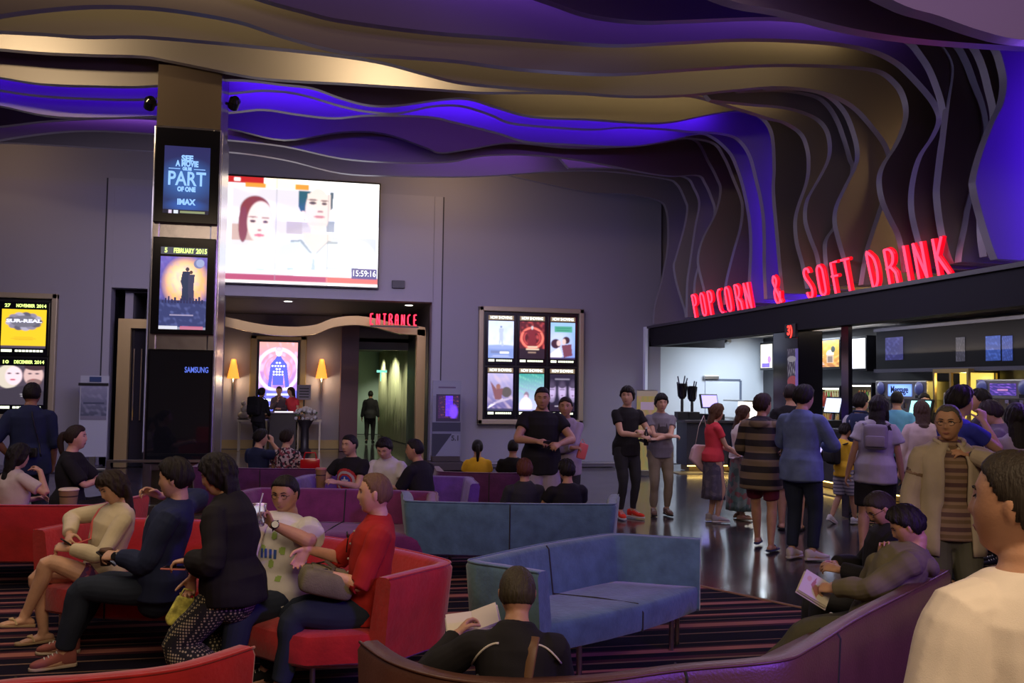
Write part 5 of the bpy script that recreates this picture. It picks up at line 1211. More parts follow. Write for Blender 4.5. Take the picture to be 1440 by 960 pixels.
def person(label, x, y, face=0, H=1.70, z0=0.0, hz=.93, lean=2, side=0, twist=0, curve=0, head=(0, 0, 0),
           RH=None, LH=None, RE=None, LE=None, RHd=None, LHd=None, RHn=None, LHn=None, curl=(35, 35), RF=None, LF=None, RK=(.1, 1, .15), LK=(-.1, 1, .15),
           skin=(.50, .31, .21), hair='short', hcol=(.012, .009, .008), hlen=.35, hside=0, top=None, bottom=None, shoes=None, fem=0, fat=0.0, lod=1,
           glasses=False, footyaw=(8, -8), group=None, over=None, brow=True, cat='person', toe=(0, 0), name='person', skirt=None, hp=None, eyes=True):
    """everything in the person's own frame: +y is where they face, unit = a 1.72 m body"""
    s = H / 1.72; vox = {0: .0055, 1: .008, 2: .012}[lod]; seed = (abs(hash(label)) if False else sum(ord(c) for c in label)) % 97
    if hp:      # stand or seat them so that the head comes where the photo shows it: column, distance and, when seated, crown row
        for _it in range(2):
            q_ = rotm(lean, side, twist); q2 = rotm(head[1], head[2], head[0])
            hc = V(0, 0, hz) + rotm(lean * .45, side * .4, twist * .25) @ V(0, 0, .14) + rotm(lean * .75, side * .75, twist * .6) @ V(0, 0, .16) + q_ @ V(0, .004, .262) + q2 @ V(0, .018, .09)
            if len(hp) > 2:
                topz = at(hp[0], hp[2], hp[1]).z; K_ = hc[2] + .122 - hz; mn = .49 if hz < .62 else .66; hz = topz / s - K_
                if hz < mn: hz = mn; s = max(topz / (mn + K_), .80)
                hz = min(hz, 1.0)
        a_ = R(face) - YAW; pw = spot(hp[0], hp[1], 1.2); ox = hc[0] * s; oy = hc[1] * s
        x = pw.x - (ox * math.cos(a_) - oy * math.sin(a_)); y = pw.y - (ox * math.sin(a_) + oy * math.cos(a_))
    root = thing(name, label, cat, (x, y, z0), R(face) - YAW, group)
    w_ = 1 + .28 * fat; sh = .172 - .02 * fem; hp = .088 + .004 * fem
    Rp = rotm(lean * .45, side * .4, twist * .25); Rt = rotm(lean, side, twist); Rm = rotm(lean * .75, side * .75, twist * .6)
    P0 = V(0, 0, hz)
    # spine
    sec = [(-.115, .125, .095, .0), (-.05, .160, .120, -.012), (.04, .150 + .004 * fem, .112, -.004), (.14, .132 - .012 * fem, .100, .004), (.26, .146 - .010 * fem, .112 + .008 * fem, .006), (.36, .160 - .014 * fem, .116 + .010 * fem, .002), (.43, .158 - .016 * fem, .102, -.010), (.478, .125 - .01 * fem, .080, -.016), (.508, .080, .064, -.014), (.53, .062, .056, -.012)]
    def sp(h, fwd=0.0, lat=0.0):
        if h <= 0: return P0 + Rp @ V(lat, fwd, h)
        h1 = min(h, .14); p = P0 + Rp @ V(0, 0, h1)
        if h > .14: p = p + Rm @ V(0, 0, min(h, .30) - .14)
        Rr = Rm if h < .30 else Rt
        if h > .30: p = p + Rt @ V(0, 0, h - .30)
        return p + Rr @ V(lat, fwd, 0)
    def sideax(h): return (Rp if h < .1 else Rm if h < .3 else Rt) @ V(1, 0, 0)
    SR, SL = sp(.428, -.010, sh), sp(.428, -.010, -sh)
    hipR, hipL = P0 + Rp @ V(hp, 0, -.05), P0 + Rp @ V(-hp, 0, -.05)
    RH = V(.27, .06, .80 + (hz - .93)) if RH is None else V(*RH); LH = V(-.27, .06, .80 + (hz - .93)) if LH is None else V(*LH)
    RE = V(.5, -.6, -.3) if RE is None else V(*RE); LE = V(-.5, -.6, -.3) if LE is None else V(*LE)
    eR, wR = ik(SR, RH, .285, .25, RE); eL, wL = ik(SL, LH, .285, .25, LE)
    RF = V(.10, .02, .085) if RF is None else V(*RF); LF = V(-.10, .0, .085) if LF is None else V(*LF)
    kR, aR = ik(hipR, RF, .412, .398, RK); kL, aL = ik(hipL, LF, .412, .398, LK)
    neck0, neck1 = sp(.50, -.014), sp(.562, .004)
    Rh = rotm(head[1], head[2], head[0]) 
    HC = neck1 + Rh @ V(0, .018, .090)
    # ---------------- body
    B = Soup()
    ct = .93 if top else 1.0; cs_ = (top or {}).get('sleeve', .5) ; cs_ = .86 if (cs_ > 1.5 or (over or {}).get('sleeve', 0) > 1.5) else 1.0; cl_ = .84 if (bottom and bottom.get('len', 1.9) > 1.5) else 1.0
    B.loft([sp(h, f) for h, a, b, f in sec], [a * w_ * ct for h, a, b, f in sec], [b * (1 + .40 * fat) * ct for h, a, b, f in sec], [sideax(h) for h, a, b, f in sec], 20)
    B.loft([sp(.47, -.016), neck0, sp(.545, -.004), neck1, HC + Rh @ V(0, -.02, -.05)], [.085, .060 + .01 * fat, .053 + .008 * fat, .053 + .008 * fat, .05], [.06, .058, .055, .055, .05], [sideax(.4)] * 3 + [Rh @ V(1, 0, 0)] * 2, 14)
    am = w_ * (1 - .12 * fem)
    for S_, e_, wr_, sg in ((SR, eR, wR, 1), (SL, eL, wL, -1)):
        B.limb([sp(.405, -.012, sg * (sh - .065)), S_, S_ * .55 + e_ * .45, e_, e_ * .70 + wr_ * .30, wr_], [.046 * am * cs_, .050 * am * cs_, .046 * am * cs_, .038 * am * cs_, .038 * am * cs_, .026], 12)
    for h_, k_, a_ in ((hipR, kR, aR), (hipL, kL, aL)):
        B.limb([h_ + V(0, 0, .04), h_ * .65 + k_ * .35, k_, k_ * .70 + a_ * .30, a_ + (k_ - a_) * .12, a_], [.088 * w_ * cl_, .078 * w_ * cl_, .055 * w_ * cl_, .056 * w_ * cl_, .037 * cl_, .034], 14)
    # hands
    hands = {}
    for tagc, e_, wr_, sg, hd, hn, cu in (('R', eR, wR, 1, RHd, RHn, curl[0]), ('L', eL, wL, -1, LHd, LHn, curl[1])):
        d = nrm(V(*hd)) if hd is not None else nrm(wr_ - e_)
        n_ = V(*hn) if hn is not None else (V(-sg, 0, 0) if abs(d[2]) > .6 else V(-sg * .4, -.3, -.6)); n_ = nrm(n_ - d * np.dot(n_, d))
        t_ = np.cross(d, n_) * sg                                   # towards the thumb
        B.loft([wr_ - d * .01, wr_ + d * .03, wr_ + d * .065, wr_ + d * .09], [.026, .036, .041, .038], [.020, .016, .014, .011], t_, 12)
        hands[tagc] = (wr_ + d * .075 + n_ * .02, d, n_, t_)
        if lod < 2 or True:
            fl = [.070, .080, .076, .058]; c_ = R(cu)
            for k in range(4):
                off = (.030 - .0205 * k); p = wr_ + d * (.086 - .006 * abs(k - 1.2)) + t_ * off; ang = c_ * .55 + .06 * k * (k > 1); pts = [p - d * .02, p]
                rr = .0088 if lod < 2 else .0098
                for q in range(3):
                    dd = d * math.cos(ang) + n_ * math.sin(ang) + t_ * (.10 - .07 * k) ; pts.append(pts[-1] + nrm(dd) * fl[k] * [.42, .32, .26][q]); ang += c_ * .9
                B.limb(pts, [rr, rr, rr * .95, rr * .88, rr * .75], 8)
            tb = wr_ + d * .025 + t_ * .026 + n_ * .006; p2 = tb + nrm(d * .55 + t_ * .75 + n_ * .35) * .036; p3 = p2 + nrm(d * .8 + t_ * .35 + n_ * (.3 + cu / 90)) * .030; p4 = p3 + nrm(d * .85 + t_ * .05 + n_ * (.35 + cu / 70)) * .024
            B.limb([tb - d * .01, p2, p3, p4], [.0135, .0115, .0100, .008], 8)
    # feet
    for a_, fy, tp in ((aR, footyaw[0], toe[0]), (aL, footyaw[1], toe[1])):
        q = rotm(tp, 0, -fy); B.loft([a_ + q @ V(0, -.045, -.05), a_ + q @ V(0, 0, -.040), a_ + q @ V(0, .07, -.055), a_ + q @ V(0, .14, -.066)], [.028, .034, .042, .036], [.028, .036, .024, .014], q @ V(1, 0, 0), 12)
        B.loft([a_ + V(0, 0, .02), a_ + q @ V(0, .01, -.04)], [.034, .036], [.034, .036], q @ V(1, 0, 0), 10)
    # head
    HP, HS = head_form(52, 40, fem, min(fat, 1)); nr = HP.shape[0]; nu = HP.shape[1]
    HW = HP.reshape(-1, 3) @ Rh.T + HC
    B.add(HW, grid_faces(nr, nu))
    for sg in (1, -1):
        c = Rh @ V(sg * .0775, -.010, -.006) + HC; er = MB(); rot = Matrix((Rh @ np.array(rotm(8, sg * 10, -sg * 18))).tolist())
        er.ball(c, (.0085, .019, .031), 10, rot); B.add(np.array(er.v), er.f)
    body = add_obj(soup_mesh(B, 'body', vox, 2 if lod else 2, scale=s), 'body', skin_mat(skin), root)
    # ---------------- face
    def facept(px, pz, out=0.0):
        fr_ = (HS[:, :, 1] > 0); dd = (HP[:, :, 0] - px) ** 2 + (HP[:, :, 2] - pz) ** 2 + np.where(fr_, 0, 9); i = np.unravel_index(np.argmin(dd), dd.shape)
        return V(px, HP[i][1] + out, pz)
    def fw(p): return (Rh @ p + HC) * s
    if lod < 2 and brow:
        for sg in (1, -1):
            e = MB(); rot = Matrix(Rh.tolist()); c = facept(sg * .031, .012, -.0075)
            e.ball(fw(c), (.0135 * s, .0105 * s, .0066 * s), 12, rot); eo = e.build('eye', M_EYEW, root, smooth='all')
            i_ = MB(); i_.ball(fw(c + V(0, .0058, 0)), (.0058 * s, .0055 * s, .0058 * s), 10, rot); i_.build('iris', M_IRIS, eo, smooth='all')
            b_ = MB(); pts = [fw(facept(sg * q, zq, .001)) for q, zq in ((.014, .031), (.024, .035), (.036, .036), (.047, .031))]; b_.tube(pts, [.002 * s, .0032 * s, .003 * s, .0015 * s], 6); b_.build('eyebrow', hair_mat(hcol), root, smooth='all')
            l_ = MB(); pts = [fw(facept(sg * q, zq, .0005)) for q, zq in ((.017, .012), (.024, .018), (.033, .019), (.044, .014))]; l_.tube(pts, .0019 * s, 6); l_.build('eyelid', mat('lash_line', (.03, .018, .015), .6), root, smooth='all')
        l_ = MB(); 
        pts = [fw(facept(q, zq, .000)) for q, zq in ((-.023, -.0575), (-.012, -.055), (0, -.0565), (.012, -.055), (.023, -.0575))]; l_.tube(pts, [.001 * s, .0035 * s, .004 * s, .0035 * s, .001 * s], 6)
        pts = [fw(facept(q, zq, .000)) for q, zq in ((-.020, -.059), (-.010, -.0635), (0, -.0645), (.010, -.0635), (.020, -.059))]; l_.tube(pts, [.001 * s, .004 * s, .005 * s, .004 * s, .001 * s], 6)
        l_.build('lips', mat('lips', (.36, .14, .12) if not fem else (.48, .12, .12), .4), root, smooth='all')
    # ---------------- hair
    sx, sy, sz = HS[..., 0], HS[..., 1], HS[..., 2]; rs = np.random.RandomState(seed)
    if hair:
        hl = {'short': ([-1, -.3, -.12, .12, .5, 1], [-.50, -.50, -.30, .02, .46, .62]), 'crew': ([-1, -.3, -.12, .10, .5, 1], [-.40, -.42, -.25, .06, .52, .68]),
              'fringe': ([-1, -.3, -.12, .2, .5, 1], [-.52, -.50, -.34, -.02, .36, .50]), 'long': ([-1, -.2, .05, .3, .55, 1], [-.90, -.85, -.65, -.25, .30, .60]),
              'tied': ([-1, -.3, -.1, .15, .5, 1], [-.45, -.45, -.28, .05, .48, .64]), 'thin': ([-1, -.3, -.1, .15, .5, 1], [-.48, -.46, -.30, .10, .62, .82]),
              'balding': ([-1, -.3, -.1, .15, .5, 1], [-.45, -.45, -.25, .10, .62, .80])}[hair]
        thick = {'short': .014, 'crew': .007, 'fringe': .017, 'long': .020, 'tied': .012, 'thin': .012, 'balding': .006}[hair]
        Lm = np.interp(sy, hl[0], hl[1]) + .05 * np.sin(5 * np.arctan2(sx, sy) + seed) * (hair != 'crew')
        mk = np.clip((sz - Lm) / .12 + .3, 0, 1); mk = mk * mk * (3 - 2 * mk)
        wob = .006 * np.sin(14 * np.arctan2(sx, sy) + 6 * sz + seed) + .004 * np.sin(31 * np.arctan2(sx, sy) + 9 * sz + 2 * seed)
        if hair in ('crew', 'tied', 'balding'): wob *= .25
        topm = np.clip(sz, 0, 1) * (.5 if hair in ('short', 'fringe') else .15)
        nape = np.where(sy < .1, np.clip((sz + .72) / .6, .25, 1), 1) if hair != 'long' else 1
        off = (thick * (1 + topm) * nape + wob * np.clip(mk, 0, 1) * nape) * mk - .010 * (1 - mk)
        nn_ = HP / np.linalg.norm(HP, axis=-1, keepdims=True)
        HQ = (HP + nn_ * off[..., None]).reshape(-1, 3) @ Rh.T + HC
        Hs = Soup(); Hs.add(HQ, grid_faces(nr, nu))
        if hair == 'long':
            hb = HC + Rh @ V(0, -.045, -.02); dn = V(0, 0, -1)
            back = nrm(Rt @ V(0, -1, 0)); L_ = hlen
            for lat, rr_, ln, bk in ((0, .082, L_, .055), (.045, .045, L_ * .92, .03), (-.045, .045, L_ * .95, .03)):
                ax = Rh @ V(1, 0, 0); c0 = hb + ax * lat; pts = [c0 + Rh @ V(0, .02, .07), c0 + back * .02]
                m1 = c0 + dn * .16 + back * (.035 + bk * .5); m2 = c0 + dn * (ln * .6) + back * (bk + .03) + (Rt @ V(1, 0, 0)) * hside * .06; m3 = c0 + dn * ln + back * bk + (Rt @ V(1, 0, 0)) * hside * .12
                Hs.limb(pts + [m1, m2, m3], [rr_ * .7, rr_, rr_ * .95, rr_ * .8, rr_ * .28], 16, .55, side=ax)
            if hside or fem > 1:
                for sg in (1, -1):
                    c0 = HC + Rh @ V(sg * .070, .015, .02); fr2 = nrm(Rt @ V(0, 1, 0))
                    Hs.limb([c0, c0 + V(0, 0, -.09) + (Rh @ V(sg * .01, 0, 0)), c0 + V(0, 0, -.20) + fr2 * .03, c0 + V(0, 0, -.33) + fr2 * .06], [.022, .026, .026, .010], 10, .6)
        if hair == 'tied':
            c0 = HC + Rh @ V(0, -.105, .035); Hs.limb([c0 + Rh @ V(0, .03, 0), c0 + Rh @ V(0, -.025, .0), c0 + Rh @ V(0, -.045, -.07), c0 + Rh @ V(0, -.03, -.17), c0 + Rh @ V(0, -.01, -hlen * .8)], [.018, .026, .032, .026, .008], 12)
        ho = add_obj(soup_mesh(Hs, 'hair', vox if hair in ('long', 'tied') else None, 1, fold=.003 if hair == 'long' else 0, fscale=22, seed=seed, scale=s), 'hair', hair_mat(hcol), root)
    if glasses:
        g_ = MB()
        for sg in (1, -1):
            c = facept(sg * .031, .008, .010); ringp = [fw(V(c[0] + .022 * math.cos(q), c[1] - .004 * abs(math.cos(q)), c[2] + .0145 * math.sin(q))) for q in np.linspace(0, 2 * math.pi, 17)]; g_.tube(ringp, .0016 * s, 6, cap=False)
            g_.tube([fw(V(sg * .053, c[1] - .004, .012)), fw(V(sg * .080, .02, .010)), fw(V(sg * .082, -.015, .006))], .0018 * s, 6)
        c = facept(0, .012, .008); g_.tube([fw(V(-.010, c[1], .011)), fw(V(0, c[1] + .003, .014)), fw(V(.010, c[1], .011))], .0016 * s, 6)
        g_.build('glasses', mat('glasses_frame', (.02, .018, .02), .25), root, smooth='all')
    # ---------------- clothes
    info = dict(root=root, s=s, hands=hands, HC=HC, Rh=Rh, Rt=Rt, sp=sp, P0=P0, knees=(kR, kL), ankles=(aR, aL), elbows=(eR, eL), wrists=(wR, wL), shoulders=(SR, SL), Rp=Rp)
    def torso_garment(Sp, off, hem, neck=.515, flare=0.0, gap=None):
        hs = [h for h in (-.30, -.22, -.16, -.115, -.05, .04, .14, .26, .36, .43, .478, .508, .526) if h > hem - .001 and h < neck + .001]
        if hs[0] > hem + .01: hs = [hem] + hs
        HH = [q[0] for q in sec]; C = []; A_ = []; B_ = []; D_ = []
        for h in hs:
            hh = max(h, -.115) if h < -.05 else h
            a = np.interp(h, HH, [q[1] for q in sec]); b = np.interp(h, HH, [q[2] for q in sec]); f = np.interp(h, HH, [q[3] for q in sec])
            if h < .05: a = .172 + .03 * min(0, h) * -1; b = .134; f = -.008
            e = (off + (.010 if h < .1 else 0)) * (1 if h < .45 else .75); fl = flare * max(0, (.2 - h)) 
            mixw = .5 if -.05 < h < .3 else 0.3           # loose cloth bridges the waist
            a = a * (1 - mixw) + .156 * mixw * 1 if h < .40 else a
            C.append(sp(h, f)); A_.append((a * w_ + e + fl)); B_.append(b * (1 + .40 * fat) + e + fl * .6); D_.append(sideax(h))
        Sp.loft(C, A_, B_, D_, 24, caps=True, ck=.15)
    def sleeves(Sp, off, frac, loose=0.0):
        for S_, e_, wr_, sg in ((SR, eR, wR, 1), (SL, eL, wL, -1)):
            pts = [sp(.395, -.012, sg * (sh - .07)), S_]; rad = [.056 * am + off, .051 * am + off]
            if frac <= 1:
                t_ = frac; pts += [S_ * (1 - t_ * .55) + e_ * t_ * .55, S_ * (1 - t_) + e_ * t_]; rad += [.050 * am + off + loose * .6, .047 * am + off + loose]
            else:
                u = frac - 1; pts += [S_ * .5 + e_ * .5, e_, e_ * (1 - u * .5) + wr_ * u * .5, e_ * (1 - u) + wr_ * u]; rad += [.050 * am + off, .043 * am + off + loose * .4, .043 * am + off + loose * .4, .034 * am + off + loose * .2]
            Sp.limb(pts, rad, 14, ck=.15)
    def make_top(tp, nm='shirt'):
        T = Soup(); off = tp.get('off', .013); torso_garment(T, off, (max(tp.get('hem', -.12), -.085) if hz < .62 else tp.get('hem', -.12)), tp.get('neck', .527 if (tp.get('collar') or tp.get('hood') or tp.get('sleeve', .5) > 1.5) else .512), tp.get('flare', 0)); sl = tp.get('sleeve', .5)
        if sl: sleeves(T, off * .8, sl, tp.get('loose', .010 if sl <= 1 else .004))
        if tp.get('hood'):
            T.limb([sp(.43, -.06, .10), sp(.46, -.115, .07), sp(.445, -.135, 0), sp(.46, -.115, -.07), sp(.43, -.06, -.10)], [.02, .045, .055, .045, .02], 12)
            T.limb([sp(.40, .07, .085), sp(.47, .04, .10), sp(.50, -.05, .085), sp(.49, -.10, 0), sp(.50, -.05, -.085), sp(.47, .04, -.10), sp(.40, .07, -.085)], [.012, .022, .026, .03, .026, .022, .012], 10)
        if tp.get('collar'):
            T.limb([sp(.465, .072, .016), sp(.500, .042, .052), sp(.518, -.02, .060), sp(.526, -.062, 0), sp(.518, -.02, -.060), sp(.500, .042, -.052), sp(.465, .072, -.016)], [.012, .018, .020, .020, .020, .018, .012], 8)
        if tp.get('bust', fem > 0):
            for sg in (1, -1): T.loft([sp(.335, .02, sg * .062), sp(.328, .062, sg * .062)], [.072, .066], [.072, .066], Rt @ V(1, 0, 0), 12)
        return add_obj(soup_mesh(T, nm, vox * 1.05, 4, fold=tp.get('fold', .0075) , fscale=tp.get('fs', 8), seed=seed + tp.get('sd', 0), scale=s), nm, tp['mat'], root)
    if bottom:
        Bt = Soup(); off = bottom.get('off', .012); ln = bottom.get('len', 1.9); lo = bottom.get('loose', .0)
        Bt.loft([sp(-.115, .0), sp(-.05, -.012), sp(.03, -.006), sp(.075, 0)], [(.128) * w_ + off, .162 * w_ + off, .152 * w_ + off, .140 * w_ + off * .6], [.10 * (1 + .3 * fat) + off, .121 * (1 + .35 * fat) + off, .114 * (1 + .4 * fat) + off, .106 * (1 + .4 * fat) + off * .6], Rp @ V(1, 0, 0), 22)
        for h_, k_, a_ in ((hipR, kR, aR), (hipL, kL, aL)):
            pts = [h_ + V(0, 0, .03)]; rad = [.090 * w_ + off]
            if ln <= 1: pts += [h_ * (1 - ln * .5) + k_ * ln * .5, h_ * (1 - ln) + k_ * ln]; rad += [.082 * w_ + off + lo * .5, .068 * w_ + off + lo]
            else:
                u = ln - 1; pts += [h_ * .6 + k_ * .4, k_, k_ * (1 - u * .5) + a_ * u * .5, k_ * (1 - u) + a_ * u]; rad += [.080 * w_ + off, .060 * w_ + off + lo * .5, .054 * w_ + off + lo, .044 + off + lo]
            Bt.limb(pts, rad, 16, ck=.2)
        info['bottom'] = add_obj(soup_mesh(Bt, 'trousers' if ln > 1.2 else 'shorts', vox * 1.05, 4, fold=.007, fscale=7, seed=seed + 5, scale=s), 'trousers' if ln > 1.2 else 'shorts', bottom['mat'], root)
    if skirt:
        Sk = Soup(); L_ = skirt.get('len', .5); n_ = 44; hs = np.linspace(.06, -L_, 12); vs = []; fs = []
        for i, h in enumerate(hs):
            t_ = i / 11
            for j in range(n_):
                q = 2 * math.pi * j / n_; pl_ = 1 + (.05 + .05 * t_) * math.sin(q * skirt.get('pleats', 9)) * t_
                a = (.145 * w_ + .02 + skirt.get('flare', .10) * t_ ** .8) * pl_; b = (.112 + .015 + skirt.get('flare', .10) * 1.0 * t_ ** .8) * pl_
                vs.append(P0 + Rp @ V(a * math.cos(q), b * math.sin(q), 0) + V(0, 0, h))
        for i in range(11):
            for j in range(n_): fs.append((i * n_ + j, (i + 1) * n_ + j, (i + 1) * n_ + (j + 1) % n_, i * n_ + (j + 1) % n_))
        Sk.add(np.array(vs), fs); so = add_obj(soup_mesh(Sk, 'skirt', scale=s), 'skirt', skirt['mat'], root)
        md = so.modifiers.new('s', 'SOLIDIFY'); md.thickness = .006; info['skirt'] = so
    if top: info['top'] = make_top(top, top.get('name', 'shirt'))
    if over:
        if over.get('open'):
            # open-fronted jacket: a shell with a gap down the front, plus sleeves
            T = Soup(); hs = np.linspace(over.get('hem', -.16), .515, 16); q0 = R(over.get('open', 24)); n_ = 34; vs = []; off = over.get('off', .032); HH = [q[0] for q in sec]
            for h in hs:
                a = np.interp(h, HH, [q[1] for q in sec]); b = np.interp(h, HH, [q[2] for q in sec]); f = np.interp(h, HH, [q[3] for q in sec])
                if h < -.04: a = .165; b = .122
                if -.06 < h < .3: a = max(a, .154)
                fl = over.get('flare', .06) * max(0, .2 - h); o_ = q0 * (1.25 if h < .1 else 1.0) * (1 - .45 * max(0, (h - .40) / .12))
                for j in range(n_):
                    q = math.pi / 2 + o_ + (2 * math.pi - 2 * o_) * j / (n_ - 1); rr_ = 1 if h < .45 else .9
                    ww = .006 * math.sin(9 * q + 8 * h)
                    vs.append(sp(h, f) + (sideax(h) * ((a * w_ + off * rr_ + fl + ww) * math.cos(q)) + np.cross(V(0, 0, 1), sideax(h)) * ((b * (1 + .4 * fat) + off * rr_ + fl * .6 + ww) * math.sin(q))))
            fs = [(i * n_ + j, i * n_ + j + 1, (i + 1) * n_ + j + 1, (i + 1) * n_ + j) for i in range(15) for j in range(n_ - 1)]
            T.add(np.array(vs), fs); jo = add_obj(soup_mesh(T, 'jacket', scale=s), 'jacket', over['mat'], root); md = jo.modifiers.new('s', 'SOLIDIFY'); md.thickness = .014 * s; md.offset = 0
            Sl = Soup(); sleeves(Sl, off * .62, over.get('sleeve', 1.95), .008); Sl.limb([sp(.475, .085, .03), sp(.515, .055, .075), sp(.535, -.02, .085), sp(.54, -.075, 0), sp(.535, -.02, -.085), sp(.515, .055, -.075), sp(.475, .085, -.03)], [.012, .016, .018, .018, .018, .016, .012], 8)
            so = add_obj(soup_mesh(Sl, 'jacket_sleeves', vox, 4, fold=.005, fscale=9, seed=seed, scale=s), 'jacket_sleeves', over['mat'], root)
        else:
            info['over'] = make_top(over, over.get('name', 'jacket'))
    # ---------------- shoes
    if shoes:
        for a_, fy, tp_ in ((aR, footyaw[0], toe[0]), (aL, footyaw[1], toe[1])):
            q = rotm(tp_, 0, -fy); kind = shoes.get('kind', 'shoe')
            def shp(prof, z0_, dz=0.0):
                C_ = []; fs_ = []; n_ = 16
                for (yy, hw, hh) in prof:
                    for j in range(n_):
                        an = 2 * math.pi * j / n_; cx_ = math.cos(an); cz_ = math.sin(an)
                        C_.append(a_ + q @ V(hw * np.sign(cx_) * abs(cx_) ** .75, yy, z0_ + hh * .5 + hh * .5 * np.sign(cz_) * abs(cz_) ** .6))
                m_ = len(prof)
                for i in range(m_ - 1):
                    for j in range(n_): fs_.append((i * n_ + j, i * n_ + (j + 1) % n_, (i + 1) * n_ + (j + 1) % n_, (i + 1) * n_ + j))
                fs_.append(tuple(range(n_))); fs_.append(tuple((m_ - 1) * n_ + j for j in range(n_))[::-1]); return np.array(C_) * s, fs_
            sole = MB(); v_, f_ = shp([(-.078, .018, .024), (-.07, .032, .026), (-.03, .036, .026), (.04, .036, .022), (.10, .047, .022), (.15, .043, .022), (.178, .026, .024), (.186, .010, .02)], -.085); sole.add(v_, f_)
            if kind == 'shoe':
                up = MB(); v_, f_ = shp([(-.074, .016, .075), (-.066, .030, .085), (-.03, .035, .095), (.02, .036, .085), (.06, .041, .066), (.10, .044, .050), (.145, .040, .040), (.172, .024, .030), (.180, .010, .02)], -.068); up.add(v_, f_)
                uo = up.build('shoe', shoes['mat'], root, smooth='all'); so = sole.build('sole', shoes.get('sole', M_BLACK), uo, smooth=True)
                if lod < 2:
                    lc = MB()
                    for k in range(4): yy = .035 + .022 * k; hh = np.interp(yy, [.02, .06, .10, .145], [.020, .001, -.015, -.025]); lc.tube([(a_ + q @ V(-.024, yy, hh - .004)) * s, (a_ + q @ V(0, yy + .004, hh + .003)) * s, (a_ + q @ V(.024, yy, hh - .004)) * s], .0032 * s, 6)
                    lc.build('laces', shoes.get('lace', mat('lace_white', (.6, .58, .55), .8)), uo)
            else:
                so = sole.build('sandal', shoes['mat'], root, smooth=True); st = MB()
                st.tube([(a_ + q @ V(-.042, .06, -.062)) * s, (a_ + q @ V(-.022, .075, -.030)) * s, (a_ + q @ V(.0, .10, -.028)) * s, (a_ + q @ V(.024, .075, -.028)) * s, (a_ + q @ V(.044, .06, -.062)) * s], .008 * s, 6); st.build('strap', shoes.get('strap', shoes['mat']), so)
    return info
def world_of(inf, p):
    r_ = inf['root']; a = r_.rotation_euler.z; v = Vector((p[0], p[1], p[2])) * inf['s']
    return Vector(r_.location) + Matrix.Rotation(a, 3, 'Z') @ v
def world_dir(inf, d): return Matrix.Rotation(inf['root'].rotation_euler.z, 3, 'Z') @ Vector((d[0], d[1], d[2]))
def decal(inf, cloth_obj, h, lat, w_, hgt, art, material, name='print', back=False):
    """printed motif lying on the cloth"""
    from mathutils.bvhtree import BVHTree
    me = cloth_obj.data; bvh = BVHTree.FromPolygons([v.co for v in me.vertices], [tuple(p.vertices) for p in me.polygons])
    Rt = inf['Rt']; s = inf['s']; nx, ny = art.nx, art.ny; sg = -1 if back else 1
    o_ = inf['sp'](h, .5 * sg, 0); ux = Rt @ V(sg * -1, 0, 0) * -1; uz = Rt @ V(0, 0, 1); d = Rt @ V(0, -sg, 0); vs = []
    for j in range(ny + 1):
        for i in range(nx + 1):
            p = (o_ + ux * (lat + (i / nx - .5) * w_) + uz * ((.5 - j / ny) * hgt)) * s; hit = bvh.ray_cast(Vector(p), Vector(d))
            vs.append(hit[0] - Vector(d) * .003 if hit[0] is not None else Vector(p + d * .38 * s))
    fs = [(j * (nx + 1) + i, (j + 1) * (nx + 1) + i, (j + 1) * (nx + 1) + i + 1, j * (nx + 1) + i + 1) for j in range(ny) for i in range(nx)]
    keep = art.alpha.ravel() if hasattr(art, 'alpha') else np.ones(nx * ny, bool)
    cols = art.c.reshape(-1, 3)[keep]; fs = [f for f, k in zip(fs, keep) if k]
    m2 = bpy.data.meshes.new(name); m2.from_pydata([tuple(v) for v in vs], [], fs); a_ = m2.color_attributes.new('art', 'FLOAT_COLOR', 'CORNER')
    cc = np.concatenate([np.repeat(cols, 4, axis=0), np.ones((len(cols) * 4, 1))], 1); a_.data.foreach_set('color', cc.ravel()); m2.materials.append(material)
    ob = bpy.data.objects.new(name, m2); COL.objects.link(ob); ob.parent = cloth_obj; ob.matrix_parent_inverse = Matrix.Identity(4); return ob
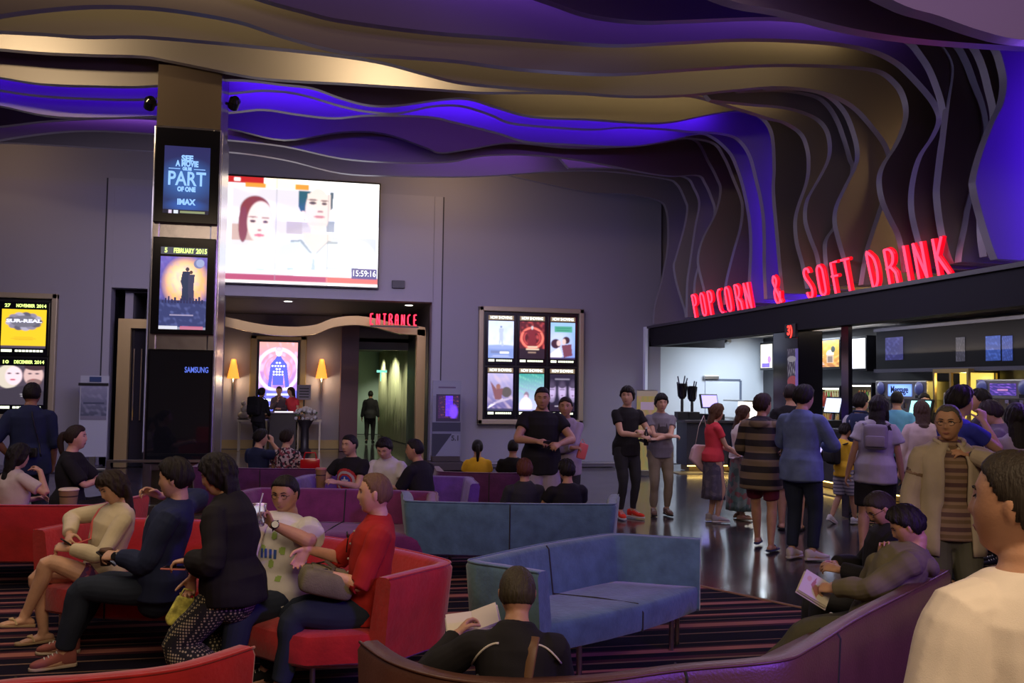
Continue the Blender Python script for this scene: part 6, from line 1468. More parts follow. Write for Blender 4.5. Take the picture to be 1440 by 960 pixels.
# ================================================================== SOFAS
def velvet(name, col, var=.22):
    m_ = mat('velvet_' + name, col, .75, bump=.35, bscale=35, var=var, vscale=9, sheen=.35, spec=.25); return m_
def sofa(label, path, m_, front=None, z0=.20, z1=.67, zs=.37, th=.10, seatd=.62, mode='fill', legs=None, flare=.05, side=1, cuts=1, cat='sofa', name='curved_sofa', seat_mat=None, lip=.0):
    """path: floor points (x,y) of the outer back line; seat on the `side` (+1 = left of the path direction)"""
    P = [np.array(p, float) for p in spline([tuple(p) for p in path], 7)]
    n = len(P); nor = []
    for i in range(n):
        t = P[min(i + 1, n - 1)] - P[max(i - 1, 0)]; t = t / np.linalg.norm(t); nor.append(np.array((-t[1], t[0])) * side)
    c = sum(P) / n
    root = thing(name, label, cat, (c[0], c[1], 0)); off = -Vector((c[0], c[1], 0))
    # shell cross-section: outer face leans out, rolled top edge
    prof = [(0.02, z0), (-.01, z0 + .02), (-flare * .6, (z0 + z1) / 2), (-flare, z1 - .03), (-flare + .015, z1 - .006), (-flare + .035, z1), (th - flare - .02, z1 - .002), (th - flare, z1 - .02), (th * .95, zs), (th + .02, z0 + .02), (th, z0)]
    m_n = len(prof); vs = []; fs = []
    for i in range(n):
        for o_, z_ in prof: p = P[i] + nor[i] * o_; vs.append((p[0] - c[0], p[1] - c[1], z_))
    for i in range(n - 1):
        for j in range(m_n): fs.append((i * m_n + j, i * m_n + (j + 1) % m_n, (i + 1) * m_n + (j + 1) % m_n, (i + 1) * m_n + j))
    fs.append(tuple(range(m_n))); fs.append(tuple((n - 1) * m_n + j for j in range(m_n))[::-1])
    b = MB().add(vs, fs).build('backrest', m_, root, smooth=True)
    bv = b.modifiers.new('b', 'BEVEL'); bv.width = .012; bv.segments = 2; bv.limit_method = 'ANGLE'; bv.angle_limit = R(50)
    # piping along the rolled edge
    pi_ = MB(); pi_.tube([(P[i][0] + nor[i][0] * (-flare + .012) - c[0], P[i][1] + nor[i][1] * (-flare + .012) - c[1], z1 - .004) for i in range(n)], .006, 6); pi_.build('piping', m_, b, smooth='all')
    # upright seams on the back
    for k in range(1, cuts + 1):
        i = int(n * k / (cuts + 1))
        for o_, zz in ((th - flare * .4, None), (-flare - .001, None)):
            pts = [(P[i][0] + nor[i][0] * q - c[0], P[i][1] + nor[i][1] * q - c[1], z_) for q, z_ in (prof[6:9] if o_ > 0 else prof[1:5])]; MB().tube(pts, .006, 6).build('seam', mat('seam_dark', (.02, .02, .02), .8), b)
    # seat
    inner = [P[i] + nor[i] * (th * .8) for i in range(n)]
    if mode == 'fill':
        fl = [P[0] + nor[0] * th * .8, P[-1] + nor[-1] * th * .8]; poly = inner
        poly = [np.array(q) for q in poly]
        a, d_ = poly[0], poly[-1]; mid = (a + d_) / 2; out = mid - c; out = out / (np.linalg.norm(out) + 1e-9)
        fr_ = [d_ + (a - d_) * t_ + out * (.07 * math.sin(math.pi * t_) + lip * min(1, 6 * t_, 6 * (1 - t_))) for t_ in (.04, .15, .3, .5, .7, .85, .96)]
        poly = poly + fr_
        sb = bmesh.new()
        def ringz(z_, inset): 
            cc = sum(poly) / len(poly); r_ = []
            for q in poly: d2 = q - cc; r_.append(sb.verts.new((q[0] - d2[0] * inset - c[0], q[1] - d2[1] * inset - c[1], z_)))
            return r_
        rings = [ringz(z0, .03), ringz(z0 + .02, 0), ringz(zs - .04, 0), ringz(zs - .01, .015), ringz(zs, .05), ringz(zs + .008, .30)]
        for a_, b_ in zip(rings[:-1], rings[1:]):
            for j in range(len(a_)): sb.faces.new((a_[j], a_[(j + 1) % len(a_)], b_[(j + 1) % len(a_)], b_[j]))
        sb.faces.new(rings[0][::-1]); sb.faces.new(rings[-1]); bmesh.ops.recalc_face_normals(sb, faces=sb.faces)
        me = bpy.data.meshes.new('seat'); sb.to_mesh(me); sb.free(); me.materials.append(seat_mat or m_)
        for p_ in me.polygons: p_.use_smooth = True
        me.set_sharp_from_angle(angle=R(45)); so = bpy.data.objects.new('seat', me); COL.objects.link(so); so.parent = root
        s0 = MB(); bk = inner[n // 2]; fm = fr_[3]; s0.tube([(bk[0] - c[0], bk[1] - c[1], zs + .006), ((bk[0] + fm[0]) / 2 - c[0], (bk[1] + fm[1]) / 2 - c[1], zs + .010), (fm[0] - c[0] - out[0] * .03, fm[1] - c[1] - out[1] * .03, zs), (fm[0] - c[0] + out[0] * .002, fm[1] - c[1] + out[1] * .002, zs - .05), (fm[0] - c[0], fm[1] - c[1], z0)], .006, 6); s0.build('seat_seam', mat('seam_dark', (.02, .02, .02), .8), so)
        lp = legs or [poly[1] * .85 + c * .15, poly[n - 2] * .85 + c * .15, fr_[1] * .88 + c * .12, fr_[5] * .88 + c * .12]
    else:
        vs = []; fs = []; pf = [(th * .8, z0), (th * .8, zs + .005), (th + seatd * .5, zs + .012), (th + seatd - .05, zs), (th + seatd, zs - .04), (th + seatd, z0)]; k_ = len(pf)
        for i in range(n):
            for o_, z_ in pf: p = P[i] + nor[i] * o_; vs.append((p[0] - c[0], p[1] - c[1], z_))
        for i in range(n - 1):
            for j in range(k_): fs.append((i * k_ + j, i * k_ + (j + 1) % k_, (i + 1) * k_ + (j + 1) % k_, (i + 1) * k_ + j))
        fs.append(tuple(range(k_))); fs.append(tuple((n - 1) * k_ + j for j in range(k_))[::-1]); MB().add(vs, fs).build('seat', seat_mat or m_, root, smooth=True)
        lp = []
        for i in (2, n // 3, 2 * n // 3, n - 3): lp += [P[i] + nor[i] * .08, P[i] + nor[i] * (th + seatd - .08)]
    for q in lp: MB().tube([(q[0] - c[0], q[1] - c[1], 0.0), (q[0] - c[0], q[1] - c[1], z0 + .01)], .016, 10).build('leg', M_STEEL, root, smooth=True)
    return root
def fz(px, py, z=.67):
    p = on_z(px, py, z); return (p.x, p.y)
def cpt(px, d):
    p = spot(px, d); return np.array((p.x, p.y))
M_BLUEV = velvet('teal', (.072, .150, .185)); M_REDV = velvet('red', (.42, .012, .014), .15); M_PURV = velvet('purple', (.10, .018, .10)); M_MAGV = velvet('magenta', (.16, .02, .10))
M_VIOV = velvet('violet', (.13, .05, .32)); M_LEA = mat('brown_leather', (.105, .045, .030), .38, bump=.15, bscale=90, var=.15, vscale=5)
# teal sofa, front
A_, B_, C_, D_ = fz(661, 787), fz(858, 750), fz(985, 757), fz(763, 803)
mAB = ((A_[0] + B_[0]) / 2 - .02, (A_[1] + B_[1]) / 2 + .03)
rr = lambda a, b, t: (a[0] + (b[0] - a[0]) * t, a[1] + (b[1] - a[1]) * t)
sofa('empty teal velvet sofa with a curved back, standing on the striped carpet', [D_, rr(D_, A_, .5), rr(D_, A_, .93), rr(A_, B_, .10), mAB, rr(A_, B_, .90), rr(B_, C_, .10), rr(B_, C_, .5), C_], M_BLUEV, side=-1, z0=.21, flare=.045)
def u_sofa(label, pc, d, w_, dep_, face, m_, name='curved_sofa', taper=.10, armf=.5, **k):
    """U-shaped sofa; face as for people: 0 faces away, 180 towards the photographer, 90 left"""
    c = cpt(pc, d); th_ = R(face) - YAW; f = np.array((-math.sin(th_), math.cos(th_))); r_ = np.array((f[1], -f[0]))
    q = lambda a, b: tuple(c + r_ * a + f * b)
    return sofa(label, [q(w_ / 2 + taper, dep_ * armf), q(w_ / 2 + taper * .4, dep_ * (armf - .5) * .6), q(w_ / 2, -dep_ * .40), q(w_ / 2 - .12, -dep_ / 2), q(0, -dep_ / 2 - .05), q(-w_ / 2 + .12, -dep_ / 2), q(-w_ / 2, -dep_ * .40), q(-w_ / 2 - taper * .4, dep_ * (armf - .5) * .6), q(-w_ / 2 - taper, dep_ * armf)], m_, side=-1, name=name, **k)
u_sofa('teal velvet sofa seen from behind, two people sitting on it', 716, 8.30, 1.78, .72, 0, M_BLUEV)
u_sofa('magenta sofa behind the man with glasses, its seat towards the photographer', 470, 8.35, 1.70, .70, 176, M_MAGV)
u_sofa('dark purple sofa under the floral blouse woman, seen from behind', 376, 11.1, 1.6, .6, 0, M_PURV)
u_sofa('dark purple sofa left of the standing couple, seen from behind', 688, 11.0, 1.15, .7, 0, M_PURV)
u_sofa('purple sofa with three young men sitting on it', 540, 9.75, 1.75, .7, 180, M_VIOV)
u_sofa('red velvet sofa at the left edge, a girl in cream leaning on its back', 25, 7.75, 1.6, .72, 0, M_REDV)
u_sofa('red velvet sofa with the napping girl and the man in navy', 212, 6.2, 1.36, .85, 170, M_REDV, taper=.05, armf=.22, lip=.26)
u_sofa('red velvet sofa with the man in glasses and the man in the red shirt', 448, 5.38, 1.34, .80, 140, M_REDV, taper=.05, armf=.20, lip=.26)
# red one in the lower left corner and the long leather one across the foreground
sofa('red velvet sofa back in the lower left corner, nearest the photographer', [(-2.6, 3.05), fz(-260, 990), fz(-100, 972), fz(20, 956), fz(130, 949), fz(250, 935), fz(348, 906)], M_REDV, side=1, mode='band', z0=.12)
lp_ = [(512, 900), (555, 928), (630, 950), (720, 957), (840, 953), (960, 938), (1090, 926), (1135, 908), (1200, 868), (1270, 832), (1330, 800)]
sofa('long brown leather sofa curving across the foreground, seen from behind', [fz(*p) for p in lp_], M_LEA, side=1, mode='band', z0=.10, cuts=3, seatd=.45, flare=.03)
# ================================================================== THE CROWD
WHT = cloth('white', (.62, .60, .58)); WARMW = cloth('warm_white', (.80, .70, .60)); BLK = cloth('black', (.014, .013, .015)); BLK2 = cloth('charcoal', (.03, .03, .034)); JEAN = cloth('dark_jeans', (.020, .028, .05)); JEAN2 = cloth('jeans_blue', (.035, .055, .11))
NAVY = cloth('navy', (.018, .026, .07)); GREY = cloth('grey', (.20, .19, .22)); KHAKI = cloth('khaki', (.26, .22, .15)); OLIV = cloth('olive', (.15, .13, .075)); OLIV2 = cloth('dark_olive', (.085, .08, .05)); REDS = cloth('red_shirt', (.40, .022, .018)); CREAM = cloth('cream', (.62, .54, .38)); DEN = cloth('denim', (.13, .18, .33), var=.3); SKYB = cloth('sky', (.14, .42, .60)); BLUS = cloth('royal', (.04, .05, .42)); MAR = cloth('maroon', (.12, .015, .03)); YEL = cloth('yellow', (.75, .45, .03)); BEIGE = cloth('beige', (.42, .35, .25)); CORAL = cloth('coral', (.65, .05, .07)); GREYP = cloth('greyblue', (.12, .14, .18)); LGREY = cloth('light_grey', (.40, .37, .42)); PINKG = cloth('pink_grey', (.33, .28, .33))
STRIPE = wave_mat('cloth_wide_stripes', (.018, .014, .014), (.20, .145, .085), 7.4, 'Z', .5)
POLO = wave_mat('cloth_polo_stripes', (.10, .07, .05), (.26, .17, .11), 11.0, 'Z', .5, extra=[(0, (.10, .05, .045)), (.30, (.26, .17, .11)), (.55, (.16, .10, .05)), (.8, (.26, .17, .11))])
def dots(name, base, dot, scale, thr=.22, rnd=0.0):
    m_ = bpy.data.materials.new(name); m_.use_nodes = True; nt = m_.node_tree; b = nt.nodes['Principled BSDF']; b.inputs['Roughness'].default_value = .85
    tc = nt.nodes.new('ShaderNodeTexCoord'); v = nt.nodes.new('ShaderNodeTexVoronoi'); v.inputs['Scale'].default_value = scale; v.inputs['Randomness'].default_value = rnd; nt.links.new(tc.outputs['Object'], v.inputs['Vector'])
    lt = nt.nodes.new('ShaderNodeMath'); lt.operation = 'LESS_THAN'; lt.inputs[1].default_value = thr; nt.links.new(v.outputs['Distance'], lt.inputs[0])
    mx = nt.nodes.new('ShaderNodeMix'); mx.data_type = 'RGBA'; mx.inputs['A'].default_value = (*base, 1); mx.inputs['B'].default_value = (*dot, 1); nt.links.new(lt.outputs[0], mx.inputs['Factor']); nt.links.new(mx.outputs['Result'], b.inputs['Base Color']); return m_
POLKA = dots('cloth_polka', (.010, .010, .012), (.42, .36, .22), 62, .36)
def floral(name, ramp, scale):
    m_ = bpy.data.materials.new(name); m_.use_nodes = True; nt = m_.node_tree; b = nt.nodes['Principled BSDF']; b.inputs['Roughness'].default_value = .85
    tc = nt.nodes.new('ShaderNodeTexCoord'); v = nt.nodes.new('ShaderNodeTexVoronoi'); v.inputs['Scale'].default_value = scale; nt.links.new(tc.outputs['Object'], v.inputs['Vector'])
    sp = nt.nodes.new('ShaderNodeSeparateXYZ'); nt.links.new(v.outputs['Color'], sp.inputs[0]); rp = nt.nodes.new('ShaderNodeValToRGB'); rp.color_ramp.interpolation = 'CONSTANT'; e = rp.color_ramp.elements
    e[0].position = 0; e[0].color = (*ramp[0], 1); e[1].position = 1 / len(ramp); e[1].color = (*ramp[1], 1)
    for k, c in enumerate(ramp[2:]): q = e.new((k + 2) / len(ramp)); q.color = (*c, 1)
    nt.links.new(sp.outputs['X'], rp.inputs[0]); nt.links.new(rp.outputs[0], b.inputs['Base Color']); return m_
FLOR = floral('cloth_floral', [(.03, .02, .03), (.55, .45, .45), (.5, .4, .42), (.25, .05, .08), (.02, .02, .04)], 38)
FLOR2 = floral('cloth_boho', [(.16, .26, .22), (.30, .12, .12), (.22, .30, .26), (.32, .26, .24), (.12, .20, .18)], 14)
PINKF = floral('cloth_pink_floral', [(.25, .04, .10), (.10, .03, .12), (.45, .15, .2), (.04, .03, .06)], 40)
PLAID = floral('cloth_plaid', [(.10, .09, .13), (.14, .12, .15), (.08, .07, .11)], 20)
CHECK = wave_mat('cloth_check', (.40, .38, .42), (.12, .11, .16), 22, 'Z', .6)
S_WHT = dict(mat=cloth('shoe_white', (.62, .56, .55)), sole=cloth('sole_white', (.60, .56, .54)), lace=cloth('lace_red', (.35, .05, .05))); S_BLK = dict(mat=BLK); S_RED = dict(mat=cloth('shoe_red', (.65, .04, .02)), sole=cloth('sole_white', (.6, .56, .54))); S_BRN = dict(mat=cloth('shoe_brown', (.12, .07, .05)), sole=BLK)
F_NAVY = dict(kind='sandal', mat=cloth('flip_navy', (.04, .05, .12))); F_TAN = dict(kind='sandal', mat=cloth('flip_tan', (.42, .30, .18)), strap=cloth('strap_gold', (.55, .42, .25))); F_BLK = dict(kind='sandal', mat=BLK)
LT, MD, TN, FAIR = (.60, .35, .23), (.47, .25, .145), (.34, .17, .10), (.66, .36, .26)
BR, RB, GH = (.09, .04, .018), (.11, .035, .018), (.10, .09, .075)
def at_(px, d): p = spot(px, d); return dict(x=p.x, y=p.y)
TEXT = dict(RH=(.09, .30, 1.12), LH=(-.09, .31, 1.10), RE=(.6, -.3, -.8), LE=(-.6, -.3, -.8))
CROSS = dict(RH=(-.10, .25, 1.12), LH=(.12, .27, 1.08), RE=(.7, .2, -.6), LE=(-.7, .2, -.6), RHd=(-1, .0, .05), LHd=(1, .05, 0), curl=(50, 40))
G = {}
# ---- standing on the polished floor, left to right
G['blacktee'] = person('young man in a black tee and red trainers standing by the yellow banner', **at_(0, 5), hp=(882, 11.8), face=205, H=1.70, top=dict(mat=BLK), bottom=dict(mat=BLK2, loose=-.012), shoes=S_RED, skin=LT, hair='fringe', head=(-45, 0, 0), lod=1, RH=(-.02, .30, 1.08), LH=(-.08, .27, 1.13), RE=(.7, -.2, -.5), LE=(-.7, -.2, -.5), footyaw=(15, -25))
G['greytee'] = person('young man in a grey tee with a cat face print and khaki trousers, arms folded', **at_(0, 5), hp=(930, 12.1), face=185, H=1.61, fat=.1, top=dict(mat=GREY), bottom=dict(mat=KHAKI, loose=-.008), shoes=S_BRN, skin=LT, hair='fringe', head=(0, 6, 0), lod=1, **CROSS)
G['redtop'] = person('long-haired woman in a coral top carrying a pale pink shoulder bag', **at_(1003, 11.6), face=280, H=1.50, fem=1, top=dict(mat=CORAL, hem=-.06), skirt=dict(mat=PLAID, len=.60, flare=.03), shoes=dict(mat=LGREY, sole=WHT), skin=LT, hair='long', hcol=BR, hlen=.40, head=(0, 10, 0), lod=1, RH=(.06, .33, 1.0), LH=(-.06, .33, 1.0), curl=(50, 50))
G['boho'] = person('woman in a sleeveless white top and long patterned skirt facing the counter', **at_(1040, 11.9), face=265, H=1.48, fem=1, top=dict(mat=WHT, sleeve=0, hem=-.02), skirt=dict(mat=FLOR2, len=.80, flare=.07, pleats=12), shoes=F_TAN, skin=LT, hair='long', hcol=(.05, .022, .012), hlen=.42, head=(0, 12, 0), lod=1, RH=(.07, .30, 1.0), LH=(-.05, .34, .98), curl=(50, 50))
G['hoodie'] = person('person in a wide-striped black and beige hoodie, maroon shorts and flip-flops, from behind', **at_(0, 5), hp=(1073, 9.7), face=-30, H=1.64, top=dict(mat=STRIPE, sleeve=1.9, hem=-.26, off=.03, hood=1, flare=.06, name='hoodie'), bottom=dict(mat=MAR, len=.8, off=.018), shoes=F_NAVY, skin=MD, hair='short', hcol=(.03, .014, .008), lod=1, RF=(.13, -.10, .085), LF=(-.10, .22, .085), head=(-30, 0, 0), RH=(.20, .28, 1.05), RE=(.5, -.3, -.7), LH=(-.16, .30, 1.02))
G['shorts'] = person('man in black with knee shorts standing between the column and the denim jacket', **at_(1112, 11.0), face=-20, H=1.77, top=dict(mat=BLK), bottom=dict(mat=BLK2, len=.95, off=.02), shoes=F_BLK, skin=MD, hair='crew', hcol=(.02, .012, .01), lod=1)
G['denim'] = person('man in a blue denim jacket, dark jeans and white striped trainers, from behind', **at_(0, 5), hp=(1131, 9.15), face=-40, H=1.74, fat=.25, top=dict(mat=DEN, sleeve=1.92, hem=-.15, off=.024, collar=1, name='jacket'), bottom=dict(mat=JEAN, loose=-.004), shoes=S_WHT, skin=LT, hair='short', lod=1, RH=(.12, .30, 1.10), LH=(-.10, .32, 1.12), RE=(.8, -.3, -.6), LE=(-.8, -.3, -.6), footyaw=(40, 5), head=(-20, 5, 0))
G['kid'] = person('boy in a yellow tee and checked shorts walking between the adults', **at_(1187, 11.6), face=-70, H=1.27, top=dict(mat=YEL), bottom=dict(mat=CHECK, len=.95, off=.022, loose=.01), shoes=dict(mat=WHT, sole=WHT), skin=MD, hair='short', lod=1, RF=(.08, .16, .085), LF=(-.08, -.20, .11), toe=(0, 25), LH=(-.10, .25, .95), RH=(.10, .25, .93), name='boy')
G['whitetee'] = person('woman in a loose white tee and black shorts, seen from behind', **at_(0, 5), hp=(1236, 9.4), face=-25, H=1.64, fem=1, fat=.25, side=4, top=dict(mat=LGREY, off=.03, hem=-.14, loose=.03, bust=0), bottom=dict(mat=BLK, len=.85, off=.03), shoes=F_TAN, skin=MD, hair='long', hlen=.34, hside=1, lod=1, RF=(.08, .12, .085), LF=(-.12, -.18, .10), toe=(0, 20), LH=(-.30, .0, .80), head=(-15, 0, 0))
G['specs'] = person('man with glasses and navy shoulders looking right, in front of the bright bottle cooler', **at_(1209, 11.6), face=-60, H=1.66, top=dict(mat=LGREY, off=.02), over=dict(mat=NAVY, sleeve=0, hem=.1, off=.02, open=40), bottom=dict(mat=JEAN), shoes=S_BLK, skin=LT, hair='short', glasses=True, lod=1)
G['bluetee'] = person('man in a sky blue tee at the counter, seen from behind', **at_(1262, 12.6), face=-20, H=1.70, top=dict(mat=SKYB), bottom=dict(mat=JEAN), shoes=S_BLK, skin=MD, hair='crew', lod=2, head=(-20, 0, 0))
G['creamw'] = person('brown-haired woman in a cream jacket with a red strap in the queue', **at_(1298, 10.6), face=-15, H=1.58, fem=1, fat=.3, top=dict(mat=cloth('cream_pink', (.50, .38, .36)), sleeve=1.9, off=.025), bottom=dict(mat=BLK), shoes=S_BLK, skin=LT, hair='long', hcol=(.055, .028, .02), hlen=.30, lod=1)
G['staffa'] = person('member of staff in black behind the counter, half hidden by the queue', **at_(1300, 14.2), face=170, H=1.66, top=dict(mat=BLK), bottom=dict(mat=BLK), shoes=S_BLK, skin=LT, hair='short', lod=2)
G['tallboy'] = person('tall young man in a royal blue shirt with his hand at his mouth', **at_(0, 5), hp=(1352, 7.6), face=-80, H=1.74, top=dict(mat=BLUS), bottom=dict(mat=JEAN), shoes=S_BLK, skin=LT, hair='fringe', lod=1, RH=(.06, .20, 1.42), RE=(.5, .3, -1), RHd=(-.3, .1, 1), curl=(60, 35), LH=(-.05, .28, 1.18), head=(-5, 0, 0))
G['staffb'] = person('man in a dark tee facing left at the right end of the counter', **at_(1385, 9.6), face=75, H=1.725, top=dict(mat=cloth('plum', (.05, .035, .055))), bottom=dict(mat=BLK), shoes=S_BLK, skin=MD, hair='short', lod=1, RH=(.1, .3, 1.05), LH=(-.1, .35, 1.05))
G['cap'] = person('young person in a grey jacket looking down at the right edge', **at_(1407, 8.9), face=60, H=1.62, top=dict(mat=cloth('grey_jacket', (.15, .12, .16)), sleeve=1.9, off=.022, collar=1), bottom=dict(mat=BLK), shoes=S_BLK, skin=LT, hair='fringe', hcol=(.03, .02, .018), lod=1, head=(0, 22, 0), RH=(.1, .28, 1.1), LH=(-.1, .28, 1.1))
G['longblack'] = person('woman with long straight black hair at the right edge, seen from behind', **at_(1434, 7.6), face=-15, H=1.60, fem=1, top=dict(mat=cloth('lilac', (.40, .34, .48)), sleeve=.6), bottom=dict(mat=BLK), shoes=S_BLK, skin=LT, hair='long', hlen=.45, lod=1)
# ---- the couple before the posters
G['coupleman'] = person('stocky man in a black tee and pale shorts before the posters', **at_(0, 5), hp=(762, 9.7), face=188, H=1.69, fat=.55, top=dict(mat=BLK, hem=-.16, off=.02), bottom=dict(mat=PINKG, len=1.02, off=.03), shoes=S_WHT, skin=MD, hair='crew', head=(-10, 8, 0), lod=1, RH=(.10, .32, 1.13), LH=(-.14, .30, 1.10), RE=(1, -.2, -.5), LE=(-1, -.2, -.5), curl=(55, 55))
G['couplewoman'] = person('woman in a grey zip hoodie with folded arms before the posters', **at_(0, 5), hp=(795, 9.95), face=172, H=1.58, fem=1, top=dict(mat=PINKG, sleeve=1.9, off=.02, hem=-.14, hood=1, name='hoodie'), bottom=dict(mat=BLK2, loose=-.012), shoes=S_BLK, skin=MD, hair='tied', hcol=(.03, .02, .015), lod=1, **CROSS)
# ---- seated, middle distance
SIT = dict(hz=.47, RF=(.12, .42, .085), LF=(-.12, .40, .085))
def seat_(**k): d = dict(SIT); d.update(k); return d
G['redhair'] = person('red-brown haired person in a charcoal top, sitting on the far teal sofa', **at_(0, 5), hp=(738, 8.35, 655), face=10, H=1.52, lean=-8, top=dict(mat=BLK2, sleeve=1.9, off=.02), bottom=dict(mat=JEAN), shoes=S_BLK, skin=MD, hair='short', hcol=RB, lod=1, RH=(.1, .25, .66), LH=(-.1, .25, .66), **seat_(hz=.44))
G['blackhair'] = person('black-haired man in a black tee holding a phone on the far teal sofa', **at_(0, 5), hp=(797, 8.35, 652), face=15, H=1.52, lean=-6, top=dict(mat=BLK, off=.02), bottom=dict(mat=JEAN), shoes=S_BLK, skin=MD, hair='short', lod=1, RH=(.1, .32, .72), LH=(-.14, .34, .76), head=(10, 6, 0), **seat_(hz=.44))
G['purp1'] = person('man in a black tee on the purple sofa, one hand raised', **at_(0, 5), hp=(722, 11.2, 618), face=-5, H=1.56, lean=-4, top=dict(mat=BLK, off=.018), bottom=dict(mat=JEAN), shoes=S_BLK, skin=MD, hair='crew', lod=2, RH=(.20, .20, 1.02), RE=(.8, -.2, -.6), RHd=(0, .1, 1), LH=(-.1, .3, .68), **seat_())
G['purp2'] = person('dark-haired woman with a ponytail and yellow top on the purple sofa', **at_(0, 5), hp=(672, 11.2, 630), face=5, H=1.42, fem=1, lean=-4, top=dict(mat=YEL, off=.02), bottom=dict(mat=JEAN), shoes=S_BLK, skin=MD, hair='tied', hlen=.36, lod=2, RH=(.1, .3, .66), LH=(-.1, .3, .66), **seat_())
G['shield'] = person('young man in a black tee with a round red and blue print', **at_(0, 5), hp=(492, 9.6, 611), face=160, H=1.66, lean=0, top=dict(mat=BLK, off=.018), bottom=dict(mat=cloth('olive_trs', (.09, .08, .06))), shoes=S_BLK, skin=LT, hair='crew', head=(-15, 5, 0), lod=1, RH=(.26, .26, .78), LH=(-.02, .34, .74), RE=(.6, -.4, -.7), LE=(-.6, -.4, -.6), curl=(65, 45), **seat_(hz=.46))
G['polo'] = person('young man in a white polo shirt looking down', **at_(0, 5), hp=(541, 9.5, 616), face=165, H=1.60, lean=12, top=dict(mat=WHT, off=.018, collar=1), bottom=dict(mat=JEAN), shoes=S_BLK, skin=LT, hair='short', head=(0, 30, 0), lod=1, RH=(.08, .33, .70), LH=(-.10, .33, .70), **seat_())
G['turned'] = person('young man in black turned away, right end of the purple sofa', **at_(0, 5), hp=(583, 9.2, 617), face=60, H=1.62, lean=14, top=dict(mat=BLK, off=.018, sleeve=.8), bottom=dict(mat=BLK2), shoes=S_BLK, skin=MD, hair='crew', lod=1, RH=(.1, .42, .62), LH=(-.1, .42, .62), head=(30, 5, 0), **seat_(hz=.46))
G['floral'] = person('short-haired woman in a black and white floral blouse, seen from behind', **at_(0, 5), hp=(405, 11.5, 604), face=-10, H=1.58, fem=1, lean=0, top=dict(mat=FLOR, off=.022), bottom=dict(mat=BLK), shoes=S_BLK, skin=LT, hair='short', hcol=(.025, .015, .012), lod=1, RH=(.1, .3, .68), LH=(-.1, .3, .68), head=(-30, 0, 0), **seat_())
G['navyhand'] = person('person in navy with one hand to the face beside the floral blouse', **at_(0, 5), hp=(368, 11.5, 604), face=-30, H=1.60, lean=2, top=dict(mat=NAVY, off=.018), bottom=dict(mat=BLK), shoes=S_BLK, skin=LT, hair='short', lod=1, RH=(.10, .18, 1.06), RE=(.6, .3, -1), RHd=(-.2, 0, 1), LH=(-.1, .3, .7), head=(-30, 5, 0), **seat_())
# ---- lobby
G['desk1'] = person('woman in a grey top behind the ticket desk, chin on her hand', **at_(0, 5), hp=(392, 22.9), face=190, H=1.60, fem=1, lean=10, top=dict(mat=cloth('taupe_top', (.12, .09, .10)), sleeve=1.9), bottom=dict(mat=BLK), shoes=S_BLK, skin=LT, hair='tied', lod=2, RH=(.02, .22, 1.30), RE=(.4, .3, -1), RHd=(0, 0, 1), LH=(-.05, .3, 1.1))
G['desk2'] = person('long-haired woman in red behind the ticket desk', **at_(411, 22.9), face=150, H=1.58, fem=1, lean=12, top=dict(mat=CORAL), bottom=dict(mat=BLK), shoes=S_BLK, skin=LT, hair='long', hcol=(.05, .025, .015), hlen=.34, lod=2)
G['packer'] = person('person carrying a dark rucksack at the left of the ticket desk', **at_(362, 21.4), face=-20, H=1.56, lean=12, top=dict(mat=BLK, sleeve=1.9), bottom=dict(mat=BLK), shoes=S_BLK, skin=MD, hair='short', lod=2, RH=(.1, .32, 1.0), LH=(-.1, .32, 1.0))
G['walker'] = person('dark figure walking down the passage carrying a bag', **at_(0, 5), hp=(521, 25.6), face=5, H=1.50, top=dict(mat=BLK, sleeve=1.9), bottom=dict(mat=BLK), shoes=S_BLK, skin=TN, hair='crew', lod=2, RF=(.09, .12, .085), LF=(-.09, -.12, .10))
# ---- left side
G['navyman'] = person('man in a navy shirt with a camera strap, standing before the left poster cabinet', **at_(0, 5), hp=(43, 9.1), face=12, H=1.66, fat=.3, top=dict(mat=NAVY, off=.024, sleeve=1.1, hem=-.16, collar=1), bottom=dict(mat=JEAN), shoes=S_BLK, skin=TN, hair='crew', lod=1, RH=(.20, .15, .86), LH=(-.22, .1, .95))
G['curly'] = person('woman in a black blouse with curly tied hair looking right, beyond the red sofa', **at_(0, 5), hp=(108, 8.8, 598), face=-78, H=1.66, fem=1, lean=4, top=dict(mat=BLK, off=.024, sleeve=.9), bottom=dict(mat=BLK), shoes=S_BLK, skin=FAIR, hair='tied', hcol=(.03, .018, .012), hlen=.30, lod=1, RH=(.10, .40, .76), LH=(-.05, .42, .78), RE=(.6, -.3, -.8), LE=(-.6, -.3, -.8), **seat_(hz=.50))
G['creamgirl'] = person('girl with long black hair in a cream tee, elbow on the red sofa back', **at_(0, 5), hp=(28, 8.1, 625), face=-30, H=1.56, fem=1, lean=4, side=-4, top=dict(mat=cloth('cream_tee', (.55, .47, .42)), off=.022, sleeve=.7), bottom=dict(mat=JEAN), shoes=S_BLK, skin=LT, hair='long', hlen=.42, lod=1, RH=(.22, .14, 1.00), RE=(.9, .3, -.9), RHd=(-.7, .1, .3), LH=(-.1, .3, .68), head=(-10, 8, 0), curl=(60, 40), **seat_(hz=.46))
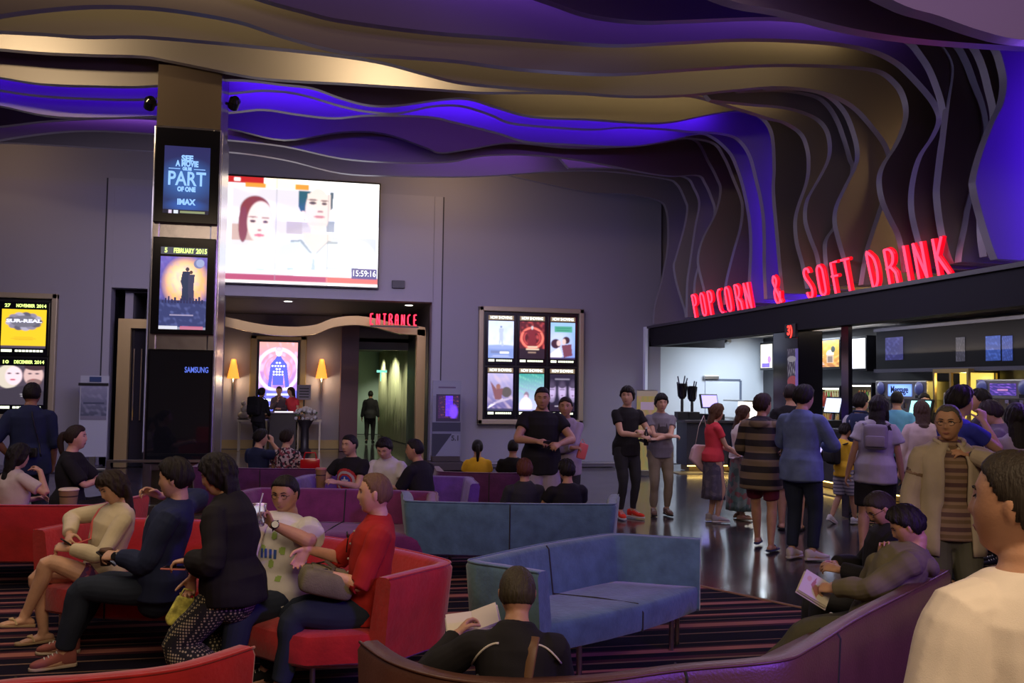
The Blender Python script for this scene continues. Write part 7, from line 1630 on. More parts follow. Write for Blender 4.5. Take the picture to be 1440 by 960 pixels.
# ================================================================== THE PEOPLE NEAREST THE PHOTOGRAPHER
G['nap'] = person('young woman in a cream sweater dozing with her legs crossed, on the left red sofa', **at_(0, 5), hp=(160, 5.95, 663), face=128, H=1.56, fem=1, hz=.47, lean=-12, side=-6, top=dict(mat=CREAM, sleeve=1.9, off=.022, fold=.009), bottom=dict(mat=PINKF, len=.45, off=.018), shoes=F_TAN, skin=LT, hair='long', hcol=(.022, .013, .010), hlen=.30, head=(8, 28, 12), lod=0,
    RH=(.04, .24, .78), LH=(-.06, .26, .70), RE=(1, .5, .15), LE=(-.7, -.1, -.8), curl=(60, 55), RF=(.16, .36, .085), LF=(.06, .50, .24), LK=(.1, .8, .7), RK=(.3, 1, .3), toe=(0, -10))
G['navyarm'] = person('man in a navy shirt and dark jeans lounging on the left red sofa', **at_(0, 5), hp=(246, 5.55, 646), face=97, H=1.72, hz=.47, lean=-14, top=dict(mat=NAVY, sleeve=1.8, off=.024, fold=.010, collar=1), bottom=dict(mat=JEAN, loose=.004), shoes=dict(mat=cloth('canvas_red', (.30, .10, .09)), sole=cloth('sole_cream', (.45, .36, .28))), skin=LT, hair='short', head=(-4, 8, 0), lod=0,
    LH=(-.08, .24, .66), LE=(-.5, -.3, -.8), RH=(.36, .10, .98), RE=(1, -.4, .1), RHd=(-.2, .6, .3), curl=(40, 65), RF=(.20, .60, .085), LF=(-.10, .52, .085), RK=(.2, .6, 1), LK=(-.05, .7, 1), footyaw=(-4, -22))
G['polkaw'] = person('woman in a loose black top and polka dot trousers bending over', **at_(0, 5), hp=(306, 4.95, 640), face=74, H=1.54, fem=1, fat=.12, hz=.72, lean=9, top=dict(mat=BLK, sleeve=1.85, off=.032, hem=-.10, loose=.025, fold=.012, bust=0), bottom=dict(mat=POLKA, off=.022, loose=.03), shoes=S_BLK, skin=LT, hair='long', hlen=.30, hcol=(.010, .008, .009), head=(20, 20, 0), lod=0,
    LH=(-.15, .20, .82), LE=(-.5, -.9, -.3), LHd=(-.1, 1, -.15), LHn=(0, .1, -1), RH=(.05, .42, .54), RE=(.5, -.6, .1), RHd=(-.1, .05, -1), curl=(60, 40), RF=(.12, .12, .085), LF=(-.12, -.06, .085), RK=(.15, 1, 0), LK=(-.1, 1, 0))
G['drinker'] = person('man with glasses in a white tee holding a clear cup', **at_(0, 5), hp=(402, 5.45, 668), face=163, H=1.66, fat=.6, hz=.45, lean=-20, top=dict(mat=WHT, off=.028, fold=.009, sleeve=.85, loose=.02), bottom=dict(mat=JEAN, off=.016), shoes=S_BLK, skin=MD, hair='crew', glasses=True, head=(4, 12, 0), lod=0,
    LH=(-.11, .21, .97), LE=(-1, -.1, -.45), LHd=(.35, .3, .9), LHn=(.3, .6, -.3), RH=(.22, .30, .62), curl=(45, 75), RF=(.22, .52, .085), LF=(-.02, .55, .085), RK=(.5, .6, .8), LK=(.0, .6, .8))
G['redshirt'] = person('fair man with cropped hair in a red shirt sitting in profile', **at_(0, 5), hp=(527, 5.10, 665), face=104, H=1.74, hz=.46, lean=-6, top=dict(mat=REDS, sleeve=1.05, off=.020, fold=.009, collar=1, loose=.012), bottom=dict(mat=JEAN, off=.014, fold=.01), shoes=dict(mat=BLK, sole=BLK), skin=FAIR, hair='balding', hcol=(.16, .09, .05), head=(-6, 2, 0), lod=0,
    LH=(-.10, .28, .70), LE=(-.6, -.5, -.8), LHd=(.3, .8, -.4), RH=(.14, .36, .80), RE=(.6, -.5, -.7), RHd=(-.1, .5, -.8), curl=(40, 35), RF=(.18, .58, .085), LF=(-.14, .50, .085), RK=(.15, .6, 1), LK=(-.05, .7, 1), footyaw=(0, -12))
G['reader'] = person('grey-haired man in a black track jacket reading, seen from behind on the leather sofa', **at_(0, 5), hp=(729, 3.40, 797), face=-4, H=1.60, hz=.40, lean=14, top=dict(mat=BLK, sleeve=1.9, off=.026, fold=.008, collar=1, name='track_jacket'), bottom=dict(mat=BLK2), shoes=S_BLK, skin=MD, hair='crew', hcol=(.055, .045, .028), head=(4, 16, 0), lod=0,
    RH=(.02, .36, .72), LH=(-.30, .34, .88), RE=(.6, -.3, -.6), LE=(-.6, -.3, -.5), curl=(50, 50), RF=(.14, .48, .085), LF=(-.14, .46, .085))
G['olive'] = person('man in an olive hooded jacket slumped with his chin on his hand', **at_(0, 5), hp=(1275, 4.98, 712), face=72, H=1.78, hz=.46, lean=-30, top=dict(mat=OLIV, sleeve=1.9, off=.034, fold=.012, hood=1, hem=-.16, flare=.1, name='hooded_jacket'), bottom=dict(mat=OLIV2, off=.016), shoes=dict(mat=BLK, sole=cloth('sole_white', (.6, .56, .54))), skin=MD, hair='short', head=(0, 30, 0), lod=0,
    RH=(.04, -.02, .86), RE=(.5, .5, -.8), RHd=(-.1, -.2, .9), LH=(-.02, .26, .66), LE=(-.6, .3, -.6), LHd=(.4, .8, .0), curl=(55, 60), RF=(.08, .70, .085), LF=(-.10, .66, .085), RK=(.1, .2, 1), LK=(-.1, .2, 1), footyaw=(0, 0))
G['sleeper'] = person('man with glasses in a black top leaning behind the olive jacket', **at_(0, 5), hp=(1238, 5.5, 690), face=80, H=1.66, hz=.45, lean=-8, top=dict(mat=BLK, sleeve=1.9, off=.03), bottom=dict(mat=BLK2), shoes=S_BLK, skin=MD, hair='crew', hcol=(.03, .022, .016), glasses=True, head=(10, 38, 0), lod=0,
    RH=(.1, .3, .7), LH=(-.1, .3, .7), RF=(.12, .50, .085), LF=(-.12, .46, .085))
G['oldman'] = person('grey-haired man in an open beige jacket over a striped polo, hand at his neck', **at_(0, 5), hp=(1334, 5.75), face=172, H=1.62, fat=.2, hair='balding', hcol=GH, glasses=True, skin=MD, head=(-28, 6, 0), lod=0, top=dict(mat=POLO, off=.012, fold=.006, collar=1, sleeve=.5), over=dict(mat=BEIGE, open=22, off=.030, hem=-.22), bottom=dict(mat=cloth('olive_trousers', (.10, .10, .07)), off=.018, fold=.010), shoes=S_BRN,
    RH=(.25, .05, .84), LH=(-.11, .10, 1.37), LE=(-1, .25, -.35), LHd=(.9, .1, .25), curl=(35, 35))
G['white_fg'] = person('sturdy man in a warm white tee in the right foreground, face turned left', **at_(0, 5), hp=(1432, 1.88), face=14, H=1.575, fat=.55, top=dict(mat=WARMW, off=.022, sleeve=.95, loose=.025, fold=.007, fs=6), bottom=dict(mat=JEAN), shoes=S_BLK, skin=(.48, .25, .15), hair='crew', hcol=(.030, .022, .016), head=(34, -2, 0), lod=0)
# ================================================================== THINGS HELD, WORN AND SET DOWN
def hand_pt(k, hnd, dd=0.0, dn=0.0, dt=0.0):
    inf = G[k]; p, d, n_, t_ = inf['hands'][hnd]; return world_of(inf, p + d * dd + n_ * dn + t_ * dt)
def basis(inf, a, b):
    """matrix whose y follows a and whose z leans to b (person's own frame)"""
    y = world_dir(inf, a).normalized(); z = world_dir(inf, b); z = (z - y * z.dot(y)).normalized(); x = y.cross(z); return Matrix((x, y, z)).transposed()
def place(t, p, M3): t.matrix_world = Matrix.Translation(p) @ M3.to_4x4()
def phone(k, hnd, label, case=(.02, .02, .025), lit=None, tilt=(0, .8, .6), dn=.012, sz=1.0, up=None):
    inf = G[k]; t = thing('smartphone', label, 'phone'); w_, h_ = .070 * sz, .140 * sz
    MB().box((0, 0, 0), (w_, h_, .009), None, .004).build('case', mat('phone_case_%02d%02d' % (case[0] * 99, case[1] * 99), case, .3), t)
    MB().box((0, 0, .0052), (w_ - .008, h_ - .014, .001)).build('screen', emi('phone_lit', lit, 1.6) if lit else mat('phone_glass', (.01, .01, .012), .08), t)
    place(t, hand_pt(k, hnd, .02, dn), basis(inf, tilt, up or (0, -.5, .8))); return t
phone('nap', 'R', 'dark phone in the hand of the napping girl')
phone('navyarm', 'L', 'dark phone in the hand of the man in navy', (.03, .03, .04))
phone('polkaw', 'L', 'pink phone held out by the woman in polka dot trousers', (.65, .22, .20), tilt=(-.2, 1, 0), up=(0, 0, 1), dn=.018)
phone('blackhair', 'L', 'white phone held by the black-haired man on the far teal sofa', (.7, .7, .75), (.45, .4, 1.0))
phone('coupleman', 'R', 'dark phone held by the heavy-set man before the posters')
phone('denim', 'R', 'phone in the hand of the denim jacket man', (.5, .5, .5), (.5, .5, .9))
phone('tallboy', 'L', 'white slip of a phone glowing below the chin of the tall boy', (.7, .7, .75), (.8, .8, 1.2))
phone('creamw', 'R', 'phone held by the brown-haired woman in cream')
def cup(label, p, r=.045, h=.13, lid=True, col=(.30, .17, .07), name='drink_cup', band=(.05, .025, .015), rim=(.75, .66, .50)):
    t = thing(name, label, 'cup', p)
    MB().lathe([(r * .74, 0), (r * .78, .003), (r * .97, h * .92), (r, h), (r * .96, h)], (0, 0, 0), 28).build('body', mat('cup_%02d' % (col[0] * 99), col, .5), t, smooth=True)
    MB().lathe([(r * .84, h * .35), (r * .93, h * .72)], (0, 0, 0), 28).build('sleeve', mat('cup_band', band, .6), t, smooth=True) if band else None
    b = t.children[-1]
    if lid: MB().lathe([(r * 1.05, h * .97), (r * 1.06, h), (r * .98, h + .008), (r * .9, h + .012), (r * .85, h + .010)], (0, 0, 0), 28).build('lid', mat('cup_lid_%02d' % (rim[0] * 99), rim, .5), t, smooth=True)
    return t
cup('brown paper cup with a dark band held by the shield print man', hand_pt('shield', 'R', .0, .03) - Vector((0, 0, .10)), .055, .20, rim=(.45, .16, .12))
q = at(96, 712, 8.35)
tb = thing('side_table', 'small dark table behind the left red sofa, carrying a large cup', 'table', (q.x, q.y + .05, 0))
MB().lathe([(.30, .44), (.31, .45), (.31, .475), (.30, .485), (0, .485)], (0, 0, 0), 36).build('table_top', M_GLOSSBLACK, tb, smooth=True); MB().tube([(0, 0, .02), (0, 0, .44)], .03, 12).build('stem', M_STEEL, tb); MB().lathe([(.2, 0), (.2, .012), (.03, .03)], (0, 0, 0), 28).build('base', M_STEEL, tb)
cup('large kraft paper cup with a pale rim on the small table behind the red sofa', Vector((q.x - .0, q.y - .0, .486)), .085, .19, col=(.32, .20, .09), rim=(.80, .66, .45))
cup('small dark coffee cup with a brown lid between the girl and the man in navy', hand_pt('navyarm', 'L', .05, .04) - Vector((0, 0, .03)), .038, .09, col=(.05, .03, .02), band=None, rim=(.12, .06, .04))
# clear cup with straw for the man with glasses
p = hand_pt('drinker', 'L', .01, .035); t = thing('clear_cup', 'clear plastic cup with a straw in the hand of the man with glasses', 'cup', p - Vector((0, 0, .05)))
MB().lathe([(.030, 0), (.032, .003), (.043, .12), (.045, .122), (.042, .12), (.030, .006)], (0, 0, 0), 28).build('cup_body', mat('clear_plastic', (.85, .87, .9), .08, trans=.9), t, smooth=True); MB().tube([(0, 0, .02), (.006, 0, .12), (.02, 0, .18)], .004, 8).build('straw', mat('straw', (.7, .7, .72), .4), t)
# yellow pouch
p = hand_pt('polkaw', 'R', .05, .01); t = thing('pouch', 'yellow and white pouch dangling from the hand of the woman in polka dots', 'pouch', p)
bm_ = MB(); ol = [(-.05, 0, .01), (.05, 0, .01), (.075, 0, -.12), (.055, 0, -.15), (-.055, 0, -.15), (-.075, 0, -.12)]
bm_.prism([Vector(v_) + Vector((0, -.018, 0)) for v_ in ol], (0, .036, 0)); po = bm_.build('bag_body', mat('yellow_pouch', (.62, .60, .12), .6, var=.5, vscale=30), t); bv = po.modifiers.new('b', 'BEVEL'); bv.width = .012; bv.segments = 3
MB().tube([(-.04, 0, .0), (-.03, 0, .05), (.03, 0, .05), (.04, 0, .0)], .005, 6).build('strap', mat('yellow_pouch', (.6, .6, .1)), t); t.rotation_euler = (0, R(18), R(20))
# canvas bag on the lap of the man in red
inf = G['redshirt']; p = world_of(inf, (.02, .25, .60 + (inf['P0'][2] - .46))); t = thing('shoulder_bag', 'grey-green canvas bag lying on the lap of the man in the red shirt', 'bag', p, inf['root'].rotation_euler.z)
b = MB(); b.box((0, 0, 0), (.46, .30, .14), Euler((R(14), R(6), 0)).to_matrix(), .05); bo = b.build('bag_body', mat('canvas', (.16, .145, .09), .85, bump=.3, bscale=120, var=.25), t, smooth='all'); sd = bo.modifiers.new('s', 'SUBSURF'); sd.levels = 2; sd.render_levels = 2
MB().box((.02, -.02, .052), (.37, .20, .03), Euler((R(14), R(6), 0)).to_matrix(), .012).build('flap', mat('canvas_flap', (.18, .16, .10), .85, bump=.3, bscale=120), t, smooth=True)
MB().tube([(-.2, 0, .04), (-.10, -.04, .095), (.05, .0, .10), (.19, .05, .06)], .013, 8, flat=.4).build('strap', mat('canvas_strap', (.07, .05, .035), .8), t, smooth='all')
# book of the reader, booklet of the slumped man
def book(k, hnd, label, w_=.13, h_=.18, art=None, tilt=(0, .7, .7), up=(0, -.7, .7), dn=.02, lat=0, dd=.02):
    inf = G[k]; t = thing('book' if not art else 'booklet', label, 'book'); pg = mat('page_paper', (.66, .60, .50), .8)
    MB().box((0, 0, -.006), (w_ * 2 + .01, h_ + .01, .003), None).build('cover', mat('book_cover', (.55, .5, .42), .6), t)
    for s_ in (-1, 1): MB().box((s_ * w_ / 2, 0, .001), (w_, h_, .010), Euler((0, R(-7 * s_), 0)).to_matrix(), .002).build('page_block', pg, t)
    if art: art.build('picture', attr_mat('printed_board'), t, (-w_, -h_ / 2, .018), (w_ * 2, 0, 0), (0, h_, 0))
    place(t, hand_pt(k, hnd, dd, dn, lat), basis(inf, tilt, up)); return t
book('reader', 'L', 'open paperback held up on the left by the grey-haired reader', .105, .16, tilt=(-.2, 1, .25), up=(-.2, -.35, 1), dn=.0, dd=.06, lat=-.02)
Ab = Art(.26, .18, 60); Ab.fill((.62, .58, .46)); Ab.ell(.55, .35, .3, .2, (.35, .42, .2), .6, soft=.6); Ab.poly([(.1, .4), (.5, .7), (.9, .6), (.6, .55), (.5, .3), (.75, .1), (.4, .35)], (.35, .08, .06), .8); Ab.poly([(.6, .1), (.95, .25), (.9, .15), (.65, 0)], (.05, .04, .04)); Ab.ell(.7, .8, .12, .08, (.6, .35, .2), .6)
book('olive', 'L', 'open illustrated booklet in the hand of the slumped man in olive', .10, .17, Ab, tilt=(0, .9, .5), up=(-.5, -.5, .8), dn=.02, dd=.07)
# pale pink heart-shaped shoulder bag
inf = G['redtop']; p = world_of(inf, (-.20, -.02, .93)); t = thing('handbag', 'pale pink shoulder bag with a smiling print, carried by the woman in coral', 'bag', p, inf['root'].rotation_euler.z + R(90))
ol = [(-.20, .10), (-.16, .15), (.02, .14), (.22, -.02), (.23, -.09), (.05, -.24), (-.02, -.24), (-.24, -.04)]
o_ = MB().prism([(a_, -.045, c_) for a_, c_ in ol], (0, .09, 0)).build('bag_body', mat('pink_leather', (.62, .42, .44), .45), t); bv = o_.modifiers.new('b', 'BEVEL'); bv.width = .02; bv.segments = 3
ft = MB(); ft.tube([(.09 * math.cos(a_) , -.053, -.04 + .10 * math.sin(a_)) for a_ in np.linspace(.6, 5.7, 16)], .006, 6); ft.ball((-.03, -.052, .0), (.012, .004, .018), 8); ft.ball((.05, -.052, -.01), (.012, .004, .018), 8); ft.build('print', mat('mauve_ink', (.22, .10, .16), .6), t)
MB().tube([(-.16, 0, .13), (-.10, .03, .38), (-.02, .06, .52), (.02, .08, .38), (.10, .03, .08)], .008, 6, flat=.4).build('strap', mat('pink_strap', (.6, .48, .48), .5), t, smooth='all')
# black bag of the woman in the long skirt
inf = G['boho']; p = world_of(inf, (-.19, .0, .86)); t = thing('handbag', 'small black bag at the hip of the woman in the long patterned skirt', 'bag', p, inf['root'].rotation_euler.z + R(90))
MB().box((0, 0, 0), (.26, .09, .19), None, .03).build('bag_body', BLK, t, smooth=True); MB().tube([(-.12, 0, .09), (-.06, .03, .38), (.0, .08, .55), (.05, .05, .38), (.12, 0, .09)], .006, 6).build('strap', BLK, t, smooth='all')
# booklets and papers
def paper(k, hnd, label, col=(.6, .55, .6)):
    inf = G[k]; t = thing('leaflet', label, 'paper'); MB().box((0, 0, 0), (.15, .21, .004)).box((.075, 0, .006), (.15, .20, .003), Euler((0, R(-12), 0)).to_matrix()).build('sheet', mat('leaflet_%02d' % (col[0] * 99), col, .6), t); place(t, hand_pt(k, hnd, .02, .015), basis(inf, (0, 1, .2), (0, -.3, 1)))
paper('redtop', 'R', 'pale leaflet read by the two long-haired women'); paper('greytee', 'L', 'dark leaflet held by the young man in the grey tee', (.05, .04, .05))
# bottle of the young man in black
p = hand_pt('blacktee', 'R', .0, .02); t = thing('water_bottle', 'dark bottle held upright by the young man in black', 'bottle', p - Vector((0, 0, .08)))
MB().lathe([(.028, 0), (.032, .01), (.032, .14), (.014, .19), (.013, .21)], (0, 0, 0), 16).build('bottle_body', M_GLOSSBLACK, t, smooth=True); MB().lathe([(.015, .21), (.015, .235)], (0, 0, 0), 12).build('cap', mat('white_cap', (.6, .6, .6)), t)
# pink item of the woman in the hoodie
p = hand_pt('couplewoman', 'R', .04, .03); t = thing('pink_pouch', 'coral pink pouch held by the woman in the grey hoodie', 'pouch', p); MB().box((0, 0, 0), (.10, .05, .17), Euler((0, R(15), 0)).to_matrix(), .02).build('bag_body', mat('coral_pouch', (.75, .15, .14), .5), t, smooth=True); MB().tube([(-.03, 0, .08), (0, 0, .13), (.03, 0, .08)], .004, 6).build('strap', mat('coral_pouch', (.7, .1, .1)), t)
# towel over the shoulder
inf = G['drinker']; from_ = inf['root']
tw = Soup(); pts = [inf['sp'](.36, -.16, .085), inf['sp'](.50, -.09, .08), inf['sp'](.505, .03, .08), inf['sp'](.42, .155, .08), inf['sp'](.28, .20, .085), inf['sp'](.10, .215, .09), inf['sp'](-.02, .225, .10)]
tw.loft([q for q in [np.array(z) for z in spline([tuple(a_) for a_ in pts], 5)]], [.072] * 31, [.016] * 31, inf['Rt'] @ V(1, 0, 0), 16)
me_ = soup_mesh(tw, 'towel', .007, 4, fold=.006, fscale=12, seed=3, scale=inf['s']); tow = bpy.data.objects.new('towel', me_); COL.objects.link(tow); me_.materials.append(cloth('towel', (.66, .56, .54))); tow.location = from_.location; tow.rotation_euler = from_.rotation_euler
tag(tow, 'pale folded towel hanging over the shoulder of the man with glasses', 'towel')
# watches
def watch(k, hnd, label, col=(.03, .03, .035)):
    inf = G[k]; e_ = inf['elbows'][0 if hnd == 'R' else 1]; w_ = inf['wrists'][0 if hnd == 'R' else 1]; d = nrm(w_ - e_); c = w_ - d * .02; u = nrm(np.cross(d, V(.3, .2, 1))); v = np.cross(d, u)
    s_ = inf['s']; m_ = MB(); m_.tube([(c + (u * math.cos(a_) + v * math.sin(a_)) * .031) * s_ for a_ in np.linspace(0, 6.283, 25)], .0085 * s_, 8, cap=False, flat=.45)
    t = thing('wristwatch', label, 'watch', inf['root'].location, inf['root'].rotation_euler.z); m_.build('band', mat('watch_band', col, .5), t, smooth='all')
    n_ = nrm(V(-d[1], d[0], .4) if hnd == 'L' else V(d[1], -d[0], .4)); n_ = nrm(n_ - d * np.dot(n_, d)); t_ = np.cross(d, n_); M3 = Matrix(np.stack([d, t_, n_], 1).tolist()); f = MB(); f.lathe([(.0, -.004), (.021, -.004), (.023, .003), (.019, .007), (0, .007)], (c + n_ * .034) * s_, 24, M3); f.build('dial', mat('watch_dial', (.05, .05, .06), .2, .6), t, smooth=True)
watch('drinker', 'L', 'big dark watch on the wrist of the man with the clear cup'); watch('redshirt', 'L', 'dark watch on the wrist of the man in the red shirt'); watch('oldman', 'L', 'black watch on the raised wrist of the man in the beige jacket')
watch('navyarm', 'L', 'pale watch on the wrist of the man in navy', (.35, .33, .3))
# prints on clothes
def alpha(a, m_): a.alpha = m_; return a
PM = attr_mat('cloth_print', .8)
a = Art(1, 1, 40); a.fill((.45, .03, .03)); r_ = np.sqrt((a.x - .5) ** 2 + (a.y - .5) ** 2); a.put((r_ < .40).astype(float), (.45, .42, .42)); a.put((r_ < .31).astype(float), (.45, .03, .03)); a.put((r_ < .23).astype(float), (.03, .05, .32))
st = [(.5 + (.20 if i % 2 == 0 else .08) * math.sin(math.pi * i / 5), .5 + (.20 if i % 2 == 0 else .08) * math.cos(math.pi * i / 5)) for i in range(10)]; a.poly(st, (.6, .58, .6)); decal(G['shield'], G['shield']['top'], .24, 0, .30, .30, alpha(a, r_ < .5), PM)
a = Art(1, .8, 40); a.fill((.05, .045, .05)); mk_ = (((a.x - .5) / .42) ** 2 + ((a.y - .35) / .34) ** 2 < 1) | ((np.abs(a.x - .22) < .13 * (1 - a.y) * 1.6) & (a.y > .4)) | ((np.abs(a.x - .78) < .13 * (1 - a.y) * 1.6) & (a.y > .4)); decal(G['greytee'], G['greytee']['top'], .30, 0, .20, .16, alpha(a, mk_), PM)
a = Art(1, 1.3, 40); a.fill((.5, .5, .45)); a.cloud((.2, .3, .05), 3, 1, 3); mk_ = (np.sin(a.x * 13) * np.sin(a.y * 11 + 1) > .25); decal(G['drinker'], G['drinker']['top'], .26, -.02, .24, .30, alpha(Art(1, 1.3, 40).fill((.28, .42, .10)), (np.sin(a.x * 13) * np.sin(a.y * 11 + 1) > .62)), PM)
a = Art(1, .6, 30).fill((.04, .10, .35)); decal(G['drinker'], G['drinker']['top'], .27, -.03, .10, .07, alpha(a, (np.sin(a.x * 22) > -.2) & (np.abs(a.y - .5) < .4)), PM)
a = Art(1, 1, 24).fill((.45, .40, .35)); decal(G['navyarm'], G['navyarm']['top'], .36, -.07, .06, .08, alpha(a, np.abs(a.x - .5) < .5 * a.y), PM)
# white piping and brown strap of the track jacket
inf = G['reader']; s_ = inf['s']; tj = inf['top']
from mathutils.bvhtree import BVHTree
def on_cloth(inf, ob, pts, back=True):
    me = ob.data; bvh = BVHTree.FromPolygons([v.co for v in me.vertices], [tuple(p.vertices) for p in me.polygons]); out = []
    for h, lat in pts:
        o_ = inf['sp'](h, -.5 if back else .5, lat) * inf['s']; d = inf['Rt'] @ V(0, 1 if back else -1, 0); hit = bvh.ray_cast(Vector(o_), Vector(d))
        if hit[0] is not None: out.append(hit[0] - Vector(d) * .003)
    return out
def strip(inf, pts, r_, m_, name, back=True, flat=1.0):
    q = on_cloth(inf, inf['top'], pts, back)
    if len(q) > 1: o = MB().tube(q, r_, 6, flat=flat).build(name, m_, inf['top'], smooth='all')
WP = mat('white_piping', (.62, .58, .5), .7)
strip(inf, [(.17 + .004 * math.sin(i), -.12 + .024 * i) for i in range(11)], .0045, WP, 'piping'); strip(inf, [(.44 - .004 * i * i * .3, -.07 - .014 * i) for i in range(10)], .004, WP, 'piping'); strip(inf, [(.44 - .004 * i * i * .3, .09 + .014 * i) for i in range(9)], .004, WP, 'piping')
st_ = on_cloth(inf, tj, [(.47 - .052 * i, .085 - .008 * i) for i in range(10)])
o = MB(); 
for i in range(len(st_) - 1): pass
o.tube(st_, .020, 8, flat=.25); sb = o.build('bag_strap', mat('brown_strap', (.15, .075, .035), .55), None, smooth='all'); sb.location = inf['root'].location; sb.rotation_euler = inf['root'].rotation_euler; tag(sb, 'brown bag strap across the back of the reader in the track jacket', 'strap')
# lanyard-like red strap of the napping girl, placket buttons
inf = G['nap']; strip(inf, [(.49 - .045 * i, .07 - .020 * i) for i in range(9)], .011, mat('coral_strap', (.60, .10, .09), .6), 'neckline_trim', back=False, flat=.4)
for k in ('redshirt', 'navyarm'):
    q = on_cloth(G[k], G[k]['top'], [(.42 - .075 * i, 0.0) for i in range(6)], False)
    for p_ in q: MB().ball(p_, .0065, 8).build('button', mat('shirt_button', (.45, .4, .36), .4), G[k]['top'], smooth='all')
# sunglasses hooked in the red shirt
q = on_cloth(G['redshirt'], G['redshirt']['top'], [(.40, -.02), (.38, -.03), (.33, -.035), (.30, -.04)], False); d_ = G['redshirt']['Rt'] @ V(0, .02, 0)
sg_ = thing('sunglasses', 'dark sunglasses hooked in the placket of the red shirt', 'sunglasses', G['redshirt']['root'].location, G['redshirt']['root'].rotation_euler.z)
MB().tube([p_ + Vector(d_) for p_ in q], .0035, 6).build('temple', M_GLOSSBLACK, sg_, smooth='all'); MB().ball(q[0] + Vector(d_) * 1.6, (.03, .006, .018), 12).build('lens', M_GLOSSBLACK, sg_, smooth='all')
# napkin on the red sofa
q = fz(394, 851, .43); t = MB().box((q[0], q[1], .425), (.10, .05, .006), Euler((0, 0, R(20))).to_matrix()).build('napkin', mat('napkin', (.62, .6, .58), .8)); tag(t, 'small white napkin on the seat between the two men on the right red sofa', 'napkin')
# red bag beyond the floral blouse
q = at(436, 650, 11.25); t = thing('red_handbag', 'glossy red handbag at the elbow of the floral blouse woman', 'bag', (q.x, q.y, q.z - .08)); MB().box((0, 0, .05), (.24, .12, .16), None, .03).build('bag_body', mat('red_gloss', (.55, .01, .015), .2), t, smooth=True); MB().tube([(-.08, 0, .12), (-.06, 0, .2), (.06, 0, .2), (.08, 0, .12)], .01, 8).build('handle', mat('red_gloss', (.5, .01, .01)), t, smooth='all')
# backpacks
def backpack(k, label, m_, w_=.30, h_=.42, dz=.28, strapc=BLK, dp_=.16, out=.0):
    inf = G[k]; p = world_of(inf, inf['sp'](dz, -.235 - out, 0)); t = thing('backpack', label, 'backpack', p, inf['root'].rotation_euler.z)
    b = MB().box((0, 0, 0), (w_, dp_, h_), None, .05).build('bag_body', m_, t, smooth='all'); sd = b.modifiers.new('s', 'SUBSURF'); sd.levels = 1; sd.render_levels = 1
    MB().box((0, -dp_ * .5 - .01, -h_ * .16), (w_ * .78, .05, h_ * .42), None, .02).build('pocket', m_, t, smooth=True)
    for sg in (-1, 1): MB().tube([(sg * .09, .08, h_ * .42), (sg * .115, .15, h_ * .5), (sg * .13, .26, h_ * .36)], .02, 8, flat=.4).build('shoulder_strap', strapc, t, smooth='all')
    return t
backpack('packer', 'dark rucksack with a tan emblem patch, carried by the person at the desk', BLK, .34, .44)
backpack('whitetee', 'grey backpack slung on the back of the woman in the white tee', cloth('grey_pack', (.25, .22, .26)), .24, .26, .34, cloth('grey_strap', (.22, .19, .24)), .12)
backpack('kid', 'small black backpack worn by the boy in yellow', BLK, .22, .28, .26, dp_=.12)
# strap over the navy man's back
inf = G['navyman']; strip(inf, [(.47 - .05 * i, .05 + .012 * i) for i in range(10)], .018, M_BLACK, 'camera_strap', flat=.3)
q = at(22, 620, 9.0)
cm = thing('camera', 'dark camera hanging at the back of the man in navy', 'camera', world_of(inf, (.08, -.24, 1.0))); MB().box((0, 0, 0), (.13, .06, .09), None, .01).build('camera_body', M_BLACK, cm); MB().lathe([(.035, 0), (.035, .07), (.03, .07)], (0, -.03, 0), 16, Euler((R(90), 0, 0)).to_matrix()).build('lens', M_GLOSSBLACK, cm, smooth=True)
# ---- lobby desk, side tables, flowers, notice
YD = spot(395, 21.9).y
a_, b_ = on_y(379, 600, YD), on_y(416, 600, YD); zt = on_y(398, 580, YD).z
dk = thing('ticket_desk', 'dark ticket desk with a bright top in the entrance lobby', 'desk', ((a_.x + b_.x) / 2, YD + .3, 0))
childw(MB().bx(a_.x, b_.x, YD, YD + .6, 0, zt - .03).build('desk_body', mat('desk_dark', (.03, .025, .03), .4)), dk); childw(MB().bx(a_.x - .04, b_.x + .04, YD - .04, YD + .64, zt - .03, zt, .008).build('desk_top', mat('desk_top', (.12, .10, .12), .3)), dk)
childw(MB().bx(a_.x + .1, b_.x - .08, YD + .1, YD + .45, zt, zt + .02).build('lit_panel', emi('desk_lamp', (1, .9, 1.0), 1.1)), dk)
for px0, px1, lb in ((333, 376, 'left'), (417, 452, 'right')):
    Y_ = YD + .55; a_, b_ = on_y(px0, 600, Y_), on_y(px1, 600, Y_); z_ = on_y(px0, 590, Y_).z
    st = thing('side_console', 'slim grey console table at the %s of the ticket desk' % lb, 'table', ((a_.x + b_.x) / 2, Y_ + .2, 0)); childw(MB().bx(a_.x, b_.x, Y_, Y_ + .4, z_ - .05, z_).build('table_top', M_STEEL), st)
    for xx in (a_.x + .02, b_.x - .06):
        for yy in (Y_ + .02, Y_ + .34): childw(MB().bx(xx, xx + .04, yy, yy + .04, 0, z_ - .05).build('leg', M_STEEL), st)
Y_ = YD + .15; q = on_y(429, 600, Y_)
fl = thing('flower_arrangement', 'round white flower arrangement on a dark stand right of the ticket desk', 'flowers', (q.x, Y_, 0)); zc = on_y(429, 588, Y_).z
MB().lathe([(.16, 0), (.17, .02), (.10, .10), (.09, zc - .25), (.20, zc - .05), (.19, zc - .03)], (0, 0, 0), 20).build('stand', mat('desk_dark', (.03, .02, .03)), fl, smooth=True)
rs_ = random.Random(3); bl = MB(); lf = MB()
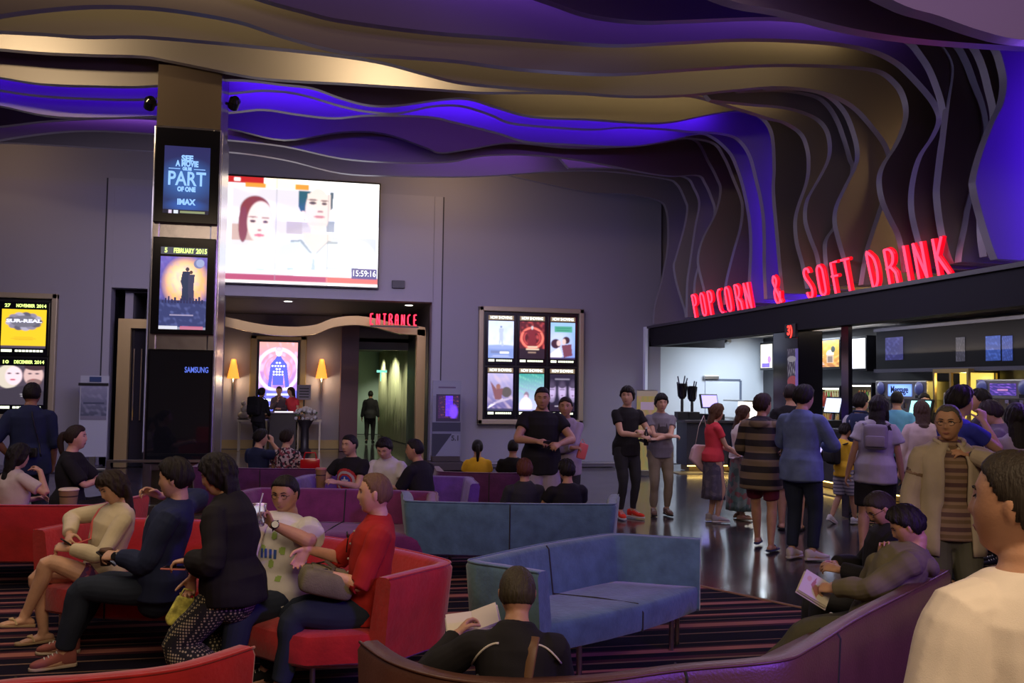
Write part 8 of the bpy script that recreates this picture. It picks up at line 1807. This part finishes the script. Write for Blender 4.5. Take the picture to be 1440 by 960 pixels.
for i in range(46):
    th_ = rs_.uniform(0, 6.28); ph_ = rs_.uniform(0, 1.9); r_ = .26; c_ = (r_ * math.sin(ph_) * math.cos(th_), r_ * math.sin(ph_) * math.sin(th_), zc + .04 + r_ * .8 * math.cos(ph_)); bl.ball(c_, rs_.uniform(.03, .055), 6)
    if i % 3 == 0: lf.ball((c_[0] * 1.1, c_[1] * 1.1, c_[2] - .02), (.06, .015, .03), 6)
bo = bl.build('blossoms', mat('white_blossom', (.62, .60, .62), .8), fl, smooth='all'); bo['kind'] = 'stuff'; lf.build('leaves', mat('leaf_green', (.05, .12, .04), .7), fl)['kind'] = 'stuff'
q = on_y(342, 578, YD + .7); or_ = thing('ornament', 'pale stacked ornament on the left console table', 'ornament', (q.x, YD + .75, on_y(342, 590, YD + .55).z)); MB().ball((0, 0, .10), (.13, .10, .10), 14).ball((0.02, 0, .26), (.09, .08, .09), 14).ball((0, 0, .40), (.06, .06, .06), 12).build('carving', mat('pale_carving', (.40, .36, .30), .6), or_, smooth='all'); MB().lathe([(.14, 0), (.14, .02)], (0, 0, 0), 20).build('base', M_BLACK, or_)
Y_ = YD + .9; a_, b_ = on_y(418, 560, Y_), on_y(437, 560, Y_); z0_, z1_ = on_y(428, 562, Y_).z, on_y(428, 541, Y_).z
nb = thing('notice_stand', 'pale notice board on a stand beside the lobby poster', 'notice', ((a_.x + b_.x) / 2, Y_, 0)); childw(MB().bx(a_.x, b_.x, Y_, Y_ + .03, z0_, z1_).build('board', mat('notice_paper', (.32, .30, .34), .7)), nb); childw(MB().bx((a_.x + b_.x) / 2 - .02, (a_.x + b_.x) / 2 + .02, Y_ + .03, Y_ + .06, 0, z1_).bx(a_.x, b_.x, Y_ - .1, Y_ + .2, 0, .03).build('stand', M_BLACK), nb)
for i in range(4): childw(MB().bx(a_.x + .05 + .0 * i, b_.x - .05, Y_ - .004, Y_, z0_ + .06 + i * .07, z0_ + .085 + i * .07).build('printed_line', M_BLACK), nb)
print('OBJECTS', len(bpy.data.objects), 'VERTS', sum(len(o.data.vertices) for o in bpy.data.objects if o.type == 'MESH'))
